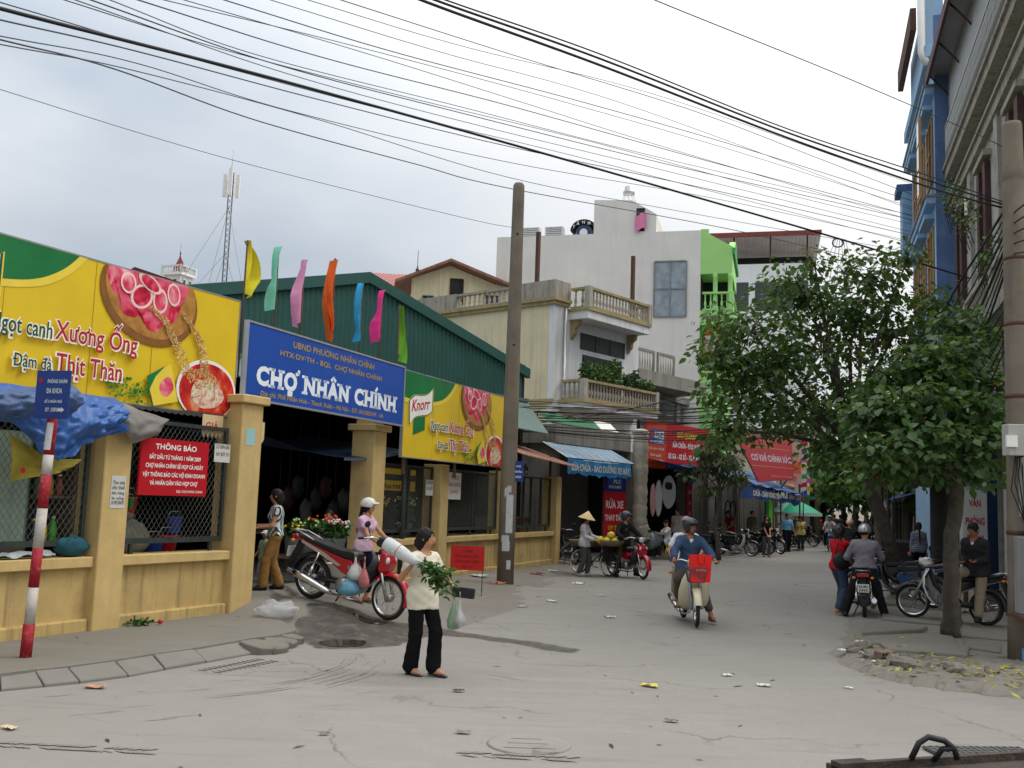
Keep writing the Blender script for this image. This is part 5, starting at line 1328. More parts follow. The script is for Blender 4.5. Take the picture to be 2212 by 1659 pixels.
for i,(x,y,r_,hgt,k,lb)in enumerate(PLN):
 p=thing('potted_plant',lb,'plant',onhouse(x,y,5.76),R(along(40)),'potted plants on the balcony')
 mb=MB();mb.lathe([(0.12,0),(0.20,0.30),(0.22,0.32),(0.19,0.32),(0.17,0.26)],(0,0,0.42),12);mb.bb(-0.12,0.12,-0.12,0.12,0,0.42);mb.build('pot',M_pot,p)
 leaf_blob((0,0,0.85+hgt*0.7),(r_,r_*0.7,hgt),int(420*r_/0.5),0.15,RNG).build('foliage',M_leaf2 if k else M_leaf,p)
 mb=MB();mb.tube([(0,0,0.7),(0.03,0,0.85+hgt*0.5)],0.02,5);mb.build('stem',M_rust,p)
# ---- slanted concrete canopy with lattice, next to the cream house
cn=thing('concrete_terrace','weathered concrete terrace with lattice parapet right of the cream house','building',onhouse(6.0,2.0,0),R(along(40)))
bbp(cn,'slab',M_conc,0.0,6.2,-1.9,3.0,7.15,7.45);bbp(cn,'wall',M_conc,0.02,5.6,0.6,3.0,3.9,7.15);bbp(cn,'parapet_base',M_conc,0,6.2,-1.9,-1.75,7.45,7.75)
for k in range(2):
 x0=0.1+1.75*k;pn=MB().bb(x0,x0+1.5,-1.86,-1.78,8.55,8.68).bb(x0,x0+0.1,-1.86,-1.78,7.75,8.55).bb(x0+1.4,x0+1.5,-1.86,-1.78,7.75,8.55).build('lattice_frame',M_conc,cn)
 for q in range(12):
  mb=MB();xx=x0+0.16+q*0.105;mb.tube([(xx,-1.82,7.75),(xx+0.05*(1 if q%2 else-1),-1.82,8.55)],0.016,5);mb.build('lattice_bar',M_balu,pn)
# ---- big grey blank-walled building with green street bay
GC=Vector((9.45,50.0,0));GA=15.0
gb=thing('grey_building','tall blank grey rendered building with roof tower and bright green street front','building',tuple(GC),R(along(GA)))
bbp(gb,'side_wall',M_greyw,0,0.3,0.0,10.9,0,16.0);bbp(gb,'front_wall',M_grn_b,0.31,6,0,0.3,0,16.0);bbp(gb,'rear_wall',M_greyw,0.31,6,10.6,10.9,0,15.9);bbp(gb,'end_wall',M_greyw,5.7,6,0.31,10.59,0,15.9)
bbp(gb,'roof_slab',M_conc,0.2,5.9,0.2,10.7,15.5,15.7)
tw=MB();tw.add([(0,2.3,16.0),(0,5.6,16.0),(0,5.6,17.85),(0,3.6,17.75),(0,2.3,16.95),(3,2.3,16.0),(3,5.6,16.0),(3,5.6,17.85),(3,3.6,17.75),(3,2.3,16.95)],[(0,1,2,3,4),(9,8,7,6,5),(0,5,6,1),(1,6,7,2),(2,7,8,3),(3,8,9,4),(4,9,5,0)])
tw=tw.build('roof_tower',M_greyw,gb);bbp(tw,'opening',M_dark,-0.012,0.0,2.9,3.35,16.05,17.3)
window(gb,0.7,2.35,11.5,14.4,y=-0.02,nx=2,nz=2,frame=M_shutter,glass=M_film,axis='Y',fw=0.07)
window(gb,8.6,9.9,12.55,13.35,y=-0.02,nx=3,nz=1,frame=M_whitep,glass=M_glass,axis='Y',bars=6)
bay=bbp(gb,'bay_slab',M_grn_b,0.0,5.2,-1.6,0.0,8.3,8.6)
for(z0,z1)in((11.55,11.8),(13.7,15.0)):bbp(gb,'bay_slab',M_grn_b,0.0,5.2,-1.6,-0.002,z0,z1)
mb=MB();mb.prism([(-1.75,15.0),(0.0,15.0),(0.0,16.05),(-0.4,16.05),(-0.4,15.8)],0.0,0.4,plane='YZ');mb.build('bay_parapet',M_grn_b,gb)
mb=MB();mb.prism([(0.0,15.0),(5.2,15.0),(2.6,16.0)],-1.65,-1.35);mb.build('pediment',M_grn_b,gb);mb=MB();mb.prism([(0.7,15.1),(4.5,15.1),(2.6,15.8)],-1.70,-1.65);mb.build('pediment_relief',M_grn_d,gb)
bbp(gb,'bay_cornice',M_grn_d,-0.05,5.3,-1.72,-1.6,14.7,15.0)
for y in(-0.75,-1.5):
 mb=MB();mb.lathe([(0.16,11.8),(0.16,12.0),(0.12,12.1),(0.12,13.5),(0.18,13.7)],(0.15,y,0),10);mb.build('column',M_grn_b,gb)
 mb=MB();mb.lathe([(0.16,8.6),(0.16,8.8),(0.12,8.9),(0.12,11.35),(0.18,11.55)],(0.15,y,0),10);mb.build('column',M_grn_b,gb)
balustrade(gb,(0.06,-0.12),(0.06,-1.5),11.8,12.75,0.26,m=M_grn_b,trim=M_grn_b,post=False);balustrade(gb,(0.06,-1.55),(5.1,-1.55),11.8,12.75,0.26,m=M_grn_b,trim=M_grn_b);balustrade(gb,(0.06,-0.12),(0.06,-1.5),8.6,9.45,0.26,m=M_grn_b,trim=M_grn_b,post=False)
mb=MB();mb.lathe([(0.1,11.0),(0.75,11.2),(0.95,11.55)],(1.0,-1.0,0),24);mb.build('round_balcony',M_grn_b,gb)
bbp(gb,'recess_shade',M_dark,0.32,5.0,-0.02,-0.001,11.85,13.65);bbp(gb,'bay_back',M_dark,2.0,2.1,-1.58,-0.03,11.85,13.68);bbp(gb,'bay_back',M_grn_d,1.4,1.5,-1.58,-0.03,8.62,11.5);bbp(gb,'bay_band',M_grn_b,-0.01,5.21,-1.61,-0.003,11.05,11.55);bbp(gb,'bay_base',M_grn_b,0.0,5.2,-1.3,-0.003,0.0,8.3)  # flat near-black sheets stand in for the shade in the upper bay
wd=bbp(gb,'wooden_window',M_wood_o,0.05,0.14,-0.95,-0.20,8.7,10.6)
mb=MB();mb.lathe([(0.0,0),(0.375,0.0),(0.375,0.08),(0.0,0.08)],(0.05,-0.575,10.6),20,axis='X');mb.build('arch_top',M_wood_o,wd)
for i in range(2):
 for j in range(4):bbp(wd,'pane',mat('frosted_pane',(0.45,0.42,0.36),0.3,0.1),0.035,0.05,-0.90+0.35*i,-0.62+0.35*i,8.8+0.44*j,9.18+0.44*j)
mb=MB();mb.tube([(0.0,-0.2-0.375+0.45*math.cos(a),10.6+0.45*math.sin(a))for a in[PI*i/10 for i in range(11)]],0.06,6);mb.build('arch_moulding',M_grn_d,gb)
gM=Matrix.Translation(GC)@Matrix.Rotation(R(along(GA)),4,'Z')
def ongrey(x,y,z):return tuple(gM@Vector((x,y,z)))
for k,(yy,lb)in enumerate(((9.2,'air conditioner box at the left end of the grey building roof'),(7.9,'air conditioner box further right on the grey building roof'))):
 ac=thing('air_conditioner',lb,'air conditioner',ongrey(0.6,yy,15.7),R(along(GA)),'air conditioners on the grey roof');bbp(ac,'case',M_whitep,0,0.5,-0.5,0.5,0.3,0.95);bbp(ac,'stand',M_rust,0.05,0.45,-0.45,0.45,0,0.3)
 gr=bbp(ac,'grille',M_shutter,-0.012,0.0,-0.42,0.42,0.36,0.9)
 for q in range(5):bbp(gr,'slat',M_whitep,-0.02,-0.012,-0.42,0.42,0.40+0.1*q,0.44+0.1*q)
wt=thing('water_tank','horizontal round end water tank with dark canvas roof on the grey building','water tank',ongrey(1.0,6.2,15.75),R(along(GA)));wt.scale=(0.72,0.72,0.72)
mb=MB();mb.lathe([(0.3,-0.9),(0.62,-0.75),(0.66,0),(0.62,0.75),(0.3,0.9)],(0,0,0.72),20,axis='X');mb.build('drum',M_alum,wt)
mb=MB();mb.lathe([(0.30,-1.0),(0.30,-0.88)],(0,0,0.60),18,axis='X');mb.build('end_cap',B_wht,wt);mb=MB();mb.lathe([(0.50,-0.97),(0.50,-0.90)],(0,0,0.66),22,axis='X');mb.build('end_disc',flat('tank_blue',50,70,110),wt)
mb=MB();vs=[]
for i in range(13):
 a=PI*i/12;vs+=[(-1.05,1.0*math.cos(a),0.75+0.85*math.sin(a)),(0.8,1.0*math.cos(a),0.75+0.85*math.sin(a)),(-1.05,0.78*math.cos(a),0.75+0.60*math.sin(a)),(0.8,0.78*math.cos(a),0.75+0.60*math.sin(a))]
mb.add(vs,[(4*i,4*i+4,4*i+5,4*i+1)for i in range(12)]+[(4*i+2,4*i+3,4*i+7,4*i+6)for i in range(12)]+[(4*i,4*i+2,4*i+6,4*i+4)for i in range(12)]);mb.build('canvas_roof',M_blk,wt)
for q,chx in enumerate('TÂNM'):
 o=link('tank_lettering',text_mesh(chx,0.3,B_wht,bold=0.03),wt);a=R(150-30*q);o.location=(-1.07,0.80*math.cos(PI-a)*-1*-1,0.70+0.66*math.sin(a));o.rotation_euler=(0,0,-PI/2)
 o.location=(-1.07,-0.84*math.cos(a),0.64+0.62*math.sin(a))
wt2=thing('roof_tank_stand','round steel tank on a splayed white stand on top of the roof tower','water tank',ongrey(0.9,3.9,17.75),0);wt2.scale=(0.6,0.6,0.5)
mb=MB()
for k in range(8):
 a=2*PI*k/8;mb.tube([(0.75*math.cos(a),0.75*math.sin(a),0),(0.42*math.cos(a),0.42*math.sin(a),1.15)],0.03,5)
mb.build('stand',B_wht,wt2);mb=MB();mb.lathe([(0.1,1.15),(0.52,1.2),(0.52,1.5),(0.38,1.62),(0.38,2.0),(0.2,2.15),(0.02,2.18)],n=16);mb.build('tank',M_alum,wt2)
ln=thing('hanging_laundry','pink clothes hanging from the tower opening on the grey building','clothes',ongrey(-0.12,3.1,16.0),R(along(GA)))
mb=MB();mb.grid(lambda a,b:(-0.05+0.05*math.sin(a*9),-0.30+0.6*a,0.95-0.85*b+0.1*math.sin(a*6)),8,8);mb.build('cloth',flat('pink_cloth',220,130,168),ln);mb=MB();mb.tube([(0,-0.4,1.0),(0,0.4,1.0)],0.012,5);mb.build('rail',M_alu,ln)
# ---- white building behind, with open top floor
wb=thing('white_building','white five storey building behind the tree with a red edged metal roof','building',(12.6,64.0,0),R(along(105)))
bbp(wb,'wall',M_white_b,-3,6.4,0,0.3,0,17.6);bbp(wb,'end_wall',M_white_b,6.1,6.4,0.31,12,0,17.6);bbp(wb,'back_wall',M_white_b,-3,6.0,11.7,12,0,17.6)
for(x0,x1)in((1.2,2.6),(3.0,5.4),(5.7,6.3)):bbp(wb,'window',M_glass,x0,x1,-0.02,-0.002,14.5,16.4)
for k in range(3):
 for j in range(2):bbp(wb,'window',M_glass,-2.2+2.9*k,-0.9+2.9*k,-0.02,-0.002,5+4.2*j,6.6+4.2*j)
mb=MB();mb.grid(lambda a,b:(-4.5+11.6*a,-0.8+13*b,19.5+0.35*b+0.03*math.sin(a*300)),200,1);mb.build('roof_sheet',mat('pink_grey_sheet',(0.62,0.56,0.56),0.6,0.15,1.0),wb)
bbp(wb,'roof_edge',mat('red_edge',(0.22,0.05,0.045),0.7,0.2),-4.5,7.1,-0.9,-0.8,19.2,19.5)
for k in range(5):bbp(wb,'roof_post',M_rust,-3+2.3*k,-2.9+2.3*k,0.1,0.2,17.6,19.5)
bbp(wb,'roof_back',M_dark,-4,6.8,6,6.2,17.6,19.5)
# ---- roofs seen over the market hall
lh=thing('cream_roof_house','cream rooftop room with low sheet roof behind the market hall','house',tuple(at(888,640,52)-Vector((0,0,at(888,640,52).z-0.5))),R(along(82)))
bbp(lh,'wall',M_cream,0,5.6,0,0.2,0,12.4);bbp(lh,'side_wall',M_cream,-0.0,0.2,0.21,5,0,12.2)
mb=MB();mb.prism([(0.0,12.4),(5.6,12.4),(5.6,12.45),(2.0,13.7),(0.0,12.9)],0.0,0.2);mb.build('gable',M_cream,lh)
for(xa,za,xb,zb)in((-0.9,12.62,2.0,13.95),(2.0,13.95,6.1,12.5)):
 mb=MB();mb.add([(xa,-0.7,za),(xb,-0.7,zb),(xb,5.2,zb),(xa,5.2,za),(xa,-0.7,za-0.14),(xb,-0.7,zb-0.14),(xb,5.2,zb-0.14),(xa,5.2,za-0.14)],[(0,1,2,3),(7,6,5,4),(0,4,5,1),(1,5,6,2),(2,6,7,3),(3,7,4,0)]);mb.build('roof_sheet',M_sheet,lh)
window(lh,2.05,2.75,11.6,13.0,y=-0.02,nx=1,nz=1,frame=M_rust,glass=M_dark);window(lh,0.6,1.2,11.3,12.0,nx=2,nz=4,frame=M_shutter,glass=M_dark);window(lh,3.9,4.7,11.4,12.2,nx=2,nz=1,frame=M_rust)
th=thing('tiled_roof_house','house with orange red tiled roof behind the market hall ridge','house',tuple(at(795,640,60)-Vector((0,0,at(795,640,60).z))),R(along(85)))
bbp(th,'wall',M_whitep,0,3.2,0.3,6,0,14.4)
for k in range(9):
 mb=MB();mb.grid(lambda a,b,k=k:(-0.5+4.2*a,-0.5+0.33*k+0.36*b,14.25+0.19*k+0.19*b+0.035*math.sin(a*110)+0.03*(1-b)),120,1);mb.build('tile_course',M_tile_red,th)
mb=MB();mb.tube([(2.9,2.5,15.9),(2.9,2.5,16.6)],[0.12,0.03],8);mb.ell((2.9,2.5,16.3),(0.13,0.13,0.13));mb.tube([(2.9,2.5,16.6),(2.9,2.5,17.6)],0.02,5);mb.build('finial',M_rust,th)
rt=thing('turret_house','small white turret with dark red pointed roof behind the left billboard','tower',tuple(at(383,640,70)-Vector((0,0,at(383,640,70).z))),R(70));rt.scale=(0.72,0.72,1)
q=at(383,598,70).z
bbp(rt,'wall',M_whitep,-0.95,0.95,-0.95,0.95,0,q);bbp(rt,'gallery',B_wht,-1.2,1.2,-1.2,1.2,q,q+0.12)
balustrade(rt,(-1.1,-1.1),(1.1,-1.1),q+0.12,q+0.7,0.25,m=M_whitep,trim=M_whitep);balustrade(rt,(-1.1,-1.1),(-1.1,1.1),q+0.12,q+0.7,0.25,m=M_whitep,trim=M_whitep)
mb=MB();mb.lathe([(1.05,q+0.3),(0.55,q+0.85),(0.12,q+1.4),(0.05,q+1.6),(0.1,q+1.68),(0.02,q+1.9),(0.015,q+2.5)],n=4,smooth=False);mb.build('roof',mat('dark_red_tile',srgb(120,52,44),0.8,0.2),rt)
for x in(-0.6,0.25):window(rt,x,x+0.45,q-1.1,q-0.3,y=-0.97,nx=1,nz=1)
for y in(-0.6,0.25):window(rt,y,y+0.45,q-1.1,q-0.3,y=-0.97,nx=1,nz=1,axis='Y')
rg=thing('red_roof_house','house with dark red sheet roof showing over the left billboard','house',tuple(at(230,640,50)-Vector((0,0,at(230,640,50).z))),R(along(88)))
q=at(262,575,50).z;bbp(rg,'wall',M_cream,0,4.6,0.3,6,0,q-0.9);mb=MB();mb.add([(-0.2,0,q-1.0),(1.3,0.0,q),(5.0,0.0,q-1.1),(-0.2,6,q-1.0),(1.3,6,q),(5.0,6,q-1.1)],[(0,1,4,3),(1,2,5,4),(0,2,1),(3,4,5)]);mb.build('roof',mat('dark_red_sheet',srgb(104,44,42),0.8,0.2),rg)
am=at(483,610,58);mst=thing('antenna_mast','slim lattice phone mast with three white antennas against the sky','mast',(am.x,am.y,0));zt_=at(497,372,58).z
mb=MB();r3=0.16
for k in range(3):
 a=2*PI*k/3+0.3;mb.tube([(r3*math.cos(a),r3*math.sin(a),8),(r3*math.cos(a),r3*math.sin(a),zt_)],0.035,5)
n=int((zt_-8)/0.35)
for i in range(n):
 for k in range(3):
  a,b=2*PI*k/3+0.3,2*PI*(k+1)/3+0.3;z0=8+i*0.35;mb.tube([(r3*math.cos(a),r3*math.sin(a),z0),(r3*math.cos(b),r3*math.sin(b),z0+0.35)],0.013,4,cap=False)
mb.build('lattice',mat('mast_steel',(0.10,0.10,0.11),0.5,0.2,metal=0.5),mst)
for k,(dx,dy)in enumerate(((-0.34,0.1),(0.08,-0.3),(0.40,0.2))):
 mb=MB();mb.bb(dx-0.11,dx+0.11,dy-0.07,dy+0.07,zt_-1.5,zt_-0.1+0.25*(k==1));mb.tube([(0,0,zt_-1.3),(dx,dy,zt_-1.3)],0.03,5);mb.tube([(0,0,zt_-0.6),(dx,dy,zt_-0.6)],0.03,5);mb.build('antenna_panel',B_wht,mst)
mb=MB();mb.tube([(0,0,zt_-0.2),(0.05,0,zt_+1.4)],0.018,5);mb.build('rod',M_alu,mst)
for k,(dx,dy)in enumerate(((-3.4,-2),(-2.2,3),(2.8,-1.5),(1.2,3))):
 for z in(zt_-2.2,zt_-5):mb=MB();mb.tube([(0,0,z),(dx*1.3,dy,9)],0.012,4,cap=False);mb.build('guy_wire',M_alu,mst)
mb=MB();mb.bb(-3,3,-2,2,0,9.0);mb.build('roof_block',M_greyw,mst)
# ==== SHOPS ALONG THE BEND
SO=Vector((2.9,34.0,0));SA=35.0
sM=Matrix.Translation(SO)@Matrix.Rotation(R(along(SA)),4,'Z')
def onshop(x,y,z):return tuple(sM@Vector((x,y,z)))
M_blu_tarp=mat('blue_tarp',srgb(46,88,150),0.55,0.18,1.5,spec=0.3,blot=0.5,bcol=srgb(120,140,160),blscale=1.2)
M_blu_stripe=mat('striped_tarp',srgb(96,146,190),0.6,0.15,1.5,wave=(0,0.30,srgb(176,176,160),0.42),blot=0.4,bcol=srgb(120,110,96),blscale=1.0)
M_valance=mat('valance_blue',srgb(40,128,182),0.6,0.15,1.2,blot=0.35,bcol=srgb(110,130,140),blscale=2.0)
M_navy=mat('navy_valance',srgb(40,66,120),0.6,0.15,1.2)
M_sred=mat('sign_red',srgb(190,22,32),0.5,0.08,1.0);M_sorange=flat('sign_orange',206,70,32);M_snavy=flat('sign_navy',34,44,120);M_syel=flat('sign_yellow',222,200,40)
M_dred=mat('dull_red_sign',srgb(150,26,36),0.55,0.10,1.0)
def skirt_line(n,amp,seed):
 return[amp*math.sin(i*1.3+seed)+amp*0.6*math.sin(i*2.9+seed)for i in range(n)]
# --- shop A: wash bay with striped awning
sa=thing('repair_shop','low concrete motorbike wash shop with striped blue awning past the market fence','shop',tuple(SO),R(along(SA)))
bbp(sa,'wall',mat('shade_toned_wall',(0.13,0.12,0.105),0.95),-0.2,2.35,1.6,1.8,0,3.9);bbp(sa,'side_wall',M_conc,-2.4,-2.2,0.0,4.5,0,3.9);bbp(sa,'back_wall',M_dark,-2.2,2.4,2.9,3.0,0,3.75)  # wall colour darkened to carry the shade under the awning
bbp(sa,'roof_slab',M_conc,-2.6,2.5,-0.05,4.6,3.75,4.35);bbp(sa,'floor',M_pave,-2.4,2.5,-1.2,4.4,0.0,0.08)
bbp(sa,'door',mat('plank_door',(0.19,0.16,0.11),0.85,0.2,3,streak=0.5),-1.0,-0.2,1.55,1.62,0.08,2.5);bbp(sa,'door_post',M_rust,-1.08,-1.0,1.5,1.62,0.08,2.6);bbp(sa,'door_post',M_rust,-0.28,-0.2,1.48,1.55,0.08,2.6)
aw=MB();aw.grid(lambda a,b:(-3.3+4.4*a,0.0-0.95*b,3.74-0.50*b-0.08*math.sin(PI*a)*b+0.02*math.sin(a*40)*b),40,6);aw.build('awning',M_blu_stripe,sa)
def val(a,b):return(-3.3+4.1*a,-0.97+0.03*math.sin(a*24)*b,3.24-0.06*math.sin(PI*a)-(0.46+0.03*math.sin(a*30)+0.02*math.sin(a*71))*b)
vl=MB();vl.grid(val,50,4);vl.build('valance',M_valance,sa);text(sa,'SỬA CHỮA - BẢO DƯỠNG XE MÁY',-1.25,2.86,-1.02,1,flat('valance_text',206,204,188),w=3.8,h=0.30,bold=0.03)
mb=MB()
for x in(-3.25,1.05):mb.tube([(x,0,3.68),(x,-0.95,3.22)],0.02,5)
mb.tube([(-3.3,-0.95,3.23),(1.1,-0.95,3.23)],0.02,5);mb.build('awning_frame',M_rust,sa)
ws=thing('wash_sign','red upright sign with white and yellow letters and blue head at the wash shop','sign',onshop(0.85,-0.35,0.50),R(along(SA+16)))
bbp(ws,'panel',M_sred,-0.52,0.52,0.0,0.05,0,2.35);bbp(ws,'head',M_snavy,-0.52,0.52,-0.004,-0.001,1.78,2.35)
lgp=bbp(ws,'logo_panel',flat('logo_blue',60,80,160),-0.34,0.34,-0.008,-0.005,1.86,2.28);text(lgp,'PLC',0.10,2.07,-0.010,1,B_wht,w=0.34,h=0.13,bold=0.03);text(lgp,'PETROLIMEX',0,1.90,-0.010,1,B_wht,w=0.60,h=0.09,bold=0.02)
for s,z,w,h,m in(('RỬA XE',1.22,0.84,0.36,B_wht),('THAY DẦU',0.80,0.92,0.30,B_wht),('UY TÍN',0.48,0.60,0.20,M_syel),('TRÁCH NHIỆM',0.16,0.92,0.18,M_syel)):text(ws,s,0,z,-0.006,1,m,w=w,h=h,bold=0.03)
mb=MB();mb.bb(-0.55,-0.52,0,0.06,-0.5,2.4);mb.bb(0.52,0.55,0,0.06,-0.5,2.4);mb.build('posts',M_rust,ws)
dc=thing('ventilation_duct','crumpled silver canvas duct hanging beside the red wash sign','duct',onshop(1.72,-0.85,0),R(along(SA)))
mb=MB();pts=[(0,0,4.35),(0,0,3.2),(0.0,0,2.0),(0.0,0,1.35),(0.08,-0.05,1.0),(0.35,-0.1,0.72)];fine=[]
for i in range(len(pts)-1):
 for s in range(8):fine.append(Vector(pts[i]).lerp(Vector(pts[i+1]),s/8))
mb.tube(fine,[0.27+0.016*math.sin(i*2.4)+0.012*math.sin(i*5.1)for i in range(len(fine))],14);mb.build('canvas_tube',mat('silver_canvas',(0.42,0.39,0.31),0.45,0.15,4,metal=0.25,bump=0.5,bscale=9),dc)
mb=MB();mb.lathe([(0.1,-0.4),(0.30,-0.36),(0.33,-0.3),(0.33,-0.05),(0.30,0.0),(0.33,0.05),(0.33,0.3),(0.30,0.36),(0.1,0.40)],(0.75,-0.12,0.62),18,axis='X');mb.build('blower_drum',mat('galvanised',(0.22,0.25,0.27),0.4,0.2,metal=0.6),dc)
mb=MB();mb.bb(0.5,1.0,-0.3,0.06,0.02,0.34);mb.build('blower_stand',M_blk,dc);mb=MB();mb.ell((0,0,4.38),(0.32,0.3,0.14));mb.build('top_cap',mat('pale_canvas',(0.5,0.47,0.38),0.7,0.15),dc)
ga=thing('green_awning','green and white folded awning above the wash shop roof','awning',onshop(-0.2,1.2,4.45),R(along(SA)))
mb=MB();mb.grid(lambda a,b:(-1.6+3.6*a,-0.4*b,0.42-0.36*b+0.02*math.sin(a*20)),14,4);mb.build('sheet',mat('dark_green_tarp',srgb(20,104,62),0.6,0.15),ga);mb=MB();mb.grid(lambda a,b:(2.0+1.3*a,-0.4*b,0.42-0.36*b),6,4);mb.build('white_end',B_wht,ga)
mb=MB();mb.tube([(-1.6,0,0.42),(3.3,0,0.42)],0.025,5);mb.tube([(-1.6,0,0),(-1.6,0,0.42)],0.025,5);mb.tube([(3.3,0,0),(3.3,0,0.42)],0.025,5);mb.build('frame',M_rust,ga)
# --- shop B: motorbike repair
sb=thing('repair_shop','dark open motorbike repair shop with red strip signs on its posts','shop',tuple(SO),R(along(SA)))
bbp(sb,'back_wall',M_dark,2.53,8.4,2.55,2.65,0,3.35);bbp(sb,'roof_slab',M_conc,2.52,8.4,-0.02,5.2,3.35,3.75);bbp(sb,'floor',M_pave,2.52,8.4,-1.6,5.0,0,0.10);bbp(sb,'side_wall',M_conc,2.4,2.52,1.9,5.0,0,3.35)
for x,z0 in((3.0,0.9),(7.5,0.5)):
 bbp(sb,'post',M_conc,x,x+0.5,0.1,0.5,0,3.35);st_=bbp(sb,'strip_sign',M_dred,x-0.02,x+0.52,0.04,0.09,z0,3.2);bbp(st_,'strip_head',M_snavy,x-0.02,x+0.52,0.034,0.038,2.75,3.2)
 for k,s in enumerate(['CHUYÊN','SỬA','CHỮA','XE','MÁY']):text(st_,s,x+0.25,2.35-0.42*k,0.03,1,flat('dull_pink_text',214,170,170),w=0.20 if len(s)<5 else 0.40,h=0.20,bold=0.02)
bbp(sb,'side_wall',M_dark,8.3,8.4,0.5,2.55,0,3.35);bbp(sb,'side_wall',M_dark,2.53,2.6,0.5,2.55,0,3.35)  # inner walls coloured near black in place of the shop's shade
bb_=thing('shop_billboard','red and orange motorbike repair billboard above the dark shop','billboard',onshop(3.15,-0.35,3.25),R(along(SA+3)))
bbp(bb_,'panel',M_sred,0,5.0,0.0,0.08,0,1.72);bbp(bb_,'left_panel',M_sorange,0,1.45,-0.003,-0.001,0,1.72);bbp(bb_,'foot_band',M_snavy,1.45,5.0,-0.003,-0.001,0.0,0.22)
lgp=bbp(bb_,'logo_panel',flat('logo_blue',60,80,160),0.22,1.32,-0.006,-0.004,0.86,1.42);bbp(lgp,'logo_field',B_wht,0.56,1.26,-0.009,-0.007,1.08,1.36);text(lgp,'PLC',0.92,1.14,-0.012,1,flat('logo_blue',60,80,160),w=0.55,h=0.17,bold=0.03);text(lgp,'PETROLIMEX',0.77,0.91,-0.009,1,B_wht,w=0.98,h=0.12,bold=0.02);bbp(lgp,'logo_mark',M_sorange,0.30,0.48,-0.009,-0.007,1.10,1.36)
text(bb_,'Dầu nhờn  RACER',0.75,0.66,-0.006,1,B_wht,w=1.1,h=0.10);text(bb_,'Khởi nguồn',0.68,0.42,-0.006,1,B_wht,w=0.8,h=0.13,bold=0.01);text(bb_,'mọi chuyển động',0.74,0.24,-0.006,1,B_wht,w=1.0,h=0.13,bold=0.01)
text(bb_,'ĐỖ QUANG',3.15,1.24,-0.006,1,M_syel,w=1.75,h=0.36,bold=0.045);text(bb_,'SỬA CHỮA - BẢO DƯỠNG',3.2,0.84,-0.006,1,B_wht,w=2.5,h=0.28,bold=0.035);text(bb_,'XE GA - XE SỐ - XE PHÂN KHỐI',3.18,0.40,-0.006,1,B_wht,w=3.2,h=0.30,bold=0.035);text(bb_,'ĐC : 119 NHÂN HOÀ - NHÂN CHÍNH',2.55,0.06,-0.006,1,B_wht,w=1.9,h=0.10,bold=0.02)
mb=MB()
for x in(0.3,2.5,4.7):mb.bb(x,x+0.06,0.08,0.14,-0.25,1.7)
mb.build('support_posts',M_rust,bb_)
# --- shop C: long blue awning
sc_=thing('corner_shop','tyre shop with torn navy blue awning left of the green door','shop',tuple(SO),R(along(SA)))
bbp(sc_,'back_wall',mat('shade_toned_wall',(0.13,0.12,0.105),0.95,0.25,1.5,streak=0.6,scol=(0.05,0.048,0.045),blot=0.5,bcol=(0.22,0.2,0.17)),8.45,17.2,1.8,2.0,0,4.4);bbp(sc_,'floor',M_pave,8.45,17.2,-1.5,1.8,0,0.08)  # back wall: darker concrete tone stands in for awning shade
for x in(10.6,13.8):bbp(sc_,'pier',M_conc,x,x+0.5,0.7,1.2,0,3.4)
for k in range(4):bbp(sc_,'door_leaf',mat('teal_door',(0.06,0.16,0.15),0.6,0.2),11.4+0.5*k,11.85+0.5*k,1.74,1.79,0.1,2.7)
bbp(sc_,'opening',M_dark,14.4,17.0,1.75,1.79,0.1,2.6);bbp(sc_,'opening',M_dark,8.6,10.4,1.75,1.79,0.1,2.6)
mb=MB();mb.grid(lambda a,b:(3.3+13.2*a,0.6-(2.6-0.4*a)*b,3.72-0.15*a-(0.45+0.6*a)*b-0.16*math.sin(PI*b)*math.sin(PI*a*3)**2+0.03*math.sin(a*60+b*5)*b),60,8);mb.build('awning',M_blu_tarp,sc_)
def v2(a,b):return(8.6+7.9*a,-1.78+0.3*a+0.04*math.sin(a*30)*b,2.86-0.22*a-(0.55+0.05*math.sin(a*22)+0.03*math.sin(a*50))*b)
mb=MB();mb.grid(v2,60,4);mb.build('valance',M_navy,sc_)
o=text(sc_,'CHỮA - DÁN VÒNG YÊN',11.6,2.36,-1.74,1,flat('valance_text',206,204,188),w=3.2,h=0.32,bold=0.03,rot=0.026);o.location.y=-1.76
o=text(sc_,'MUI',14.0,2.38,-1.65,1,flat('valance_text',206,204,188),w=0.8,h=0.30,bold=0.03,rot=0.026);o=text(sc_,'Bảo Quế',15.6,2.34,-1.62,1,flat('faded_text',150,152,150),w=1.7,h=0.32,rot=0.026)
for x in(8.7,12.5,16.4):mb=MB();mb.tube([(x,-1.7,0.08),(x,-1.7,2.75)],0.03,6);mb.build('awning_pole',M_rust,sc_)
rs=thing('tilted_red_sign','dark red tilted company sign above the navy awning','sign',onshop(12.3,-0.6,3.05),R(along(SA+12)),rx=-0.30)
P4=[(0.9,0.0),(3.9,0.25),(4.75,2.35),(0.0,2.15)]
mb=MB();mb.prism(P4,0,0.07);mb.build('panel',M_dred,rs)
for z in(0.75,1.65):bbp(rs,'gold_rule',S_gold,0.7,4.2,-0.004,-0.001,z,z+0.02)
text(rs,'CÔNG TY TRÁCH NHIỆM HỮU HẠN',2.4,1.98,-0.004,1,flat('dull_gold',190,140,110),w=2.9,h=0.10);text(rs,'CƠ KHÍ CHÍNH XÁC',2.45,1.02,-0.004,1,flat('dull_grey_text',176,160,170),w=3.3,h=0.42,bold=0.04);text(rs,'XƯỞNG SỐ 2 - ĐT: 5589147',2.9,0.28,-0.004,1,flat('dull_gold',190,140,110),w=1.8,h=0.12)
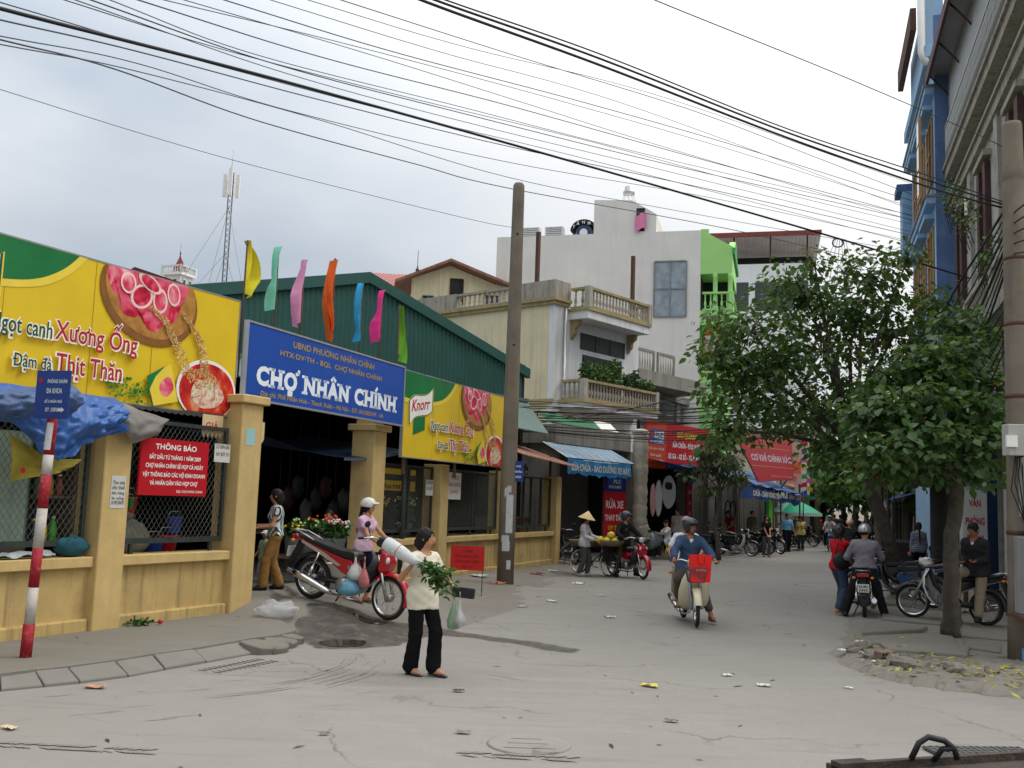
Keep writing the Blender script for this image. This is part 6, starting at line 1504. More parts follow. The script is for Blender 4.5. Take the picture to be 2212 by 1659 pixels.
mb=MB();mb.lathe([(0.02,-0.006),(0.17,-0.006),(0.17,-0.002)],(2.4,0,1.80),16,axis='Y');mb.build('emblem',flat('dull_gold',190,140,110),rs)
mb=MB();mb.tube([(1.2,0.1,0.2),(1.2,0.9,-0.2)],0.03,5);mb.tube([(3.6,0.1,0.3),(3.6,0.9,-0.2)],0.03,5);mb.build('brackets',M_rust,rs)
# --- lattice fronted house above shops B and C
lt=thing('lattice_house','grey two storey house with white security bars above the repair shops','house',onshop(10.6,4.2,0),R(along(SA-6)))
bbp(lt,'wall',M_conc,0,13.0,0.4,4,0,6.9);bbp(lt,'roof_edge',M_conc,-0.2,13.3,-0.6,4.1,6.9,7.25);bbp(lt,'ledge',M_cream,6.5,13.0,-0.5,0.4,4.0,4.25)
for(x0,x1)in((0.2,4.6),(5.4,12.8)):
 cg=bbp(lt,'cage_rail',M_pale_iron,x0,x1,-0.36,-0.32,6.78,6.84)
 for z in(4.45,5.0,5.6,6.2):bbp(cg,'cage_rail',M_pale_iron,x0,x1,-0.355,-0.325,z,z+0.035)
 me=MB().bb(-0.014,0.014,-0.014,0.014,4.3,6.9).mesh('security_bar',M_pale_iron);n=int((x1-x0)/0.15)
 for i in range(n+1):o=link('security_bar',me,cg);o.location=(x0+(x1-x0)*i/n,-0.30,0)
for x in(1.2,7.0,10.0):bbp(lt,'window',M_dark,x,x+1.6,0.38,0.398,4.6,6.3)
bbp(lt,'column',M_conc,4.75,5.25,-0.4,0.4,3.7,6.9)
# --- further along: green door, low house with red awning, wall, umbrella
gd=thing('green_door','narrow bright green metal door past the navy awning','door',onshop(17.35,0.3,0),R(along(SA)))
bbp(gd,'leaf',mat('lime_paint',srgb(90,170,40),0.6,0.08),0,0.55,0,0.05,0.1,2.75);bbp(gd,'frame',mat('dark_green_paint',srgb(20,86,40),0.7,0.1),-0.4,-0.002,0.0,0.08,0.0,2.9);bbp(gd,'handle',M_iron2,0.08,0.12,-0.04,-0.001,1.2,1.45)
fa=Vector((12.6,49.2,0));FA=21.0
dh=thing('low_house','low street house with faded red sheet awning past the green door','house',tuple(fa),R(along(FA)))
bbp(dh,'wall',M_conc,0,7,0,0.2,0,3.2);bbp(dh,'side_wall',M_conc,0,0.2,0.21,5,0,3.2);bbp(dh,'end_wall',M_greyw,6.8,7,0.21,5,0,4.6)
mb=MB();mb.grid(lambda a,b:(-0.3+5.6*a,0.8-1.9*b,4.4-1.35*b+0.02*math.sin(a*200)),120,1);mb.build('awning',mat('faded_red_sheet',srgb(168,84,72),0.8,0.15),dh)
mb=MB();mb.prism([(0.5,3.2),(3.5,3.2),(2.0,4.9)],0.9,1.1,plane='YZ');mb.build('gable',M_whitep,dh)
for x in(0.6,2.6,4.6):bbp(dh,'doorway',M_dark,x,x+1.4,-0.015,-0.002,0,2.3)
pk=thing('pink_sign','pale pink and orange hanging sign below the tilted red sign','sign',onshop(16.9,-0.5,3.1),R(along(SA+25)))
bbp(pk,'panel',flat('pale_pink',206,160,150),0,1.3,0,0.06,0,2.0);bbp(pk,'band',flat('orange_band',214,110,70),0.05,1.25,-0.004,-0.001,0.5,1.1);text(pk,'MAY ĐO',0.65,1.3,-0.006,1,flat('green_text',70,120,70),w=0.9,h=0.25,bold=0.02);text(pk,'NHẬN',0.65,0.68,-0.007,1,B_red,w=0.9,h=0.26,bold=0.02);text(pk,'MAY',0.65,0.15,-0.006,1,B_red,w=0.7,h=0.22,bold=0.02)
mb=MB();mb.bb(0.0,0.05,0.06,0.12,-3.1,2.0);mb.bb(1.25,1.3,0.06,0.12,-3.1,2.0);mb.build('posts',M_rust,pk)
cw=thing('concrete_gate_wall','bare concrete wall and gate post beyond the green umbrella','wall',(16.1,57.0,0),R(along(FA)))
bbp(cw,'wall',M_conc,0,8,0,0.25,0,2.6);bbp(cw,'post',M_conc,-0.5,0.0,-0.2,0.4,0,3.1);bbp(cw,'post_cap',M_conc,-0.58,0.08,-0.28,0.48,3.1,3.25);bbp(cw,'gate',mat('dull_green_gate',srgb(70,96,60),0.7,0.2),0.6,2.6,-0.03,-0.002,0.1,2.3)
um=thing('market_umbrella','green and white parasol over the far pavement stall','umbrella',(14.75,51.5,0))
mb=MB();mb.tube([(0,0,0),(0,0,2.35)],0.025,6);mb.build('pole',M_alu,um)
for k in range(8):
 a0,a1=2*PI*k/8,2*PI*(k+1)/8;mb=MB();r_=1.35
 mb.grid(lambda s,q:((r_*q*math.cos(a0+(a1-a0)*s))*(1-0.04*math.sin(PI*s)*q),(r_*q*math.sin(a0+(a1-a0)*s))*(1-0.04*math.sin(PI*s)*q),2.35-0.62*q**1.4),3,5);mb.build('canopy_panel',flat('umbrella_green',26,150,112)if k%4 else flat('umbrella_white',150,206,190),um)
mb=MB();mb.grid(lambda s,q:(1.35*math.cos(2*PI*s),1.35*math.sin(2*PI*s),1.73-0.16*q),32,1);mb.build('valance',flat('umbrella_rim',190,214,204),um)
HN=[((17.6,61.0),22,6.0,6.6,(0.40,0.36,0.30),'grey plastered far house beyond the concrete wall',3),((20.4,68.0),22,7.0,8.5,(0.46,0.40,0.26),'ochre far house on the left of the street',3),((23.4,75.5),21,8.0,7.0,(0.30,0.29,0.27),'low dark far house on the left of the street',2),((27.0,84.0),20,9.0,9.5,(0.42,0.41,0.38),'pale far house near the end of the street',3)]
for(p,a,L_,h_,c,lb,fl_)in HN:
 t=thing('far_house',lb,'house',(p[0],p[1],0),R(along(a)));m=mat('far_'+lb.split()[0]+str(int(h_*10)),c,0.9,0.1,0.8,streak=0.3)
 bbp(t,'wall',m,0,L_,0,7,0,h_);bbp(t,'roof',M_conc,-0.2,L_+0.2,-0.5,7,h_,h_+0.2)
 for j in range(fl_):
  for i in range(int(L_/2.2)):
   bbp(t,'window' if j else 'doorway',M_dark if not j else M_glass,0.5+2.2*i,1.9+2.2*i,-0.03,-0.002,0.2+j*h_/fl_+(0.6 if j else 0),2.3+j*h_/fl_)
 mb=MB();mb.grid(lambda s,q:(L_*s,-1.5*q,2.9-0.5*q),8,2);mb.build('awning',[M_blu_tarp,M_sheet,M_navy][int(h_)%3],t)
# ==== RIGHT HAND BUILDINGS
RA=17.0;rdir=Vector((math.sin(R(RA)),math.cos(R(RA)),0));rin=Vector((math.cos(R(RA)),-math.sin(R(RA)),0))
RROT=R(-90-RA)
BC=Vector((13.1,30.35,0))
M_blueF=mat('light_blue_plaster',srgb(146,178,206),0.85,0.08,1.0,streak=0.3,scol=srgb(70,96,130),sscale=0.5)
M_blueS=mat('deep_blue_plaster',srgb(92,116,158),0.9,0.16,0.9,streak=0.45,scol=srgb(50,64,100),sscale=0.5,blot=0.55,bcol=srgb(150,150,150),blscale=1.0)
M_dirtyw=mat('dirty_white_plaster',(0.40,0.385,0.345),0.95,0.14,1.2,streak=0.75,scol=(0.09,0.085,0.078),sscale=0.4,blot=0.9,bcol=(0.13,0.125,0.11),blscale=1.3)
M_cladding=mat('zinc_cladding',(0.36,0.37,0.37),0.5,0.12,1.5,metal=0.35,streak=0.35,scol=(0.2,0.19,0.18))
M_tan=flat('tan_frame',186,140,88)
bl_=thing('blue_building','tall narrow blue building with brown window frames behind the right tree','building',tuple(BC),RROT)
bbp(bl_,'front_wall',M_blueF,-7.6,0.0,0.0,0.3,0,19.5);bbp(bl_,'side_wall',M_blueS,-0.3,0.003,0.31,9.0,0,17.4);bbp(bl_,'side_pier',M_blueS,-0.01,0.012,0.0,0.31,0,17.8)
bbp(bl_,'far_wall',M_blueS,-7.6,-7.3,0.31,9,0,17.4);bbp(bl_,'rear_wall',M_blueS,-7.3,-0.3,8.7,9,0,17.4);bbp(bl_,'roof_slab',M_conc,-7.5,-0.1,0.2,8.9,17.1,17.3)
for z in(4.2,8.0,11.6,15.2):
 bbp(bl_,'cornice',M_blueF,-7.8,-0.02,-0.28,0.0,z,z+0.22);bbp(bl_,'cornice_lip',M_shutter,-7.85,0.02,-0.33,0.0,z+0.22,z+0.30)
for j,z in enumerate((5.0,8.9,12.5)):
 for i in range(3):
  x=-6.6+2.3*i;w=bbp(bl_,'window',M_glass,x,x+1.5,-0.02,-0.002,z,z+2.1)
  for q in range(3):bbp(w,'frame_bar',M_tan,x+0.72*q,x+0.06+0.72*q,-0.06,-0.02,z,z+2.1)
  for q in range(3):bbp(w,'frame_bar',M_tan,x+0.06,x+1.5,-0.055,-0.02,z+1.0*q,z+0.06+1.0*q)
  bbp(bl_,'window_hood',M_blueF,x-0.15,x+1.65,-0.3,0,z+2.3,z+2.45)
op=MB().bb(-1.1,-0.35,-0.42,-0.36,11.9,14.6).build('open_shutter',M_tan,bl_)
for q in range(3):bbp(op,'pane',M_glass,-1.03,-0.42,-0.44,-0.42,12.05+0.85*q,12.8+0.85*q)
bbp(bl_,'top_cornice',M_blueF,-7.9,0.1,-0.25,0.0,16.4,16.8);bbp(bl_,'roof_edge',M_rust,-8.0,-2.6,-0.45,-0.25,18.6,19.4)
mb=MB();mb.tube([(-0.05,-0.35,19.5),(-0.05,-0.35,16.6),(-0.02,-0.2,16.2)],0.12,10);mb.build('drain_pipe',B_wht,bl_)
bbp(bl_,'far_balcony',M_blueF,-8.8,-7.7,-0.35,0.2,11.6,14.4);bbp(bl_,'far_cornice',M_blueS,-8.9,-7.7,-0.55,0.2,14.4,14.7)
# --- grey house in front of it
gp=BC+rin*0.55
gh=thing('grey_balcony_house','grimy grey house with ironwork balconies and zinc top floor at right edge','house',tuple(gp),RROT)
bbp(gh,'front_wall',M_dirtyw,0.02,16.0,0.0,0.3,3.6,12.68);bbp(gh,'end_wall',M_dirtyw,15.7,16,0.31,9,0,13);bbp(gh,'rear_wall',M_dirtyw,0.02,15.7,8.7,9,0,16)
bbp(gh,'shop_front_back',M_dark,0.02,16,1.2,1.3,0,3.6);bbp(gh,'first_floor_slab',M_conc,0.02,16,-0.4,1.3,3.45,3.75)
for k in range(5):bbp(gh,'shop_pier',M_dirtyw,0.1+3.6*k,0.55+3.6*k,-0.002,1.2,0,3.45)
for z,o in((11.35,0.15),(12.30,0.28)):bbp(gh,'cornice',M_parap,0.02,16,-o,-0.001,z,z+0.28);bbp(gh,'cornice_lip',M_parap,0.02,16,-o-0.07,-0.001,z+0.28,z+0.36)
bbp(gh,'top_wall',M_dirtyw,0.02,16,0.9,1.1,12.8,15.7);bbp(gh,'top_slab',M_conc,0.02,16,-0.34,1.1,12.68,12.72)
mb=MB();n=160
vs=[]
for i in range(n+1):
 x=0.1+12*i/n;y=[0,-0.03,-0.03,0][i%4]-0.12
 vs+=[(x,y,14.0),(x,y,15.7)]
mb.add(vs,[(2*i,2*i+2,2*i+3,2*i+1)for i in range(n)]);mb.build('zinc_cladding',M_cladding,gh)
bbp(gh,'canopy',M_cladding,-0.1,16,-0.72,1.2,15.75,15.83);bbp(gh,'canopy_edge',mat('maroon_edge',(0.10,0.05,0.055),0.7,0.2),-0.12,16,-0.80,-0.72,15.5,15.85)
for k in range(6):mb=MB();x=0.2+2.4*k;mb.tube([(x,-0.05,14.9),(x,-0.7,15.7)],0.03,5);mb.build('canopy_strut',M_rust,gh)
ir=bbp(gh,'ironwork_rail',M_pale_iron,0.1,12.0,-0.28,-0.24,13.92,13.98);bbp(ir,'ironwork_rail',M_pale_iron,0.1,12.0,-0.28,-0.24,12.72,12.77)
mb=MB();mb.tube([(0,0,12.72),(0,0,13.95)],0.014,5);mb.tube([(0.0+0.09*math.sin(t_),0,13.1+0.3*t_/3)for t_ in[k*0.6 for k in range(11)]],0.010,4);mb.tube([(0.07*math.cos(a),0,13.78+0.07*math.sin(a))for a in[2*PI*k/10 for k in range(11)]],0.008,4)
me=mb.mesh('scroll_bar',M_pale_iron)
for k in range(66):o=link('scroll_bar',me,ir);o.location=(0.2+0.18*k,-0.26,0)
for x in(1.0,5.2,9.4):
 w=bbp(gh,'window',M_glass,x,x+1.3,-0.02,-0.002,8.0,10.6);bbp(w,'shutter',mat('dark_red_wood',(0.07,0.03,0.028),0.7,0.3),x-0.02,x+0.36,-0.14,-0.02,7.9,10.7);bbp(w,'shutter',mat('dark_red_wood',(0.07,0.03,0.028),0.7,0.3),x+0.94,x+1.32,-0.14,-0.02,7.9,10.7)
 bbp(gh,'window_hood',M_parap,x-0.2,x+1.5,-0.2,-0.001,10.8,10.95)
for x in(3.3,7.6):bbp(gh,'pilaster',M_dirtyw,x,x+0.5,-0.10,-0.001,3.8,11.5)
bbp(gh,'balcony_slab',M_dirtyw,5.6,16,-0.55,-0.001,6.2,6.42);balustrade(gh,(5.7,-0.45),(9.6,-0.45),6.42,7.3,0.30,m=M_balu,trim=M_dirtyw);balustrade(gh,(9.6,-0.45),(15.6,-0.45),6.42,7.3,0.30,m=M_balu,trim=M_dirtyw)
hb=thing('wall_sign_box','small white sign box with dark letters fixed high on the grimy house','sign',tuple(at(2100,466,26.6)),R(25));bbp(hb,'panel',B_wht,-0.2,0.2,0,0.08,0,0.46);text(hb,'CHO THUÊ',0,0.28,-0.005,1,M_ink,w=0.3,h=0.07,bold=0.02);text(hb,'LH: 5581234',0,0.12,-0.005,1,M_ink,w=0.3,h=0.06,bold=0.02);bbp(hb,'bracket',M_rust,-0.03,0.03,0.08,0.5,0.3,0.36)
for k,(x,z,lb)in enumerate(((2.6,11.0,'scrappy creeper hanging from the upper cornice of the grimy house'),(5.4,9.6,'thin creeper by the shutters of the grimy house'),(9.0,7.6,'bright green creeper above the stone balcony at the right edge'))):
 p=gp-rdir*x-rin*0.45;c=thing('creeper',lb,'plant',(p.x,p.y,z),RROT,'creepers on the grimy house');leaf_blob((0,0,0),(0.9,0.3,0.55),170,0.13,RNG).build('foliage',mat('creeper_leaf',(0.12,0.20,0.05),0.6,0.2,3,island=0.4),c)
 mb=MB()
 for q in range(5):mb.tube([(0.2*q-0.4,0.15,0.2),(0.3*q-0.5,-0.1,-0.3),(0.35*q-0.7,0.1,-0.9)],0.012,4)
 mb.build('stems',M_rust,c)
# --- ground floor: stationery sign, columns, stall further on
vp=G(2106,1255,0.12);sg=thing('stationery_sign','tall white sign with red letters for a stationery shop beside the tree','sign',(at(2108,1220,20.4).x,20.4,0.58),R(8))
bbp(sg,'panel',mat('sign_offwhite',srgb(196,200,192),0.6,0.06,1.5),-0.27,0.27,0,0.12,0.15,2.05);bbp(sg,'foot',M_rust,-0.22,-0.16,0.02,0.10,-0.49,0.15);bbp(sg,'foot',M_rust,0.16,0.22,0.02,0.10,-0.49,0.15)
for s,z,w,h,m in(('Cửa hàng',1.84,0.38,0.11,flat('green_text2',30,110,80)),('VĂN',1.50,0.26,0.19,B_red),('PHÒNG',1.14,0.42,0.20,B_red),('PHẨM',0.78,0.36,0.22,B_red),('Quà tặng',0.54,0.44,0.14,M_snavy),('lưu niệm',0.30,0.40,0.13,M_snavy)):text(sg,s,0,z,-0.004,1,m,w=w,h=h,bold=0.035)
cb=thing('blue_shop_column','dark blue painted shop column behind the seated man','column',(at(2145,1220,21.5).x,21.5,0),R(20));bbp(cb,'shaft',mat('dark_blue_paint',srgb(40,66,100),0.8,0.15),-0.16,0.16,0,0.3,0.05,3.6);bbp(cb,'base',M_conc,-0.2,0.2,-0.04,0.34,0.05,0.35)
stl=thing('pavement_stall','dark pavement stall hung with plastic bags and red panels beyond the trees','stall',(at(1990,1180,30).x,30.0,0.1),RROT)
bbp(stl,'counter',M_dark,-2,1.5,-0.9,-0.2,0,0.95);bbp(stl,'back',M_dark,-2.4,2.2,0.5,0.6,0,2.7);bbp(stl,'roof',M_sheet,-2.6,2.4,-1.2,0.7,2.7,2.78);bbp(stl,'red_panel',M_dred,-2.4,-1.2,-1.15,-1.1,2.0,2.7);bbp(stl,'red_strip',M_dred,0.6,1.0,-1.18,-1.12,0.9,2.6)
for k in range(5):mb=MB();mb.ell((-1.7+0.42*k,-1.0,1.75+0.12*(k%2)),(0.20,0.18,0.28),10,7);mb.build('hanging_bag',mat('clear_bag',(0.32,0.33,0.33),0.3,0.3,8),stl)
for x in(-2.4,2.2):bbp(stl,'post',M_rust,x,x+0.06,-1.1,-1.04,0,2.7)
for(a_,L_,h_,c,lb)in((40.2,9,8.0,(0.34,0.33,0.30),'dark three storey house beyond the blue building'),(50.5,12,6.5,(0.42,0.36,0.24),'ochre low house far down the right side'),(64.0,16,8.0,(0.36,0.36,0.36),'grey house at the far right end of the street')):
 p=BC+rdir*(a_-31.5)+rin*0.8;t=thing('far_house',lb,'house',(p.x,p.y,0),RROT);m=mat('farr_%d'%int(a_),c,0.9,0.1,0.8,streak=0.3)
 bbp(t,'wall',m,-L_,0,0,8,0,h_);bbp(t,'roof',M_conc,-L_-0.1,0.1,-0.5,8,h_,h_+0.2)
 for i in range(int(L_/2.4)):
  bbp(t,'doorway',M_dark,-L_+0.5+2.4*i,-L_+2.2+2.4*i,-0.03,-0.002,0.1,2.5)
  for j in range(1,3):bbp(t,'window',M_glass,-L_+0.7+2.4*i,-L_+1.9+2.4*i,-0.03,-0.002,0.9+2.7*j,2.3+2.7*j)
 mb=MB();mb.grid(lambda s,q:(-L_*s,-1.6*q,2.9-0.5*q),8,2);mb.build('awning',M_navy if a_<60 else M_sheet,t)
# ==== TREES
M_bark=mat('tree_bark',(0.085,0.070,0.055),0.95,0.3,6,bump=0.6,bscale=18,blot=0.5,bcol=(0.15,0.14,0.11),blscale=5)
def leaf_mat(name,col,island=0.45,tl=0.35):
 m=bpy.data.materials.new(name);m.use_nodes=True;t=m.node_tree;N=t.nodes;L=t.links;N.remove(N['Principled BSDF']);out=N['Material Output']
 ge=N.new('ShaderNodeNewGeometry');r=N.new('ShaderNodeValToRGB');e=r.color_ramp.elements
 e[0].color=(*[c*(1-island)for c in col],1);e[1].color=(*[c*(1+island)for c in col],1);q=e.new(0.93);q.color=(*[c*(1+island*0.8)for c in col],1);e[-1].color=(col[0]*2.6,col[1]*1.5,col[2]*0.9,1)
 L.new(ge.outputs['Random Per Island'],r.inputs['Fac'])
 d=N.new('ShaderNodeBsdfPrincipled');d.inputs['Roughness'].default_value=0.45;d.inputs['Specular IOR Level'].default_value=0.35;L.new(r.outputs[0],d.inputs['Base Color'])
 tr=N.new('ShaderNodeBsdfTranslucent');g=N.new('ShaderNodeVectorMath');g.operation='MULTIPLY';g.inputs[1].default_value=(1.5,1.5,0.6);L.new(r.outputs[0],g.inputs[0]);L.new(g.outputs[0],tr.inputs['Color'])
 mx=N.new('ShaderNodeMixShader');mx.inputs['Fac'].default_value=tl;L.new(d.outputs[0],mx.inputs[1]);L.new(tr.outputs[0],mx.inputs[2]);L.new(mx.outputs[0],out.inputs['Surface']);MATS[name]=m;return m
L_a=leaf_mat('broad_leaf',(0.076,0.140,0.042));L_b=leaf_mat('big_leaf',(0.076,0.140,0.050),0.42);L_c=leaf_mat('mango_leaf',(0.10,0.135,0.065),0.45);L_d=leaf_mat('far_leaf',(0.075,0.155,0.042),0.5)
def crown_mesh(name,clusters,per,size,m,rng,spread=0.42,droop=0.5,narrow=0.34):
 """Leaves on twigs round each cluster point; every leaf is a folded blade with a pointed tip."""
 C=np.array([c[:3]for c in clusters]);n=len(C)*per
 ctr=np.repeat(C,per,0);sc=np.repeat(np.array([c[3]if len(c)>3 else 1.0 for c in clusters]),per)
 d=rng.normal(size=(n,3));d/=np.linalg.norm(d,axis=1)[:,None]
 p=ctr+d*(spread*sc*rng.random(n)**0.5)[:,None]*np.array([1,1,0.7])
 a=d*np.array([1,1,0.35])+rng.normal(size=(n,3))*0.35;a[:,2]-=droop;a/=np.linalg.norm(a,axis=1)[:,None]
 up=np.array([0,0,1.0])+rng.normal(size=(n,3))*0.35
 b=np.cross(a,up);b/=np.linalg.norm(b,axis=1)[:,None]+1e-9;nn=np.cross(b,a)
 s=size*rng.uniform(0.6,1.25,n)*sc**0.3;s=s[:,None];w=s*narrow
 v=np.empty((n,7,3))
 v[:,0]=p;v[:,1]=p+a*s*0.30+b*w+nn*s*0.05;v[:,2]=p+a*s*0.65+b*w*0.75+nn*s*0.02;v[:,3]=p+a*s-nn*s*0.12
 v[:,4]=p+a*s*0.65-b*w*0.75+nn*s*0.02;v[:,5]=p+a*s*0.30-b*w+nn*s*0.05;v[:,6]=p+a*s*0.5-nn*s*0.04
 base=(np.arange(n)*7)[:,None]
 q=np.concatenate([base+np.array([[0,1,2,6]]),base+np.array([[6,2,3,4]]),base+np.array([[0,6,4,5]])])
 return np_mesh(name,v.reshape(-1,3),q,m,smooth=False)
def tree(name,label,base,trunk,blobs,n_cl,per,size,m,seed,lean_pts=None,spread=0.42,droop=0.5,narrow=0.34,bark=None,group=None,thick=1.0,cat='tree',shell=0.5):
 rng=np.random.default_rng(seed);t=thing(name,label,cat,base,0,group)
 B=Vector(base);tr=[Vector(p)-B for p,r in trunk];rad=[r for p,r in trunk];fine=[];fr2=[]
 for i in range(len(tr)-1):
  for s in range(5):fine.append(tr[i].lerp(tr[i+1],s/5)+Vector((rng.normal(),rng.normal(),0))*0.012);fr2.append(rad[i]+(rad[i+1]-rad[i])*s/5)
 fine.append(tr[-1]);fr2.append(rad[-1])
 mb=MB();mb.tube(fine,fr2,10);mb.build('trunk',bark or M_bark,t)
 cl=[];tot=sum(b[2]if len(b)>2 else 1 for b in blobs)
 for bl in blobs:
  c=np.array(Vector(bl[0])-B);r=np.array(bl[1]);k=int(n_cl*(bl[2]if len(bl)>2 else 1)/tot)
  for _ in range(k):
   d=rng.normal(size=3);d/=np.linalg.norm(d);q=rng.random()**shell
   cl.append(tuple(c+d*r*q)+(rng.uniform(0.7,1.3),))
 top=fine[-1];limbs=[]
 for bl in blobs:
  c=Vector(bl[0])-B;st=fine[max(0,len(fine)-1-int(rng.integers(0,6)))]
  mid=st.lerp(c,0.55)+Vector((rng.normal()*0.15,rng.normal()*0.15,0.12));mb=MB();mb.tube([st,mid,c],[0.055*thick,0.035*thick,0.014*thick],6);mb.build('limb',bark or M_bark,t);limbs.append((mid,c))
 mb=MB()
 for c in cl[::2]:
  p=Vector(c[:3]);best=min((a for l in limbs for a in(l[0],l[1])),key=lambda a:(a-p).length)
  mid=best.lerp(p,0.5)+Vector((rng.normal(),rng.normal(),rng.normal()))*0.10;mb.tube([best,mid,p],[0.016*thick,0.011*thick,0.004],4,cap=False)
 o=mb.build('twigs',bark or M_bark,t,kind='stuff')
 link('crown',crown_mesh('crown',cl,per,size,m,rng,spread,droop,narrow),t,kind='stuff')
 return t
def AT(u,v,Y):return at(u,v,Y)
b1=G(1945,1285,0.09)
tree('street_tree','large leaning street tree with open airy crown over the right kerb',b1,[(b1,0.20),(AT(1925,1200,21.9),0.17),(AT(1905,1120,21.7),0.155),(AT(1880,1060,21.5),0.14),(AT(1850,990,21.3),0.11),(AT(1830,900,21.0),0.09)],[(AT(1620,720,20.5),(1.0,1.2,0.9),1.1),(AT(1600,830,20.3),(0.9,1.1,0.75),0.9),(AT(1740,640,21.2),(1.0,1.3,0.75),1.1),(AT(1880,610,22.0),(1.1,1.3,0.65),1.0),(AT(1780,760,21.5),(1.2,1.4,0.8),0.9),(AT(1930,730,22.2),(1.2,1.3,0.9),1.0),(AT(1700,890,20.6),(1.0,1.2,0.6),0.9),(AT(1830,880,21.6),(1.1,1.2,0.7),0.9),(AT(2020,680,22.6),(0.55,0.9,0.6),0.5),(AT(1580,930,20.2),(0.5,0.8,0.35),0.4),(AT(1560,770,20.2),(0.45,0.7,0.4),0.4),(AT(1790,970,21.2),(0.8,0.9,0.35),0.6),(AT(1760,575,21.2),(0.3,0.5,0.3),0.15),(AT(1960,560,22),(0.4,0.5,0.3),0.2),(AT(2010,800,21.8),(0.7,0.9,0.7),0.8),(AT(1690,790,20.8),(0.9,1.1,0.6),0.8),(AT(1860,690,21.5),(1.0,1.2,0.6),0.8)],560,15,0.165,L_a,5,spread=0.44,thick=1.1)
b2=G(2055,1372,0.09)
tree('street_tree','straight dark street tree with dense big leaves in front of the parked motorbike',b2,[(b2,0.15),(AT(2056,1290,15.2),0.122),(AT(2056,1180,15.2),0.112),(AT(2066,1060,15.2),0.105),(AT(2070,960,15.1),0.09),(AT(2060,900,15.0),0.07)],[(AT(1960,880,14.6),(0.75,0.9,0.42),1.0),(AT(2060,860,15.0),(0.75,0.9,0.45),1.0),(AT(1930,970,14.3),(0.55,0.8,0.30),0.8),(AT(2040,960,14.3),(0.75,0.8,0.35),1.0),(AT(2120,930,14.6),(0.45,0.7,0.5),0.8),(AT(2000,1010,15.2),(0.75,0.8,0.22),0.9),(AT(2030,800,15.6),(0.6,0.8,0.3),0.7),(AT(1890,1010,15.0),(0.4,0.6,0.2),0.4),(AT(2100,1020,15.4),(0.45,0.6,0.25),0.6),(AT(2085,760,15.6),(0.5,0.7,0.35),0.7),(AT(1985,790,15.2),(0.45,0.6,0.3),0.6),(AT(2140,850,15.0),(0.3,0.5,0.4),0.5),(AT(1885,900,14.8),(0.45,0.6,0.3),0.6),(AT(2090,700,16),(0.4,0.6,0.35),0.5),(AT(1900,830,15.4),(0.45,0.6,0.25),0.5)],380,15,0.145,L_b,9,spread=0.30,droop=0.5,narrow=0.42,thick=0.9)
b3=AT(1552,1196,36.0);b3=Vector((b3.x,36.0,0.0))
tree('mango_tree','small dusty mango sapling in front of the repair shop awning',b3,[(b3,0.09),(AT(1545,1130,36),0.075),(AT(1556,1070,36),0.065),(AT(1552,1035,36),0.05)],[(AT(1530,990,36),(0.75,0.8,0.5),1.2),(AT(1575,1000,36),(0.65,0.7,0.5),1.0),(AT(1550,955,36),(0.55,0.6,0.35),0.8),(AT(1500,1020,36),(0.4,0.5,0.25),0.5),(AT(1600,1035,36),(0.35,0.4,0.2),0.4),(AT(1533,1055,36),(0.25,0.3,0.15),0.25)],105,15,0.24,L_c,13,spread=0.30,droop=0.7,narrow=0.17,thick=0.7)
FT_=[((1775,1140,66),5.2,2.6,'bright green far tree left of the distant road'),((1820,1140,74),7.5,4.0,'broad far tree over the middle of the distant road'),((1870,1140,88),9.0,4.5,'dark far tree at the very end of the street'),((1740,1140,72),8.0,3.2,'tall far tree behind the concrete gate wall'),((1925,1140,62),7.5,3.4,'far tree on the right pavement behind the leaning trunk'),((1960,1140,45),6.2,2.4,'mid distance tree behind the dark pavement stall'),((1845,1145,56),6.0,2.2,'feathery mid distance tree hanging over the street'),((1990,1140,78),10.0,4.5,'tall hazy tree behind the far right houses')]
for i,((u,v,Y),hh,rr,lb)in enumerate(FT_):
 p=at(u,v,Y);b=Vector((p.x,Y,0));c=lambda dx,dy,z:(b.x+dx,b.y+dy,z)
 tree('far_tree',lb,b,[(b,0.2),(c(0.1,0,hh*0.35),0.17),(c(0.0,0,hh*0.6),0.12)],[(c(0,0,hh*0.72),(rr*0.75,rr*0.75,hh*0.25)),(c(-rr*0.5,0.3,hh*0.6),(rr*0.5,rr*0.6,hh*0.2)),(c(rr*0.5,-0.3,hh*0.62),(rr*0.5,rr*0.6,hh*0.2)),(c(0.1*rr,-0.4*rr,hh*0.5),(rr*0.6,rr*0.5,hh*0.16)),(c(0,0,hh*0.9),(rr*0.4,rr*0.4,hh*0.12))],90,14,0.42,L_d,30+i,spread=0.75,group='trees closing the street',thick=1.6)
# ==== POLES AND CABLES
M_pole=mat('pole_concrete',(0.185,0.155,0.118),0.9,0.2,2.0,bump=0.25,bscale=30,streak=0.5,scol=(0.09,0.08,0.07),sscale=0.7)
M_paper=mat('torn_paper',(0.52,0.53,0.53),0.8,0.12,10,blot=0.4,bcol=(0.3,0.3,0.29),blscale=9);M_cable=mat('black_cable',(0.018,0.018,0.02),0.6,0.1);M_cable2=mat('thin_cable',(0.05,0.055,0.06),0.6,0.1)
def curved_paper(parent,r,a0,a1,z0,z1,m=None,name='paper_bill',rag=0.0):
 mb=MB();mb.grid(lambda s,q:(r*math.cos(a0+(a1-a0)*s),r*math.sin(a0+(a1-a0)*s),z0+(z1-z0)*q+rag*math.sin(s*17+q*9)),8,6);return mb.build(name,m or M_paper,parent)
pb=G(1091,1258,0.05);cp=thing('utility_pole','tapered concrete pole with paper bills in front of the market fence','pole',(pb.x,pb.y,0),0)
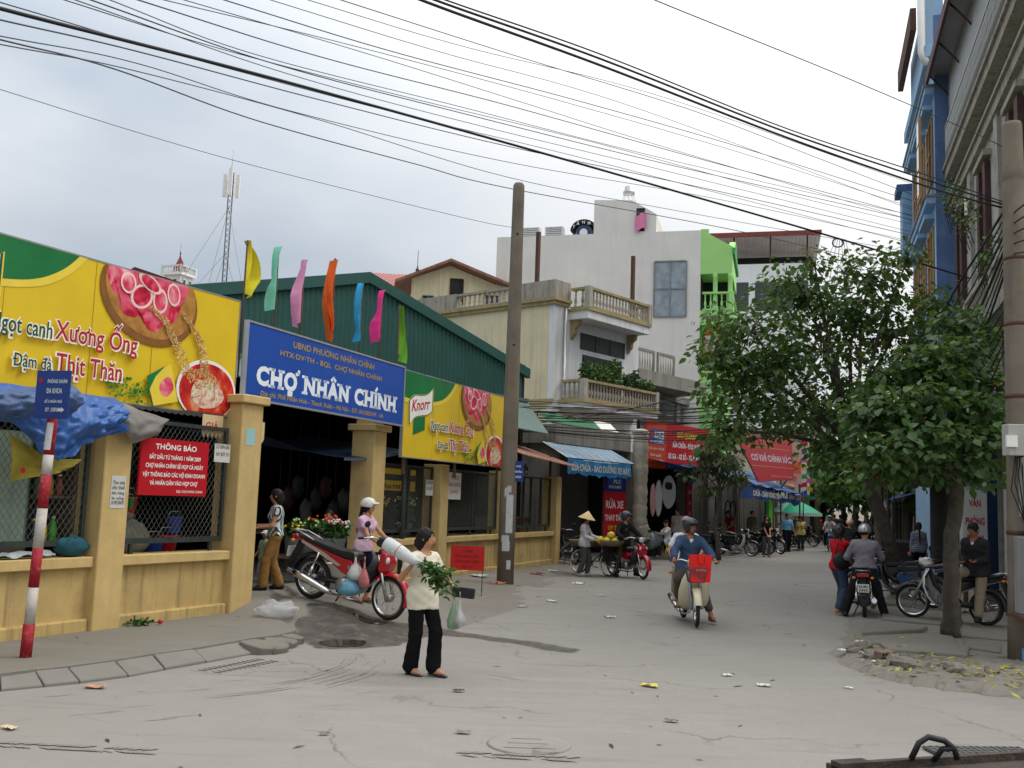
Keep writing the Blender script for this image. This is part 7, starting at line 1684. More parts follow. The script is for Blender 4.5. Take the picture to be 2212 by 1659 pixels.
mb=MB();mb.lathe([(0.19,-0.1),(0.185,2),(0.165,5),(0.145,7.4),(0.135,9.1),(0.13,9.2),(0.10,9.25)],n=16);mb.build('shaft',M_pole,cp)
for z in(2.6,4.55):mb=MB();r_=0.19-(0.005*z);mb.lathe([(r_,z),(r_,z+0.05)],n=16);mb.build('band',M_rust,cp)
for z in(3.0,5.4,8.0):mb=MB();mb.lathe([(0.025,-0.175+z*0.002),(0.025,-0.13)],(0.01,0,z),8,axis='Y');mb.build('hole',M_slot,cp)
for(a0,a1,z0,z1,rg_)in((-1.75,-0.9,1.15,2.0,0.01),(-2.2,-1.3,0.95,1.1,0.02),(-1.7,-1.2,2.05,2.2,0.03),(-2.0,-1.5,1.95,2.15,0.03),(-1.5,-1.0,0.35,0.55,0.0),(-2.1,-1.2,0.75,0.97,0.01)):curved_paper(cp,0.196,a0,a1,z0,z1,rag=rg_)
st=thing('street_name_sign','small blue street name plate strapped to the concrete pole','sign',(pb.x+0.20,pb.y-0.12,2.30),R(-6));bbp(st,'plate',mat('enamel_blue',srgb(36,62,130),0.4,0.08),-0.10,0.13,0,0.02,0,0.46);text(st,'PHỐ',0.015,0.32,-0.003,1,B_wht,w=0.10,h=0.06,bold=0.02);text(st,'NHÂN',0.015,0.20,-0.003,1,B_wht,w=0.16,h=0.06,bold=0.02);text(st,'HOÀ',0.015,0.08,-0.003,1,B_wht,w=0.13,h=0.07,bold=0.02)
bbp(st,'strap',M_rust,-0.18,-0.10,0.0,0.015,0.2,0.24)
rb=G(2214,1424,0.07);rp=thing('utility_pole','thick concrete pole with meter boxes and bills at the right edge','pole',(rb.x,rb.y,0.05),0)
mb=MB();mb.lathe([(0.21,-0.1),(0.185,1.0),(0.165,3.0),(0.145,6.4),(0.14,6.42),(0.15,6.45),(0.15,6.55),(0.135,6.6),(0.125,7.2),(0.11,7.25)],n=18);mb.build('shaft',M_pole,rp)
for z in(1.62,3.42,4.4,5.3):mb=MB();mb.lathe([(0.205-0.010*z,z),(0.205-0.010*z,z+0.05)],n=18);mb.build('band',M_rust,rp)
M_box=mat('meter_box',(0.40,0.39,0.36),0.7,0.12,3,streak=0.5,scol=(0.2,0.18,0.15));M_boxd=mat('cabinet_grey',(0.27,0.27,0.265),0.75,0.15,3,streak=0.5)
bx=bbp(rp,'meter_box',M_box,-0.12,0.42,-0.42,-0.17,1.85,2.62,0.01);bbp(bx,'window',M_slot,0.02,0.20,-0.425,-0.421,2.38,2.50);bbp(bx,'window',M_slot,0.02,0.20,-0.425,-0.421,1.95,2.05)
bx=bbp(rp,'meter_box',M_box,-0.30,0.05,-0.30,-0.12,2.64,3.05,0.01);bbp(bx,'junction',B_wht,-0.34,-0.20,-0.34,-0.30,2.75,2.90)
cb_=bbp(rp,'cabinet',M_boxd,-0.20,0.45,-0.46,-0.16,0.62,1.60,0.01);bbp(cb_,'ledge',M_rust,-0.30,0.5,-0.5,-0.12,0.58,0.62)
for(x,z,w,h,c)in((-0.12,1.18,0.16,0.26,(200,204,214)),(0.08,1.1,0.14,0.36,(190,190,186)),(-0.14,0.92,0.2,0.22,(196,200,200)),(0.12,0.72,0.16,0.2,(186,150,146)),(-0.1,0.68,0.12,0.18,(150,184,184)),(0.25,0.86,0.14,0.2,(196,190,186))):
 bl=bbp(cb_,'paper_bill',flat('bill_%d'%c[2],*c),x,x+w,-0.464,-0.461,z,z+h)
 for q in range(4):bbp(bl,'print_line',M_ink,x+0.02,x+w-0.03,-0.466,-0.465,z+h*(0.2+0.18*q),z+h*(0.2+0.18*q)+0.008)
curved_paper(rp,0.213,-1.95,-1.45,0.20,0.42,flat('blue_bill',130,180,210),'paper_bill');curved_paper(rp,0.212,-2.2,-1.7,0.02,0.18,flat('blue_bill2',90,140,180),'paper_bill',0.01)
mb=MB()
for k in range(40):mb.lathe([(0.045,k*0.028),(0.052,k*0.028+0.012),(0.045,k*0.028+0.024)],(0.28,-0.22,-0.05),8,cap=False)
mb.build('corrugated_conduit',flat('orange_conduit',190,84,40),rp)
for k in range(5):mb=MB();mb.tube([(-0.15+0.03*k,-0.2,2.7),(-0.28+0.05*k,-0.3,2.2+0.1*k),(-0.1,-0.3,1.75),(0.05*k-0.1,-0.25,1.62)],0.009,5);mb.build('loose_cable',M_cable,rp)
kp=G(55,1420,0.14);cs=thing('clinic_sign_post','red and white striped post with blue clinic sign on the left pavement','sign post',(kp.x,kp.y,0.14),R(-14),rx=0.0,ry=0.0)
M_pr=mat('post_red',srgb(150,26,40),0.6,0.12,9,blot=0.35,bcol=srgb(190,170,160),blscale=14);M_pw=mat('post_white',srgb(186,180,172),0.7,0.12,9,blot=0.4,bcol=srgb(90,84,78),blscale=12)
zz=[0.0,0.36,0.78,1.26,1.62,1.96,2.18,2.62];cuts=[0,0.33,0.70,1.10,1.50,1.85,2.05,2.62]
for k in range(len(cuts)-1):
 mb=MB();x=lambda z:0.030*z;a,b=cuts[k],cuts[k+1]
 mb.tube([(x(a),0,a),(x(b),0,b)],0.052 if k else 0.058,12);mb.build('post_band',M_pr if k%2==0 else M_pw,cs)
mb=MB();mb.grid(lambda s,q:(x(2.1+0.5*q)+0.054*math.cos(-2.4+1.7*s),0.054*math.sin(-2.4+1.7*s),2.10+0.28*q),6,3);mb.build('paper_bill',M_paper,cs)
pn=bbp(cs,'panel',mat('clinic_blue',srgb(34,58,122),0.45,0.1,3),-0.10,0.30,-0.075,-0.055,2.42,2.92);pn.rotation_euler=(0,0,0)
M_lt=flat('worn_white',190,196,206)
for s,z,w,h in(('PHÒNG KHÁM',2.79,0.235,0.055),('ĐA KHOA',2.685,0.19,0.055),('SỐ 5 NHÂN HOÀ',2.585,0.21,0.045),('ĐT : 5587623',2.495,0.18,0.042)):text(pn,s,0.125 if 'PH' not in s else 0.155,z,-0.078,1,M_lt,w=w,h=h,bold=0.03)
link('arrow',ngon_mesh('arrow',[[(0.185,2.50),(0.225,2.50),(0.225,2.485),(0.265,2.512),(0.225,2.54),(0.225,2.525),(0.185,2.525)]],-0.079,M_lt),pn)
mb=MB();mb.box((-0.045,-0.077,2.815),(0.05,0.003,0.018));mb.box((-0.045,-0.077,2.815),(0.018,0.0036,0.05));mb.build('red_cross',B_red,pn)
# ---- cables
GS='cables crossing the sky'
def cable(label,pts,r,grp,m=None,name='overhead_cable'):
 ps=[at(*p)for p in pts]
 if grp==GS:ps.insert(0,ps[0]+(ps[0]-ps[1])*1.6)
 n=len(ps);out=[]
 for i in range(n-1):
  p0,p1,p2,p3=ps[max(0,i-1)],ps[i],ps[i+1],ps[min(n-1,i+2)]
  for s in range(10):
   t=s/10;out.append(0.5*((2*p1)+(-p0+p2)*t+(2*p0-5*p1+4*p2-p3)*t*t+(-p0+3*p1-3*p2+p3)*t*t*t))
 out.append(ps[-1]);o=out[0];mb=MB();mb.tube([p-o for p in out],r,5)
 c=mb.build(name,m or M_cable);c.location=o;tag(c,label,'cable',grp);return c
cable('thickest black cable sagging from the upper left to the right pole',[(-250,-60,9.2),(0,18,10),(600,172,14),(1106,312,18),(1560,442,22),(1810,515,24),(1985,568,26),(2110,606,27)],0.024,GS)
for k,(dv,rr,lb)in enumerate(((0,0.014,'lowest thick cable of the steep bundle at the upper right'),(-14,0.012,'middle thick cable of the steep bundle at the upper right'),(-24,0.008,'highest cable of the steep bundle at the upper right'))):
 cable(lb,[(700,-100+dv,7.5),(890,-8+dv*0.8,8),(1300,142+dv,9.5),(1700,297+dv*0.8,11.5),(2010,405+dv,13),(2178,452+dv*0.5,13.4)],rr,GS)
cable('single thin cable dropping steeply to the right pole top',[(1250,-75,8),(1410,-2,8.6),(1800,156,11),(2100,285,13),(2190,330,13.4)],0.006,GS,M_cable2)
cable('thin cable from the left edge down to the concrete pole head',[(-200,125,13),(0,193,15),(500,345,19),(1000,470,22.5),(1112,492,23.1)],0.006,GS,M_cable2)
TH=[((-30,90),(300,155),(700,262),(1106,385),(1500,462),(1985,548)),((-30,72),(300,138),(640,243),(1106,352),(1560,432),(1985,525)),((-30,36),(300,112),(700,218),(1106,318),(1560,415),(1985,512)),((60,-25),(500,112),(900,215),(1300,312),(1700,420),(1985,488)),((140,-20),(600,140),(1000,245),(1400,345),(1750,425),(1985,478)),((235,-20),(700,125),(1106,230),(1500,340),(1800,420),(1985,470)),((280,-18),(760,98),(1200,215),(1600,330),(1985,452)),((420,-20),(850,112),(1250,218),(1600,318),(1985,438)),((-30,78),(250,150),(560,262),(900,355),(1106,408),(1600,500),(1985,590)),((690,-15),(1106,118),(1500,240),(1750,335),(1985,425)),((180,-22),(560,120),(1000,232),(1350,322),(1700,405),(1985,468)),((330,-20),(800,118),(1150,228),(1450,322),(1985,480)),((100,-22),(640,165),(1050,275),(1450,372),(1985,505)),((520,-20),(950,112),(1380,235),(1985,458)),((600,-20),(1000,100),(1450,215),(1985,402)),((0,5),(420,128),(900,255),(1300,352),(1985,530))]
def midv(ps):
 for(a,b)in zip(ps[:-1],ps[1:]):
  if a[0]<=1000<=b[0]:return a[1]+(b[1]-a[1])*(1000-a[0])/(b[0]-a[0])
 return 0
TH.sort(key=midv)
ORD=['topmost','second highest','third highest','fourth highest','fifth highest','sixth highest','seventh highest','eighth highest','eighth lowest','seventh lowest','sixth lowest','fifth lowest','fourth lowest','third lowest','second lowest','lowest']
for i,ps in enumerate(TH):
 n=len(ps);cable(ORD[i]+' thin cable in the loose fan crossing mid sky to the blue building',[(u,v,11+27*(max(0,u+30)/2015)**1.1)for(u,v)in ps]+[(2040,ps[-1][1]+12,39.5)],0.0085+0.003*(i%3==0),GS,M_cable2)
for k in range(6):
 u=1806+k*4;cable('loop of spare wire hanging from the thick cable above the tree',[(u,516,23.9),(u-18+7*k,560+6*k,23.9),(u-30+12*k,600+8*k,23.9)],0.006,'spare wire loops',name='cable_loop')
mb=MB();lp=at(1810,520,23.9)
mb.tube([(0.13*math.cos(a),0.02*math.sin(2*a),0.11*math.sin(a)-0.05)for a in[2*PI*k/18 for k in range(19)]],0.018,5);o=mb.build('cable_coil',M_cable);o.location=lp;tag(o,'coiled black wire bundle on the thick cable above the tree','cable')
rng_=np.random.default_rng(3)
for k in range(20):
 v0=862+k*3.2+rng_.normal()*5;v1=858+k*3.6+rng_.normal()*14;sag=rng_.uniform(6,34)
 cable('one of the low black cables tangled in front of the cream house and shops',[(1020+rng_.uniform(0,20),v0+22,27.6),(1150,v0+12,30),(1290,(v0*2+v1)/3+sag*0.8,32),(1450,(v0+v1)/2+sag,33.5),(1590,(v0+2*v1)/3+sag*0.7,35),(1760,v1+rng_.uniform(-10,22),37.5)],float(rng_.choice([0.009,0.013,0.018])),'low cables over the shops')
for k,(a,b)in enumerate((((1500,905),(1780,818)),((1450,935),(1760,880)),((1240,905),(1560,830)),((1110,905),(1480,862)))):
 cable('low slanting cable rising to the right in front of the shops',[(a[0],a[1],32),((a[0]+b[0])/2,(a[1]+b[1])/2+8,33),(b[0],b[1],34.5)],0.014,'slanting cables over the shops')
for k in range(9):
 v0=440+k*16;r_=[0.022,0.012,0.012,0.018,0.010][k%5]
 cable('black cable slanting down from the right pole along the grimy house',[(2178,v0,13.4),(2120,v0+95+k*9,16.5),(2070,v0+175+k*14,20),(2030,v0+250+k*14,24)],r_,'cables along the right facade')
for k in range(6):
 v0=640+k*20;cable('slack cable drooping from the right pole across the stone balcony',[(2182,v0-10,13.3),(2130,v0+60+8*k,15.5),(2090,v0+85+10*k,18),(2060,v0+90+6*k,20)],0.010,'slack cables by the stone balcony')
for k in range(5):
 cable('black cable running from the cabinet pole up past the frame edge',[(2180,470+k*20,13.4),(2215,440+k*26,12.5),(2290,400+k*34,11),(2700,250+k*60,8)],0.012,'cables leaving at the right edge')
fp=G(1766,1165,0.0);fp=at(1766,1150,58);sp_=thing('utility_pole','slender far concrete pole with bunting beside the distant road','pole',(fp.x,58,0));mb=MB();mb.lathe([(0.17,0),(0.12,6.5)],n=10);mb.build('shaft',M_pole,sp_)
bt=thing('bunting','string of small coloured flags hanging by the far pole','bunting',(fp.x-0.7,57.8,0));mb=MB();mb.tube([(0,0,2.6),(0.05,0,6.2)],0.01,4);mb.build('string',M_cable2,bt)
for k in range(14):
 c=[(206,40,40),(220,190,40),(50,90,180),(60,150,70),(214,90,150)][k%5];mb=MB();sgn=1 if k%2 else-1;z=5.9-k*0.24;mb.add([(0.03,0,z),(0.03,0,z-0.30),(0.03+sgn*0.42,0.05,z-0.36),(0.03+sgn*0.30,0.03,z-0.1)],[(0,1,2,3)]);mb.build('pennant',flat('bunting_%d'%(k%5),*c),bt)
np_=at(1897,1150,26);lp_=thing('utility_pole','leaning steel pole with paper bills beyond the leaning tree trunk','pole',(np_.x,26,0.05));mb=MB();mb.lathe([(0.10,0),(0.09,5.4)],n=10);mb.build('shaft',M_pole,lp_);bbp(lp_,'block',M_conc,-0.2,0.2,-0.2,0.2,0,0.35);bbp(lp_,'meter_box',M_box,-0.3,0.3,-0.25,-0.1,2.9,3.5)
for k in range(5):mb=MB();mb.tube([(0.15*k-0.2,0,3.4),(0.15*k-0.15,0.02,1.5),(0.1*k-0.1,0,0.2)],0.02,5);mb.build('cable_drop',M_cable,lp_)
bn=thing('yellow_red_banner','small red and yellow hanging pennant beside the leaning pole','banner',tuple(at(1893,1045,25.6)),0.3);mb=MB();mb.grid(lambda s,q:(-0.10+0.2*s*(1-abs(q-0.4)),0.02*math.sin(q*5),0.35-0.75*q),4,8);mb.build('cloth',mat('pennant_red',srgb(170,60,40),0.7,0.2,6,blot=0.5,bcol=srgb(200,150,40),blscale=5),bn);mb=MB();mb.tube([(-0.1,0,0.36),(0.25,0.2,0.5)],0.012,5);mb.build('rod',M_rust,bn)
# ==== PEOPLE AND THEIR VEHICLES
def C(n,r,g,b,var=0.10,**k):return mat('cloth_'+n,srgb(r,g,b),0.92,var,9.0,spec=0.15,**k)
def paintm(n,r,g,b):return mat('paint_'+n,srgb(r,g,b),0.28,0.04,3.0,coat=0.4,spec=0.45)
P_red=paintm('red',168,16,36);P_dark=paintm('black',22,22,26);P_cream=paintm('cream',200,190,160);P_white=paintm('white',206,206,202);P_blue=paintm('blue',36,70,110);P_sil=mat('paint_silver',(0.42,0.43,0.45),0.3,0.05,metal=0.6,coat=0.3);P_wine=paintm('wine',110,14,30)
def hm(n,r,g,b,**k):return mat('helmet_'+n,srgb(r,g,b),0.25,0.04,6.0,coat=0.3,**k)
def bike_fwd(heading):a=R(heading);return Vector((math.sin(a),math.cos(a),0))
def rider(label,bloc,heading,x0=0.35,H=1.62,seat=0.83,hands=True,feet='peg',lean_f=0.16,scale=1.0,dz=0.0,**k):
 """Person astride a motorbike whose rear axle stands over bloc."""
 f=bike_fwd(heading);S=H/1.6
 loc=(bloc[0]+f.x*x0*scale,bloc[1]+f.y*x0*scale,bloc[2]+dz)
 rz=R(along(heading))+PI/2
 ft={'peg':[(0.20,-(0.62-x0),0.34),(-0.20,-(0.62-x0),0.34)],'ground':[(0.34,-0.16,0.08),(-0.34,-0.10,0.08)],'one':[(0.36,-0.16,0.08),(-0.20,-(0.60-x0),0.34)],'rear':[(0.24,-(0.35-x0)+0.02,0.40),(-0.24,-(0.35-x0)+0.02,0.40)]}[feet]
 hd=[(0.33,-(0.86-x0),1.03),(-0.33,-(0.86-x0),1.03)]if hands is True else hands
 kw=dict(pelvis=(0,0,(seat+0.07)/S),spine=(0,-lean_f,1),hands=[tuple(c/S for c in q)for q in hd],feet=[tuple(c/S for c in q)for q in ft],knee=[(0.35,-1,0.6),(-0.35,-1,0.6)],elbow=[(0.7,0.5,-0.5),(-0.7,0.5,-0.5)],curl=1.1)
 kw.update(k);return person(label,loc,rz,H,**kw)
def gpt(u,v,z=None):
 p=G(u,v,0.0)
 if z is None:
  for _ in range(6):p=G(u,v,ground_h(p.x,p.y))
  return p
 return G(u,v,z)
JEAN=C('jean',62,74,92);BLACKT=C('black_trouser',17,17,19);NAVY=C('navy',28,34,52);TAN=C('tan',150,112,62);GREYT=C('grey_trouser',74,74,74);KHAKI=C('khaki',132,122,100)
# ---- the woman crossing the road
wl=gpt(905,1458);wrz=R(42)
W,wi=person('woman in cream blouse and black trousers carrying wrapped flowers across the road',(wl.x,wl.y,0.0),wrz,1.53,pelvis=(0,0,0.875),spine=(0,0.02,1),hands=[(0.29,-0.22,0.945),(-0.27,-0.13,1.215)],feet=[(0.085,-0.14,0.10),(-0.075,0.07,0.085)],elbow=[(0.6,0.7,-0.3),(-0.55,0.25,-1)],toes=[(0.3,-1,-0.05),(0.1,-1,0)],knee=[(0.25,-1,0),(-0.05,-1,0)],look=(0.62,0.02),h=0.0095,top=dict(mat=C('cream_blouse',214,208,188,0.05),sleeve=0.58,hem=0.15,loose=0.006,off=0.012,neck=0.074),bottom=dict(mat=BLACKT,flare=0.042,len=1.97,off=0.012),shoe=('sandal',flat('navy_sandal',30,34,50)),hair='bun',female=True,build=1.0,curl=1.2)
def hand_world(t,info,i,ext=0.09):
 S=info['scale'];w=info['arms'][i][2];e=info['arms'][i][1];d=unit(w-e);q=(w+d*ext)*S
 return Matrix.Translation(t.location)@Matrix.Rotation(t.rotation_euler[2],4,'Z')@Vector(q)
hr=hand_world(W,wi,1,0.085);hl=hand_world(W,wi,0,0.09)
bq=thing('flower_bundle','newspaper wrapped bundle of green leaves held over the womans shoulder','bouquet',tuple(hr),0.0)
ax=Vector((-0.86,0.22,0.46)).normalized()
mb=MB();pts=[ax*q for q in(-0.07,-0.02,0.06,0.18,0.32,0.39)];mb.tube(pts,[0.030,0.040,0.056,0.074,0.080,0.072],12,cap=True);mb.build('paper_wrap',mat('newsprint',(0.56,0.57,0.57),0.8,0.12,10,blot=0.9,bcol=(0.20,0.20,0.21),blscale=10),bq)
mb=MB();mb.lathe([(0.078,-0.003),(0.080,0.0),(0.078,0.003)],tuple(ax*0.22),14,mt=Vector((0,0,1)).rotation_difference(ax).to_matrix());mb.build('red_thread',B_red,bq)
rg2=np.random.default_rng(8);cl=[]
for k in range(46):
 q=rg2.uniform(0.08,0.46);r_=0.05+0.12*(q/0.46)*rg2.random();a=rg2.uniform(0,2*PI);s_=Vector((0,0.7,0.7));cl.append(tuple(np.array(-ax*q)+np.array([0.02,r_*math.cos(a),r_*math.sin(a)-0.02])))
link('foliage',crown_mesh('foliage',[c+(0.5,)for c in cl],9,0.085,leaf_mat('bouquet_leaf',(0.05,0.13,0.03),0.5),rg2,0.10,0.1,0.26),bq)
mb=MB()
for k in range(8):a=2*PI*k/8;mb.tube([(-ax*-0.05)+Vector((0,0.02*math.cos(a),0.02*math.sin(a))),-ax*0.40+Vector((0,0.09*math.cos(a),0.07*math.sin(a)))],0.005,4)
mb.build('stems',L_a,bq)
pz=thing('purse','black rectangular purse in the walking womans hand','purse',tuple(hl+Vector((0.05,-0.03,0.03))),R(-8));mb=MB();mb.box((0,0,0),(0.25,0.05,0.115),ry=0.08);mb.build('body',mat('black_leather',(0.02,0.02,0.021),0.35,0.2,8),pz,bevel=0.018,segs=3);mb=MB();mb.box((0,-0.028,0.02),(0.235,0.006,0.07),ry=0.08);mb.build('flap',mat('black_leather',(0.02,0.02,0.021),0.35,0.2,8),pz,bevel=0.003)
M_bag=mat('thin_plastic_bag',(0.50,0.52,0.52),0.25,0.2,9,bump=0.6,bscale=18,alpha=0.62);M_bagg=mat('green_plastic_bag',(0.28,0.42,0.26),0.25,0.25,9,bump=0.6,bscale=18,alpha=0.7);M_bagp=mat('pink_plastic_bag',(0.62,0.20,0.20),0.25,0.25,9,bump=0.6,bscale=18,alpha=0.75);M_bagb=mat('blue_plastic_bag',(0.14,0.34,0.46),0.3,0.3,9,bump=0.6,bscale=18,alpha=0.85)
def bag(label,p,w,h_,m,content=None,seed=0,handles=True):
 t=thing('plastic_bag',label,'bag',p,seed*1.3);prof=[(0.012,0),(0.02,-0.25*h_),(0.55*w,-0.45*h_),(w,-0.72*h_),(0.85*w,-0.95*h_),(0.2*w,-1.0*h_)];mb=MB();mb.lathe(prof,n=14)
 mb.v=[(x*(1+0.18*math.sin(5*z/h_+seed+3*math.atan2(y,x))),y*(0.75+0.12*math.sin(7*z/h_+seed)),z)for x,y,z in mb.v];mb.build('film',m,t)
 if content is not None:mb=MB();mb.ell((0,0,-0.75*h_),(w*0.72,w*0.5,h_*0.2),10,6);mb.ell((0.02,0,-0.6*h_),(w*0.5,w*0.4,h_*0.15),10,6);mb.build('contents',content,t)
 if handles:mb=MB();mb.tube([(-0.015,0,0),(-0.02,0,0.07),(0.02,0,0.07),(0.015,0,0)],0.006,5);mb.build('handle',m,t)
 return t
bag('thin clear shopping bag hanging below the walking womans purse',tuple(hl+Vector((0.02,-0.05,-0.03))),0.085,0.30,M_bag,flat('turnip',190,180,160),1);bag('pale green shopping bag hanging beside the clear one from the purse hand',tuple(hl+Vector((-0.05,-0.02,-0.03))),0.075,0.34,M_bagg,flat('cabbage',120,150,80),2)
# ---- gate: motorbike, helmeted woman, striped woman with child, flower seller
rr_=at(668,1285,15.4);rzr=ground_h(rr_.x,rr_.y);ff_=at(838,1322,14.9);rzf=ground_h(ff_.x,ff_.y)
hd1=math.degrees(math.atan2(ff_.x-rr_.x,ff_.y-rr_.y));sc1=math.hypot(ff_.x-rr_.x,ff_.y-rr_.y)/1.22
B1=motorbike('wine red motorbike with black seat parked nose down on the gate ramp',(rr_.x,rr_.y,rzr+0.004),hd1,P_red,lean=0.0,steer=-0.15,pitch=math.atan2(rzr-rzf,1.22*sc1),accent=mat('silver_stripe',(0.45,0.45,0.46),0.3,0.05,metal=0.5),plate=('29-K5','4417'),shield=P_dark)
B1.scale=(sc1,sc1,sc1)
hw=at(778,1300,15.95);hwz=ground_h(hw.x,hw.y)
person('woman in pink tee and white helmet holding the parked motorbike by the gate',(hw.x,hw.y,hwz),R(72),1.60,hands=[(0.20,-0.42,0.90),(-0.16,-0.36,0.93)],feet=[(0.10,-0.05,0.085),(-0.09,0.08,0.085)],look=(0.2,0.1),spine=(0,-0.08,1),h=0.012,top=dict(mat=C('pink_tee',206,172,192,0.05),sleeve=0.38,hem=0.06,vneck=0.05),bottom=dict(mat=C('dark_jean',26,30,42),len=1.72,flare=0.006),shoe=('sandal',flat('brown_sandal',96,72,56)),hair='pony',helmet=('white',hm('white',206,204,196,blot=0.6,bcol=srgb(120,110,90),blscale=22)),female=True,build=0.97,curl=1.0)
sw_=at(588,1268,16.1);swz=ground_h(sw_.x,sw_.y)
person('woman in black and white striped top and tan trousers standing in the gateway',(sw_.x,sw_.y,swz),R(-72),1.58,hands=[(0.13,-0.30,0.99),(-0.10,-0.28,1.02)],feet=[(0.09,-0.16,0.085),(-0.10,0.12,0.085)],look=(-0.25,0),h=0.012,skin=SKIN,top=dict(mat=mat('striped_cloth',srgb(40,52,60),0.9,0.05,9,wave=(0,0.042,srgb(206,214,210),0.5)),sleeve=0.18,hem=0.0,vneck=0.06),bottom=dict(mat=TAN,flare=0.030,len=1.95),shoe=('shoe',M_sole),hair='bun',female=True,build=1.02)
ch_=at(568,1262,16.5);chz=ground_h(ch_.x,ch_.y)
person('small child in white cap and pale green shirt beside the striped woman',(ch_.x,ch_.y,chz),R(-40),0.90,h=0.016,hands=[(0.26,-0.1,0.78),(-0.22,-0.22,0.86)],top=dict(mat=C('mint_child',168,196,160),sleeve=0.6,hem=0.06),bottom=dict(mat=C('pale_trouser',176,172,176),flare=0.02),shoe=('shoe',flat('child_shoe',190,180,176)),hair='short',helmet=('white',flat('white_cap',214,214,216)),build=1.1)
fs_=at(706,1200,18.8)
person('flower seller in a dull pink shirt seated behind flowers inside the gate',(fs_.x,18.8,0.33),R(5),1.55,pelvis=(0,0,0.55),hands=[(0.18,-0.32,0.72),(-0.18,-0.32,0.72)],feet=[(0.12,-0.38,0.08),(-0.12,-0.38,0.08)],h=0.016,top=dict(mat=C('dull_pink',170,120,130),sleeve=1.7,hem=0.08),bottom=dict(mat=BLACKT),shoe=('sandal',M_sole),hair='bun',female=True)
stl_=thing('plastic_stool','low stool under the flower seller inside the gate','stool',(fs_.x,18.85,0.33));mb=MB();mb.lathe([(0.17,0.38),(0.17,0.42),(0.01,0.42)],n=14)
mb.build('seat',flat('stool_blue',40,70,130),stl_)
for k in range(4):mb=MB();a=PI/4+k*PI/2;mb.tube([(0.17*math.cos(a),0.17*math.sin(a),0),(0.13*math.cos(a),0.13*math.sin(a),0.39)],0.016,6);mb.build('leg',flat('stool_blue',40,70,130),stl_)
# ---- fruit vendor and customer
vb0=gpt(1250,1240);
bicycle('black bicycle loaded with a fruit tray at the corner of the fence',(vb0.x,vb0.y,0.02),138,lean=0.0)
vw=gpt(1268,1244)
person('fruit vendor in conical hat and floral blouse behind her bicycle',(vw.x-0.12,vw.y-0.25,0.02),R(70),1.56,hands=[(0.16,-0.36,0.98),(-0.10,-0.30,0.95)],feet=[(0.09,-0.08,0.085),(-0.10,0.08,0.085)],look=(0.1,0.25),h=0.016,top=dict(mat=mat('floral_cloth',srgb(186,186,190),0.9,0.08,12,blot=0.9,bcol=srgb(84,78,96),blscale=16),sleeve=1.85,hem=0.10),bottom=dict(mat=GREYT,flare=0.022),shoe=('shoe',flat('pale_shoe',170,164,160)),hair='pony',hat='conical',female=True,spine=(0,-0.06,1))
M_wick=mat('wicker',(0.16,0.115,0.07),0.9,0.3,14,bump=0.5,bscale=40)
fo=bike_fwd(138);tray=thing('fruit_basket','dark woven tray of green and yellow fruit on the bicycle rack','basket',(vb0.x+fo.x*0.25,vb0.y+fo.y*0.25,0.76),R(along(138)))
mb=MB();mb.lathe([(0.36,0.02),(0.46,0.14),(0.48,0.14),(0.38,0.0),(0.02,0.0)],n=22,cap=False);mb.build('basket',M_wick,tray)
tray2=thing('fruit_basket','woven basket of yellow melons over the front of the bicycle','basket',(vb0.x+fo.x*1.08,vb0.y+fo.y*1.08,0.80),R(along(138)));mb=MB();mb.lathe([(0.28,0.02),(0.36,0.14),(0.38,0.14),(0.30,0.0),(0.02,0.0)],n=20,cap=False);mb.build('basket',M_wick,tray2);mb=MB();mb.box((0,0,-0.2),(0.04,0.5,0.40));mb.build('strap',M_blk,tray2)
M_mel=mat('melon',srgb(206,184,70),0.5,0.2,14,blot=0.5,bcol=srgb(120,140,50),blscale=10);M_mng=mat('green_fruit',srgb(130,146,60),0.5,0.25,10);M_orf=flat('orange_fruit',196,128,60)
mel=MB().ell((0,0,0),(0.105,0.095,0.095),14,9).mesh('melon',M_mel);mgo=MB().ell((0,0,0),(0.055,0.05,0.05),10,7).mesh('mango',M_mng);ogo=MB().ell((0,0,0),(0.045,0.045,0.042),10,7).mesh('orange_fruit',M_orf)
for k,(x,y,z)in enumerate([(-0.1,0.05,0.12),(0.12,0.06,0.12),(0.0,-0.13,0.12),(0.02,0.02,0.27)]):
 o=link('melon',mel);q=Matrix.Rotation(R(along(138)),4,'Z')@Vector((x,y,z));o.location=Vector((vb0.x+fo.x*1.08,vb0.y+fo.y*1.08,0.80))+q;o.rotation_euler=(0.3*k,0.2,k);tag(o,['netted yellow melon at the left of the front basket','netted yellow melon at the right of the front basket','netted yellow melon nearest in the front basket','netted yellow melon topmost in the front basket'][k],'melon','melons in the front basket')
for k in range(16):
 a=k*2.4;r_=0.08+0.24*math.sqrt((k%9)/9);o=link('mango' if k%3 else 'orange_fruit',mgo if k%3 else ogo);o.location=(vb0.x+fo.x*0.25+r_*math.cos(a),vb0.y+fo.y*0.25+r_*math.sin(a),0.82+0.06*(k>9));tag(o,'round green fruit heaped in the rear tray' if k%3 else 'small orange fruit heaped in the rear tray','fruit','fruit heaped in the rear tray')
vm_=thing('hand_melon','yellow melon held in the fruit vendors hands','melon',(vw.x+0.28,vw.y-0.38,0.95));link('rind',mel,vm_)
r0=gpt(1326,1244);hd2=146
B2=motorbike('bright red motorbike with black trim facing the road beside the fruit vendor',(r0.x,r0.y,0.012),hd2,P_red,steer=-0.25,accent=P_white,shield=P_dark,plate=('30-H8','2215'))
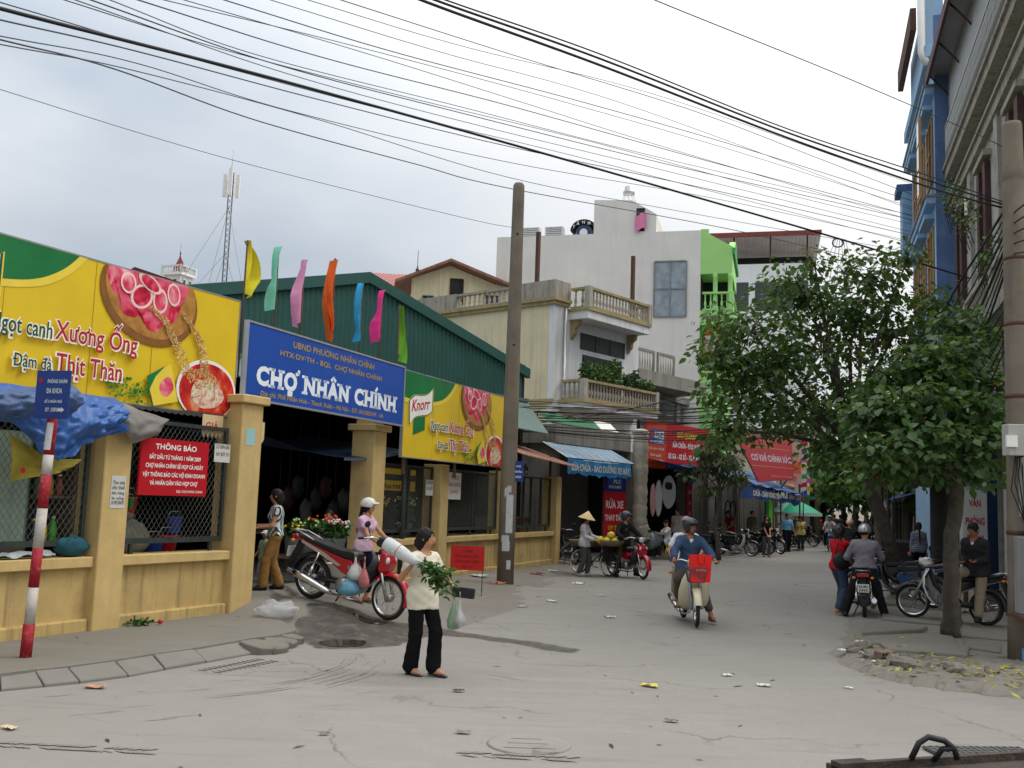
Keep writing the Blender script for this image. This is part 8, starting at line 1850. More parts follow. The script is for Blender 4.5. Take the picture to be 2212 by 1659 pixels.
rider('man in black jacket and open visor helmet on the bright red motorbike',(r0.x,r0.y,0.0),hd2,H=1.66,feet='ground',h=0.016,hands=[(0.30,-0.42,1.02),(-0.30,-0.35,1.02)],top=dict(mat=C('black_jacket',34,34,34),sleeve=1.9,hem=0.06),bottom=dict(mat=C('olive',70,64,50)),shoe=('shoe',M_sole),hair='none',helmet=('full',hm('dark_grey',54,62,70)),lean_f=0.1,look=(0.5,0.1))
# ---- two people on the cream moped
m0=gpt(1476,1337);hd3=179.0
B3=motorbike('cream coloured moped with front basket ridden towards the camera',(m0.x,m0.y,0.008),hd3,P_cream,style='cub',shield=P_cream,basket=mat('grey_basket_wire',(0.10,0.10,0.11),0.5,0.2),steer=-0.10,mirrors=False,lean=0.03)
rider('man in blue shirt and black helmet driving the cream moped',(m0.x,m0.y,0.0),hd3,x0=0.42,H=1.66,feet='one',h=0.0125,skin=SKIN2,top=dict(mat=C('denim_blue',58,76,104),sleeve=1.72,hem=0.08,vneck=0.13,inner=C('white_vest',206,206,200)),bottom=dict(mat=C('dark_olive',78,74,66),len=1.7),shoe=('sandal',flat('maroon_sandal',92,60,56)),hair='none',helmet=('full',hm('black',48,50,54)),look=(0.35,0.05),build=1.05,curl=1.3)
rider('passenger in white shirt and grey helmet behind the moped driver',(m0.x+0.03,m0.y+0.05,0.0),hd3,x0=0.02,H=1.58,seat=0.88,feet='rear',h=0.015,hands=[(0.16,-0.30,1.05),(-0.24,-0.18,0.98)],top=dict(mat=C('white_shirt',210,212,216),sleeve=0.6,hem=0.08),bottom=dict(mat=KHAKI,len=1.75),shoe=('shoe',flat('grey_shoe',150,150,156)),hair='none',helmet=('full',hm('brown',110,100,98)),lean_f=0.05,look=(-0.1,0))
f3=bike_fwd(hd3);rbx=m0+f3*1.27;rb_=thing('red_gift_bag','bright red paper gift bag standing in the moped basket','bag',(rbx.x,rbx.y,0.715),R(along(hd3)))
mb=MB();mb.add([(0.09,-0.15,0),(0.09,0.15,0),(-0.07,0.15,0),(-0.07,-0.15,0),(0.11,-0.17,0.42),(0.11,0.17,0.42),(-0.03,0.17,0.42),(-0.03,-0.17,0.42)],[(0,1,5,4),(1,2,6,5),(2,3,7,6),(3,0,4,7),(3,2,1,0)]);mb.build('paper_body',mat('gift_red',srgb(232,34,30),0.4,0.05,3),rb_)
mb=MB();mb.tube([(0.112,-0.06,0.40),(0.125,-0.05,0.30),(0.125,0.0,0.27),(0.125,0.05,0.30),(0.112,0.06,0.40)],0.005,5);mb.build('cord',flat('dark_red_cord',130,16,18),rb_);o=link('lettering',text_mesh('AN PHÚ',1,B_wht,w=0.18,h=0.045,bold=0.02,shear=0.2),rb_);o.location=(0.104,0,0.17);o.rotation_euler=(0,0,PI/2)
# ---- people at the repair shop
M_ychair=mat('yellow_plastic',srgb(196,176,60),0.45,0.06)
def plastic_chair(label,p,rz):
 t=thing('plastic_chair',label,'chair',p,rz,'yellow plastic chairs');mb=MB();mb.box((0,0,0.43),(0.42,0.42,0.03));mb.build('seat',M_ychair,t,bevel=0.01);mb=MB();mb.grid(lambda a,b:(-0.20+0.40*a,0.20+0.05*b-0.05*math.sin(PI*a),0.46+0.38*b),6,4);mb.build('backrest',M_ychair,t)
 for sx in(1,-1):
  for sy in(1,-1):mb=MB();mb.tube([(0.18*sx,0.18*sy,0.43),(0.22*sx,0.24*sy,0)],0.018,6);mb.build('leg',M_ychair,t)
  mb=MB();mb.tube([(0.2*sx,-0.18,0.44),(0.22*sx,-0.15,0.62),(0.21*sx,0.2,0.66)],0.015,6);mb.build('armrest',M_ychair,t)
sm=at(1443,1204,35.6);plastic_chair('yellow plastic chair under the man in white tee at the repair shop',(sm.x+0.06,35.6,0.05),R(-80))
person('seated man in white tee working at a low table outside the repair shop',(sm.x,35.6,0.05),R(-80),1.66,pelvis=(0,0,0.53),hands=[(0.18,-0.48,0.80),(-0.16,-0.46,0.66)],feet=[(0.12,-0.36,0.08),(-0.12,-0.40,0.08)],h=0.018,look=(0,0.35),spine=(0,-0.12,1),top=dict(mat=C('white_tee',212,212,216),sleeve=0.55,hem=0.1),bottom=dict(mat=C('dark_denim',40,44,52)),shoe=('sandal',flat('pink_sandal',150,110,110)),hair='short')
ch2=at(1480,1204,36.6);plastic_chair('yellow plastic chair behind the seated man, half hidden by the moped riders',(ch2.x,36.6,0.05),R(-60))
tb=thing('work_table','low table with a fan in front of the seated man','table',(sm.x-0.85,35.4,0.05),R(10));mb=MB();mb.bb(-0.35,0.35,-0.25,0.25,0.55,0.58);mb.build('top',M_alu,tb,bevel=0.005)
for sx in(1,-1):
 for sy in(1,-1):mb=MB();mb.tube([(0.32*sx,0.22*sy,0),(0.3*sx,0.2*sy,0.55)],0.015,5);mb.build('leg',M_blk,tb)
gm=at(1463,1180,37.6);person('standing man in grey v neck tee behind the seated man',(gm.x,37.6,0.1),R(-25),1.66,h=0.018,look=(-0.5,0),hands=[(0.24,0.0,0.80),(-0.24,-0.05,0.75)],top=dict(mat=C('grey_tee',176,168,160),sleeve=0.55,hem=0.12,vneck=0.09),bottom=dict(mat=BLACKT),shoe=('shoe',M_sole),hair='short')
d1=at(1578,1190,42.2);person('man in dull red vest and cap in the dark tyre shop',(d1.x,42.2,0.08),R(-60),1.66,h=0.022,top=dict(mat=C('dull_red',140,40,46),sleeve=0.2,hem=0.1),bottom=dict(mat=BLACKT),shoe=('shoe',M_sole),hair='short',helmet=('half',hm('shop',60,60,64)),hands=[(0.2,-0.35,0.9),(-0.2,-0.35,0.9)],spine=(0,-0.2,1))
d2=at(1624,1190,43.4);person('man in camouflage shirt in front of the tyre shop',(d2.x,43.4,0.08),R(20),1.68,h=0.022,top=dict(mat=mat('camouflage',srgb(92,84,60),0.9,0.3,8,blot=0.8,bcol=srgb(50,50,38),blscale=7),sleeve=1.5,hem=0.1),bottom=dict(mat=C('camo_trouser',70,66,50)),shoe=('shoe',M_sole),hair='short')
# ---- walkers coming up the street
p=at(1655,1203,39.6);person('young woman in black top and grey jeans walking with clasped hands',(p.x,39.6,0),R(4),1.62,h=0.018,hands=[(0.06,-0.26,0.86),(-0.05,-0.26,0.86)],feet=[(0.07,-0.10,0.085),(-0.07,0.10,0.085)],top=dict(mat=C('black_top',28,28,30),sleeve=0.4,hem=0.06),bottom=dict(mat=C('grey_jean',84,84,86)),shoe=('sandal',flat('rose_sandal',150,110,110)),hair='long',female=True,build=0.96)
p=at(1700,1192,44.9);person('man in light blue polo shirt and black trousers walking towards the camera',(p.x,44.9,0),R(0),1.68,h=0.018,hands=[(0.30,-0.06,0.80),(-0.30,0.02,0.80)],feet=[(0.09,0.10,0.085),(-0.09,-0.12,0.085)],look=(0.3,0.1),top=dict(mat=C('sky_blue',120,176,212),sleeve=0.75,hem=-0.05),bottom=dict(mat=C('navy_black',26,28,36),off=0.02),shoe=('shoe',M_sole),hair='short',build=1.12)
p=at(1730,1190,46.4);person('young woman in yellow blouse looking at her hands while walking',(p.x,46.4,0),R(-20),1.58,h=0.018,hands=[(0.05,-0.22,1.10),(-0.22,-0.12,0.82)],feet=[(0.07,0.06,0.085),(-0.07,-0.10,0.085)],look=(-0.1,0.3),top=dict(mat=C('pale_yellow',206,194,120),sleeve=0.4,hem=0.12),bottom=dict(mat=C('dark_jean2',44,50,62)),shoe=('sandal',M_sole),hair='long',female=True,build=0.95)
p=at(1667,1187,45.8);person('crouching person in bright red shirt beside the green door',(p.x,45.8,0),R(165),1.62,pelvis=(0,0.05,0.30),spine=(0,-0.55,1),hands=[(0.16,-0.45,0.35),(-0.16,-0.45,0.35)],feet=[(0.13,-0.10,0.085),(-0.13,-0.10,0.085)],knee=[(0.3,-1,0.8),(-0.3,-1,0.8)],h=0.02,look=(0,0.4),top=dict(mat=C('bright_red',206,30,34),sleeve=0.6,hem=0.08),bottom=dict(mat=JEAN),shoe=('shoe',M_sole),hair='short')
p=at(1768,1168,60.0);person('girl in red and white dress walking barelegged past the far wall',(p.x,60.0,0),R(0),1.60,h=0.022,feet=[(0.06,-0.12,0.085),(-0.05,0.1,0.085)],top=dict(mat=C('red_dress',210,62,40),sleeve=0.3,hem=0.06),bottom=dict(kind='skirt',mat=C('dark_skirt',50,34,34),len=0.34),shoe=('sandal',M_sole),hair='long',female=True,build=0.93)
p=at(1815,1160,62.0);person('person in dark blue clothes walking away beyond the oncoming scooter',(p.x,62.0,0),R(175),1.64,h=0.026,feet=[(0.06,-0.14,0.085),(-0.06,0.12,0.085)],top=dict(mat=C('slate',50,62,84),sleeve=0.6,hem=0.06),bottom=dict(mat=BLACKT),shoe=('shoe',M_sole),hair='short')
# ---- riders down the street
def far_ride(u,Y,hd,paint,blab,plab,top,helm,brake=False,extra=None,v=1190,fem=False):
 p=at(u,v,Y);motorbike(blab,(p.x,Y,0.0),hd,paint,shield=paint,plate=None,brake=brake,simple=True)
 return rider(plab,(p.x,Y,0.0),hd,h=0.022,top=top,bottom=dict(mat=BLACKT),shoe=('shoe',M_sole),hair='pony' if fem else 'none',helmet=('half',helm),female=fem)
far_ride(1790,47.4,192,P_blue,'dark blue scooter coming up the street','rider in grey shirt and blue cap on the oncoming scooter',dict(mat=C('pale_grey',172,168,170),sleeve=1.6,hem=0.06),hm('sky',90,150,190))
far_ride(1851,56.0,24,P_dark,'dark scooter driving away with a patterned shirt rider','woman in patterned shirt and white helmet riding away',dict(mat=mat('patterned',srgb(110,116,130),0.9,0.2,12,blot=0.8,bcol=srgb(40,44,60),blscale=14),sleeve=1.5,hem=0.08),hm('pearl',196,198,204),fem=True)
far_ride(1874,68.0,22,P_dark,'dark motorbike with lit brake light driving away','man in pale shirt riding away near the silver car',dict(mat=C('pale_shirt',200,180,172),sleeve=1.5,hem=0.06),hm('far_grey',130,120,110),brake=True)
far_ride(1828,66.0,20,P_wine,'wine coloured motorbike with lit brake light far down the street','rider in dark jacket far down the street',dict(mat=C('dark_jacket2',60,50,56),sleeve=1.7,hem=0.06),hm('far_red',120,50,50),brake=True)
far_ride(1834,29.0,22,P_dark,'black motorbike standing behind the woman in red','person with a pale pink helmet waiting behind the woman in red',dict(mat=C('charcoal',44,44,46),sleeve=1.7,hem=0.06),hm('pale_pink',214,176,156))
for(u,Y,hd,lb)in((1706,52.5,120,'dark motorbike parked under the faded red awning'),(1748,58.0,60,'dark motorbike parked before the bare concrete wall')):
 q=at(u,1180,Y);motorbike(lb,(q.x,Y,0.0),hd,P_dark,lean=0.08,simple=True)
for(u,Y,rz,c,lb)in((1842,76.0,170,(96,104,128),'far walker in grey blue at the end of the street'),(1803,70.0,10,(150,120,90),'far walker in brown left of the distant road'),(1720,54.0,-60,(90,90,96),'person in grey standing by the parasol stall')):
 q=at(u,1170,Y);person(lb,(q.x,Y,0),R(rz),1.62,h=0.028,feet=[(0.06,-0.12,0.085),(-0.06,0.1,0.085)],top=dict(mat=C('far_%d'%c[0],*c),sleeve=0.7,hem=0.08),bottom=dict(mat=BLACKT),shoe=('shoe',M_sole),hair='short')
# ---- couple at the right kerb
gb0=gpt(1868,1340);hd4=20.0
B4=motorbike('black motorbike seen from behind with a white number plate at the right kerb',(gb0.x,gb0.y,0.01),hd4,P_dark,plate=('33-M2','2362'),lean=-0.03)
rider('man in grey shirt and silver helmet astride the motorbike at the right kerb',(gb0.x,gb0.y,0.0),hd4,x0=0.30,H=1.68,seat=0.80,feet='ground',h=0.0125,hands=[(0.22,-0.30,0.98),(-0.24,-0.36,1.0)],top=dict(mat=C('grey_shirt',128,122,130),sleeve=1.85,hem=-0.02,off=0.02),bottom=dict(mat=C('charcoal_trouser',40,38,42)),shoe=('shoe',mat('black_shoe',(0.015,0.015,0.016),0.3,0.1)),hair='short',helmet=('half',mat('helmet_silver',(0.42,0.42,0.43),0.28,0.05,metal=0.6,coat=0.3)),lean_f=0.02,look=(-0.35,0.05),build=1.1)
rw=gpt(1812,1328);S_=1.60
RWm,rwi=person('woman in red shirt and jeans reaching to the silver helmeted man',(rw.x,rw.y,0.01),R(112),1.58,pelvis=(0,0,0.885),hands=[(0.06,-0.46,1.20),(-0.02,-0.48,1.22)],elbow=[(0.6,0.3,-0.8),(-0.6,0.3,-0.8)],feet=[(0.08,-0.10,0.12),(-0.09,0.08,0.12)],h=0.0125,look=(-0.15,0.0),top=dict(mat=C('crimson',190,26,38),sleeve=0.62,hem=0.06),bottom=dict(mat=JEAN,flare=0.030),shoe=('heel',flat('tan_heel',176,128,82)),hair='bob',helmet=('full',hm('black2',36,34,32)),female=True,build=1.0)
hbm=Matrix.Translation(RWm.location)@Matrix.Rotation(RWm.rotation_euler[2],4,'Z')
hb_=thing('shoulder_bag','black slouchy shoulder bag on the woman in red','bag',tuple(hbm@Vector((-0.20,0.10,0.98))),RWm.rotation_euler[2]);mb=MB();mb.ell((0,0,0),(0.085,0.20,0.17),14,9);mb.build('pouch',M_seat,hb_);mb=MB();mb.tube([(0.0,0.14,0.10),(0.03,0.05,0.34),(0.06,0.0,0.42),(0.03,-0.06,0.32),(0.0,-0.14,0.08)],0.014,6);mb.build('strap',M_seat,hb_)
# ---- parked cub under the tree with the man sitting on it
cf,cr_=Vector((7.12,17.65,0.09)),Vector((7.96,16.75,0.09));hd5=math.degrees(math.atan2(cf.x-cr_.x,cf.y-cr_.y))
B5=motorbike('parked black and white moped with wire basket behind the straight tree',(cr_.x,cr_.y,0.10),hd5,P_dark,style='cub',shield=P_white,basket=mat('dark_basket_wire',(0.04,0.04,0.042),0.5,0.2),steer=0.25,lean=0.06)
f5=bike_fwd(hd5);pm_=cr_+f5*0.12
person('man in dark jacket and khaki trousers sitting sideways on the parked moped',(pm_.x,pm_.y,0.09),R(-48),1.66,pelvis=(0,0.0,0.90),spine=(0,-0.22,1),hands=[(0.10,-0.30,1.02),(-0.12,-0.30,1.0)],feet=[(0.12,-0.30,0.10),(-0.16,-0.42,0.42)],knee=[(0.2,-1,0.3),(-0.3,-0.8,0.9)],h=0.0135,skin=SKIN2,look=(-0.1,0.45),top=dict(mat=C('dark_jacket',44,44,46),sleeve=1.9,hem=0.10,vneck=0.10,inner=C('white_vest',206,206,200)),bottom=dict(mat=KHAKI,len=1.9),shoe=('shoe',M_sole),hair='short',build=1.05)
q=at(2015,1240,19.6);motorbike('dark blue motorbike parked nose out behind the white shield moped',(q.x,19.6,0.09),-60,P_blue,shield=P_dark,lean=0.08,simple=True);q=at(1975,1230,21.2);motorbike('black motorbike parked between the two tree trunks',(q.x,21.2,0.09),-55,P_dark,lean=0.08,simple=True)
q=at(1985,1190,27.5);person('woman in checked shirt walking away past the pavement stall',(q.x,27.5,0.09),R(170),1.56,h=0.018,feet=[(0.06,-0.12,0.085),(-0.06,0.10,0.085)],top=dict(mat=mat('checked',srgb(120,126,140),0.9,0.15,12,wave=(2,0.05,srgb(70,76,96),0.4)),sleeve=1.5,hem=0.08),bottom=dict(mat=BLACKT),shoe=('sandal',M_sole),hair='pony',female=True)
# ---- dark motorbikes left at the shops
q=at(1243,1190,30.0);motorbike('black motorbike with white plate parked tail out beside the fence end',(q.x,30.0,0.03),-25,P_dark,plate=('29-X3','1086'),lean=0.08)
for(u,Y,hd,lb)in((1500,38.0,60,'black motorbike parked under the blue awning beside the sapling'),(1555,38.8,115,'black scooter with chrome bars parked right of the mango sapling'),(1590,40.0,100,'dark motorbike lying low before the tyre shop'),(1640,42.0,150,'dark motorbike at the right end of the tyre shop')):
 q=at(u,1200,Y);motorbike(lb,(q.x,Y,0.05),hd,P_dark,lean=0.08,simple=True,shield=P_dark if u!=1555 else P_white)
# ---- silver car far down the street
cp_=at(1906,1160,66);car=thing('silver_car','silver off road car driving away at the far end of the street','car',(cp_.x,66,0),R(-20))
mb=MB();mb.prism([(-0.95,0.35),(-0.95,0.95),(-0.88,1.05),(-0.72,1.70),(0.72,1.70),(0.88,1.05),(0.95,0.95),(0.95,0.35)],0,4.2);mb.build('body',P_sil,car,bevel=0.10,segs=2)
bbp(car,'rear_window',M_glass,-0.66,0.66,-0.012,-0.002,1.10,1.58);bbp(car,'bumper',M_blk,-0.92,0.92,-0.12,0.0,0.35,0.60,0.03);bbp(car,'number_plate',M_plate,-0.25,0.25,-0.13,-0.12,0.62,0.74)
for sx in(1,-1):
 bbp(car,'tail_light',M_redl,sx*0.80-0.10,sx*0.80+0.10,-0.02,-0.002,0.75,1.02);bbp(car,'side_window',M_glass,sx*0.86-0.02,sx*0.86+0.02,0.5,3.0,1.12,1.55)
 for y in(0.75,3.3):
  mb=MB();mb.lathe([(0.2,-0.11),(0.34,-0.11),(0.36,-0.06),(0.36,0.06),(0.34,0.11),(0.2,0.11)],(sx*0.82,y,0.36),18,axis='X');mb.build('wheel',M_tyr,car)
# ==== MARKET GOODS, TARPS, NOTICES
def flp(x,y,z=0.0):return tuple(fr(OL,AL,x,y,z))
FLROT=R(along(AL));FRROT=R(along(AR))
def frp(x,y,z=0.0):return tuple(fr(OR,AR,x,y,z))
M_tarpb=mat('bright_blue_tarp',srgb(48,92,158),0.42,0.25,4,bump=0.8,bscale=7,spec=0.35,blot=0.5,bcol=srgb(90,110,140),blscale=3);M_tarpg=mat('grey_canvas',srgb(120,116,112),0.8,0.2,3,bump=0.5,bscale=8)
bt=thing('blue_tarpaulin','crumpled blue tarpaulin draped under the left billboard over the fence','tarpaulin',flp(0.0,0.0,0),FLROT)
def tarp(a,b):
 x=-4.9+2.5*a;k=[(-4.9,2.62),(-4.06,2.57),(-3.7,2.42),(-3.43,2.20),(-3.27,2.12),(-2.94,2.34),(-2.61,2.47),(-2.40,2.60)]
 edge=np.interp(x,[q[0]for q in k],[q[1]for q in k])+0.03*math.sin(x*11);z=2.97-(2.97-edge)*b
 cr_=mnoise.noise((x*4,b*3,0))*0.14+abs(mnoise.noise((x*6+b*5,b*5-x*3,4)))*0.12+mnoise.noise((x*12,b*9,8))*0.02
 return(x,-0.07-0.22*math.sin(PI*min(1,b*0.85))-cr_*(0.3+b),z)
mb=MB();mb.grid(tarp,110,34);mb.build('sheet',M_tarpb,bt)
mb=MB();mb.grid(lambda a,b:(-4.7+1.5*a,-0.26-0.16*math.sin(PI*b)-0.12*abs(mnoise.noise((a*9+b*4,b*7,2))),2.95-0.34*b-0.08*math.sin(a*5)),40,14);mb.build('fold',mat('dull_blue_tarp',srgb(70,94,136),0.5,0.2,4,bump=0.8,bscale=8),bt)
gt=thing('grey_canvas','grey canvas flap hanging from the billboard above the red notice','tarpaulin',flp(0,0,0),FLROT)
def canv(a,b):
 T=np.interp(a,[0,0.35,1],[-2.71,-2.38,-1.62]);Tz=np.interp(a,[0,0.35,1],[2.92,2.94,2.80]);Bx=np.interp(a,[0,0.5,0.8,1],[-2.40,-2.16,-1.80,-1.66]);Bz=np.interp(a,[0,0.4,0.55,0.85,1],[2.62,2.46,2.43,2.58,2.74])
 return(T+(Bx-T)*b,-0.06-0.16*math.sin(PI*min(1,b*0.8))-0.035*math.sin(a*13+b*4)*b-0.05*mnoise.noise((a*5,b*4,6)),Tz+(Bz-Tz)*b)
mb=MB();mb.grid(canv,40,20);mb.build('sheet',M_tarpg,gt)
yb=thing('yellow_banner','faded yellow printed banner sagging below the blue tarpaulin','banner',flp(0,0,0),FLROT)
M_yb=mat('faded_yellow_banner',srgb(160,146,56),0.6,0.15,4,blot=0.7,bcol=srgb(96,84,46),blscale=3)
def ban(a,b):
 T=(-3.76+0.98*a,2.44-0.24*a-0.10*math.sin(PI*a));Bq=(-3.70+0.78*a,1.89+0.17*a);return(T[0]+(Bq[0]-T[0])*b,0.03-0.05*math.sin(a*7+b*3)-0.03*mnoise.noise((a*6,b*5,1)),T[1]+(Bq[1]-T[1])*b)
mb=MB();mb.grid(ban,20,12);mb.build('sheet',M_yb,yb);mb=MB();mb.lathe([(0.001,0),(0.035,0)],(-3.60,-0.05,2.03),14,axis='Y',cap=False);mb.build('red_stamp',B_red,yb)
fz=thing('display_cabinet','pale green cabinet behind the leftmost wire mesh','cabinet',flp(-4.3,0.55,0.95),FLROT);bbp(fz,'case',mat('pale_green_metal',srgb(140,160,146),0.5,0.12,3,streak=0.3),0,1.25,0,0.5,0.20,1.55);bbp(fz,'base',M_shelf,-0.03,1.28,-0.02,0.5,0.10,0.20);bbp(fz,'edge_strip',mat('green_rubber',srgb(96,120,104),0.6,0.1),1.25,1.28,0,0.5,0.20,1.55)
sh=thing('bottle_shelf','dark shelf of sauce bottles between cabinet and pillar','shelf',flp(-2.98,0.45,0.95),FLROT)
for z in(0.22,0.80,1.25):bbp(sh,'board',M_shelf,0,0.52,0,0.35,z-0.03,z)
bbp(sh,'side',M_shelf,0.52,0.56,0,0.35,0.0,1.5);bbp(sh,'back',M_dark,0,0.52,0.35,0.38,0.0,1.5)
for k,(x,z,c,lb,hgt)in enumerate([(0.07,0.22,(30,34,60),'dark blue labelled sauce bottle, leftmost on the low shelf',0.30),(0.20,0.22,(206,180,30),'yellow oil bottle in the middle of the low shelf',0.30),(0.34,0.22,(70,160,50),'green detergent bottle at the right of the low shelf',0.33),(0.08,0.80,(60,90,70),'dull green bottle on the upper shelf',0.28),(0.24,0.80,(150,120,40),'amber bottle on the upper shelf',0.30),(0.38,0.80,(130,60,50),'reddish bottle on the upper shelf',0.26)]):
 b=thing('bottle',lb,'bottle',tuple(Vector(flp(-2.98,0.45,0.95))+Matrix.Rotation(FLROT,3,'Z')@Vector((x,0.10,z))),0,'bottles on the stall shelf');mb=MB();mb.lathe([(0.045,0),(0.05,0.02),(0.05,hgt*0.6),(0.02,hgt*0.85),(0.02,hgt*0.92)],n=12);mb.build('body',flat('bottle_%d'%k,*c,rough=0.25),b);mb=MB();mb.lathe([(0.024,hgt*0.92),(0.022,hgt)],n=10);mb.build('cap',M_syel if k in(0,1)else B_wht,b)
rag=thing('teal_cloth_bundle','crumpled teal cloth stuffed on the fence sill beside the pillar','cloth',flp(-2.66,0.18,1.03),FLROT);mb=MB();mb.ell((0,0,0.12),(0.22,0.13,0.12),22,14);mb.v=[tuple(Vector(v)*(1+0.28*mnoise.noise(Vector(v)*13)))for v in mb.v];mb.build('folds',mat('teal_cloth',srgb(34,82,96),0.8,0.2,6),rag)
rag=thing('plastic_sheet','grey plastic sheeting lying along the leftmost fence sill','sheet',flp(-3.6,0.18,1.035),FLROT);mb=MB();mb.grid(lambda a,b:(-0.6+1.25*a,-0.10+0.2*b,0.03+0.05*mnoise.noise((a*8,b*5,3))+0.04*math.sin(PI*b)),26,8);mb.build('film',mat('grey_film',srgb(150,156,160),0.35,0.2,6,bump=0.5,bscale=12),rag)
gd_=[('red_colander',(-1.75,0.75,1.32),(0.13,0.10,0.12),(190,36,40),'red plastic colander hanging behind the second mesh bay'),('red_basin',(-1.15,0.95,1.55),(0.20,0.06,0.20),(176,34,36),'round red basin hanging behind the notice board'),('blue_bucket',(-0.75,0.8,1.02),(0.14,0.14,0.16),(50,80,160),'blue bucket on the counter of the second bay'),('red_bucket',(-0.45,0.85,1.04),(0.16,0.15,0.18),(186,30,40),'red bucket beside the blue one on the counter'),('steel_pot',(-1.72,0.8,1.72),(0.13,0.10,0.10),(150,150,150),'steel pot hanging high behind the second bay'),('white_basin',(-1.42,0.85,1.68),(0.14,0.09,0.09),(200,200,196),'white enamel basin hanging behind the second bay'),('green_ladle',(-1.22,0.8,1.66),(0.05,0.05,0.08),(60,170,60),'green plastic ladle hanging behind the second bay'),('yellow_cloth',(-1.5,0.7,1.36),(0.10,0.05,0.10),(200,160,40),'yellow cloth hanging among the pots'),('blue_basket',(-0.28,0.9,1.36),(0.14,0.1,0.12),(56,90,170),'blue plastic basket by the gate pillar')]
for(n,p_,r_,c,lb)in gd_:
 t=thing(n,lb,n.split('_')[1],flp(*p_),FLROT);m=flat('goods_'+n,*c,rough=0.4);mb=MB();rx,ry,rz=r_
 mb.lathe([(0.62,-1),(0.72,-0.9),(1.0,0.85),(1.08,0.9),(1.08,1.0),(0.94,0.95),(0.64,-0.82),(0.02,-0.85)],n=16,cap=False,mt=Matrix.Diagonal(Vector(r_)));mb.build('bowl',m,t);mb=MB();mb.tube([(rx,0,rz*0.9),(rx*0.6,0,rz*1.6),(-rx*0.6,0,rz*1.6),(-rx,0,rz*0.9)],0.008,5);mb.build('handle',M_alu,t)
mb=None
sk=thing('grey_sack','large grey wrapped sack behind the lower mesh of the second bay','sack',flp(-1.45,0.62,0.95),FLROT);mb=MB();mb.ell((0,0,0.24),(0.42,0.25,0.26),20,12);mb.v=[tuple(Vector(v)*(1+0.16*mnoise.noise(Vector(v)*6)))for v in mb.v];mb.build('bag',mat('grey_sacking',srgb(120,124,112),0.7,0.2,5,bump=0.4),sk);mb=MB();mb.tube([(0,0,0.48),(0.05,0,0.58)],[0.04,0.07],8);mb.build('neck',mat('grey_sacking',srgb(120,124,112),0.7),sk)
# ---- notices
nb=thing('notice_board','red notice board with white lettering hung on the left fence','notice',flp(-1.88,-0.02,1.79),FLROT);nb.scale=(1,1,0.86);bbp(nb,'panel',mat('notice_red',srgb(176,22,34),0.45,0.07,2),0,1.22,0,0.03,0,0.86)
for s,z,w,h in(('THÔNG BÁO',0.70,0.74,0.115),('BẮT ĐẦU TỪ THÁNG 1 NĂM 2009',0.55,0.92,0.10),('CHỢ NHÂN CHÍNH SẼ HỌP CẢ NGÀY',0.42,1.04,0.105),('VẬY THÔNG BÁO CÁC HỘ KINH DOANH',0.285,1.12,0.105),('VÀ NHÂN DÂN VÀO HỌP CHỢ',0.16,0.86,0.105)):text(nb,s,0.61,z,-0.004,1,B_wht,w=w,h=h,bold=0.025)
text(nb,'BQL CHỢ NHÂN CHÍNH',0.90,0.05,-0.004,1,B_wht,w=0.48,h=0.06,bold=0.015)
def paper(label,p,rot,w,h,lines,m=None,rag=0.0,cat='notice',ink=None):
 t=thing('paper_notice',label,cat,p,rot,'paper notices on the fence');bbp(t,'sheet',m or flat('paper',196,196,190),0,w,-0.004,0.0,0,h)
 for q,s in enumerate(lines):text(t,s,w/2,h*(0.84-0.78*q/max(1,len(lines)))-h*0.10,-0.006,1,ink or M_ink,w=w*0.84*(1 if len(s)>6 else 0.7),h=h*0.62/max(2,len(lines)),bold=0.01)
 return t
paper('white printed sheet pasted on the middle fence pillar',flp(-2.30,-0.002,1.62),FLROT,0.23,0.40,['Tìm nhà','cho thuê','bán hàng','ăn uống','LH: 0912345678'])
paper('white card with brown letters beside the red notice',flp(-0.42,0.10,2.28),FLROT,0.32,0.26,['CÓ BÁN GAS','XAY BỘT CH'],ink=flat('brown_ink',90,50,40));paper('white card with brown letters in the first bay right of the gate',frp(1.95,0.08,1.92),FRROT,0.36,0.34,['CÓ BÁN GAS','XAY BỘT'],ink=flat('brown_ink',90,50,40));paper('white poster with red and blue words in the bay beside the pole',frp(3.05,0.08,1.85),FRROT,0.75,0.62,['Yên','BÁN HÀNG','LẠ NHƯ'],ink=flat('rose_ink',170,50,60))
for(x,lb)in((-0.55,'torn cream paper strip with red letters under the left billboard'),(0.50,'torn cream paper with red letters hanging in the gateway')):
 t=thing('paper_pennant',lb,'paper',flp(x,0.24 if x<0 else 0.35,2.62),FLROT);mb=MB();n=5;top_=[(0,0.33),(0.42,0.33)];bot=[(0.42-0.42*i/10,0.0 if i%2 else 0.07)for i in range(11)];mb.prism(top_+bot,-0.002,0.0);mb.build('sheet',flat('cream_paper',206,182,140),t);text(t,'GIÁ' if x<0 else 'ẬT',0.2,0.13,-0.004,1,flat('red_ink',190,60,50),w=0.26,h=0.13,bold=0.02)
f0_=gpt(1040,1287);rsg=thing('red_stand_sign','small red sign on two thin legs before the right fence','sign',(f0_.x,f0_.y,0.0),R(-4))
bbp(rsg,'panel',mat('stand_red',srgb(186,34,30),0.5,0.08,2),-0.62,0.03,-0.012,0.0,0.52,0.98)
for q,s in enumerate(('CẤM','BÁN HÀNG RONG','ĐỂ XE TRƯỚC CỔNG','TRẬT TỰ')):text(rsg,s,-0.30,0.86-0.10*q,-0.016,1,flat('dark_red_text',140,20,22),w=0.2 if q in(0,3)else 0.46,h=0.07,bold=0.02)
for x in(-0.60,0.0):mb=MB();mb.tube([(x,0,0),(x,0,1.0)],0.008,6);mb.build('leg',M_rust,rsg)
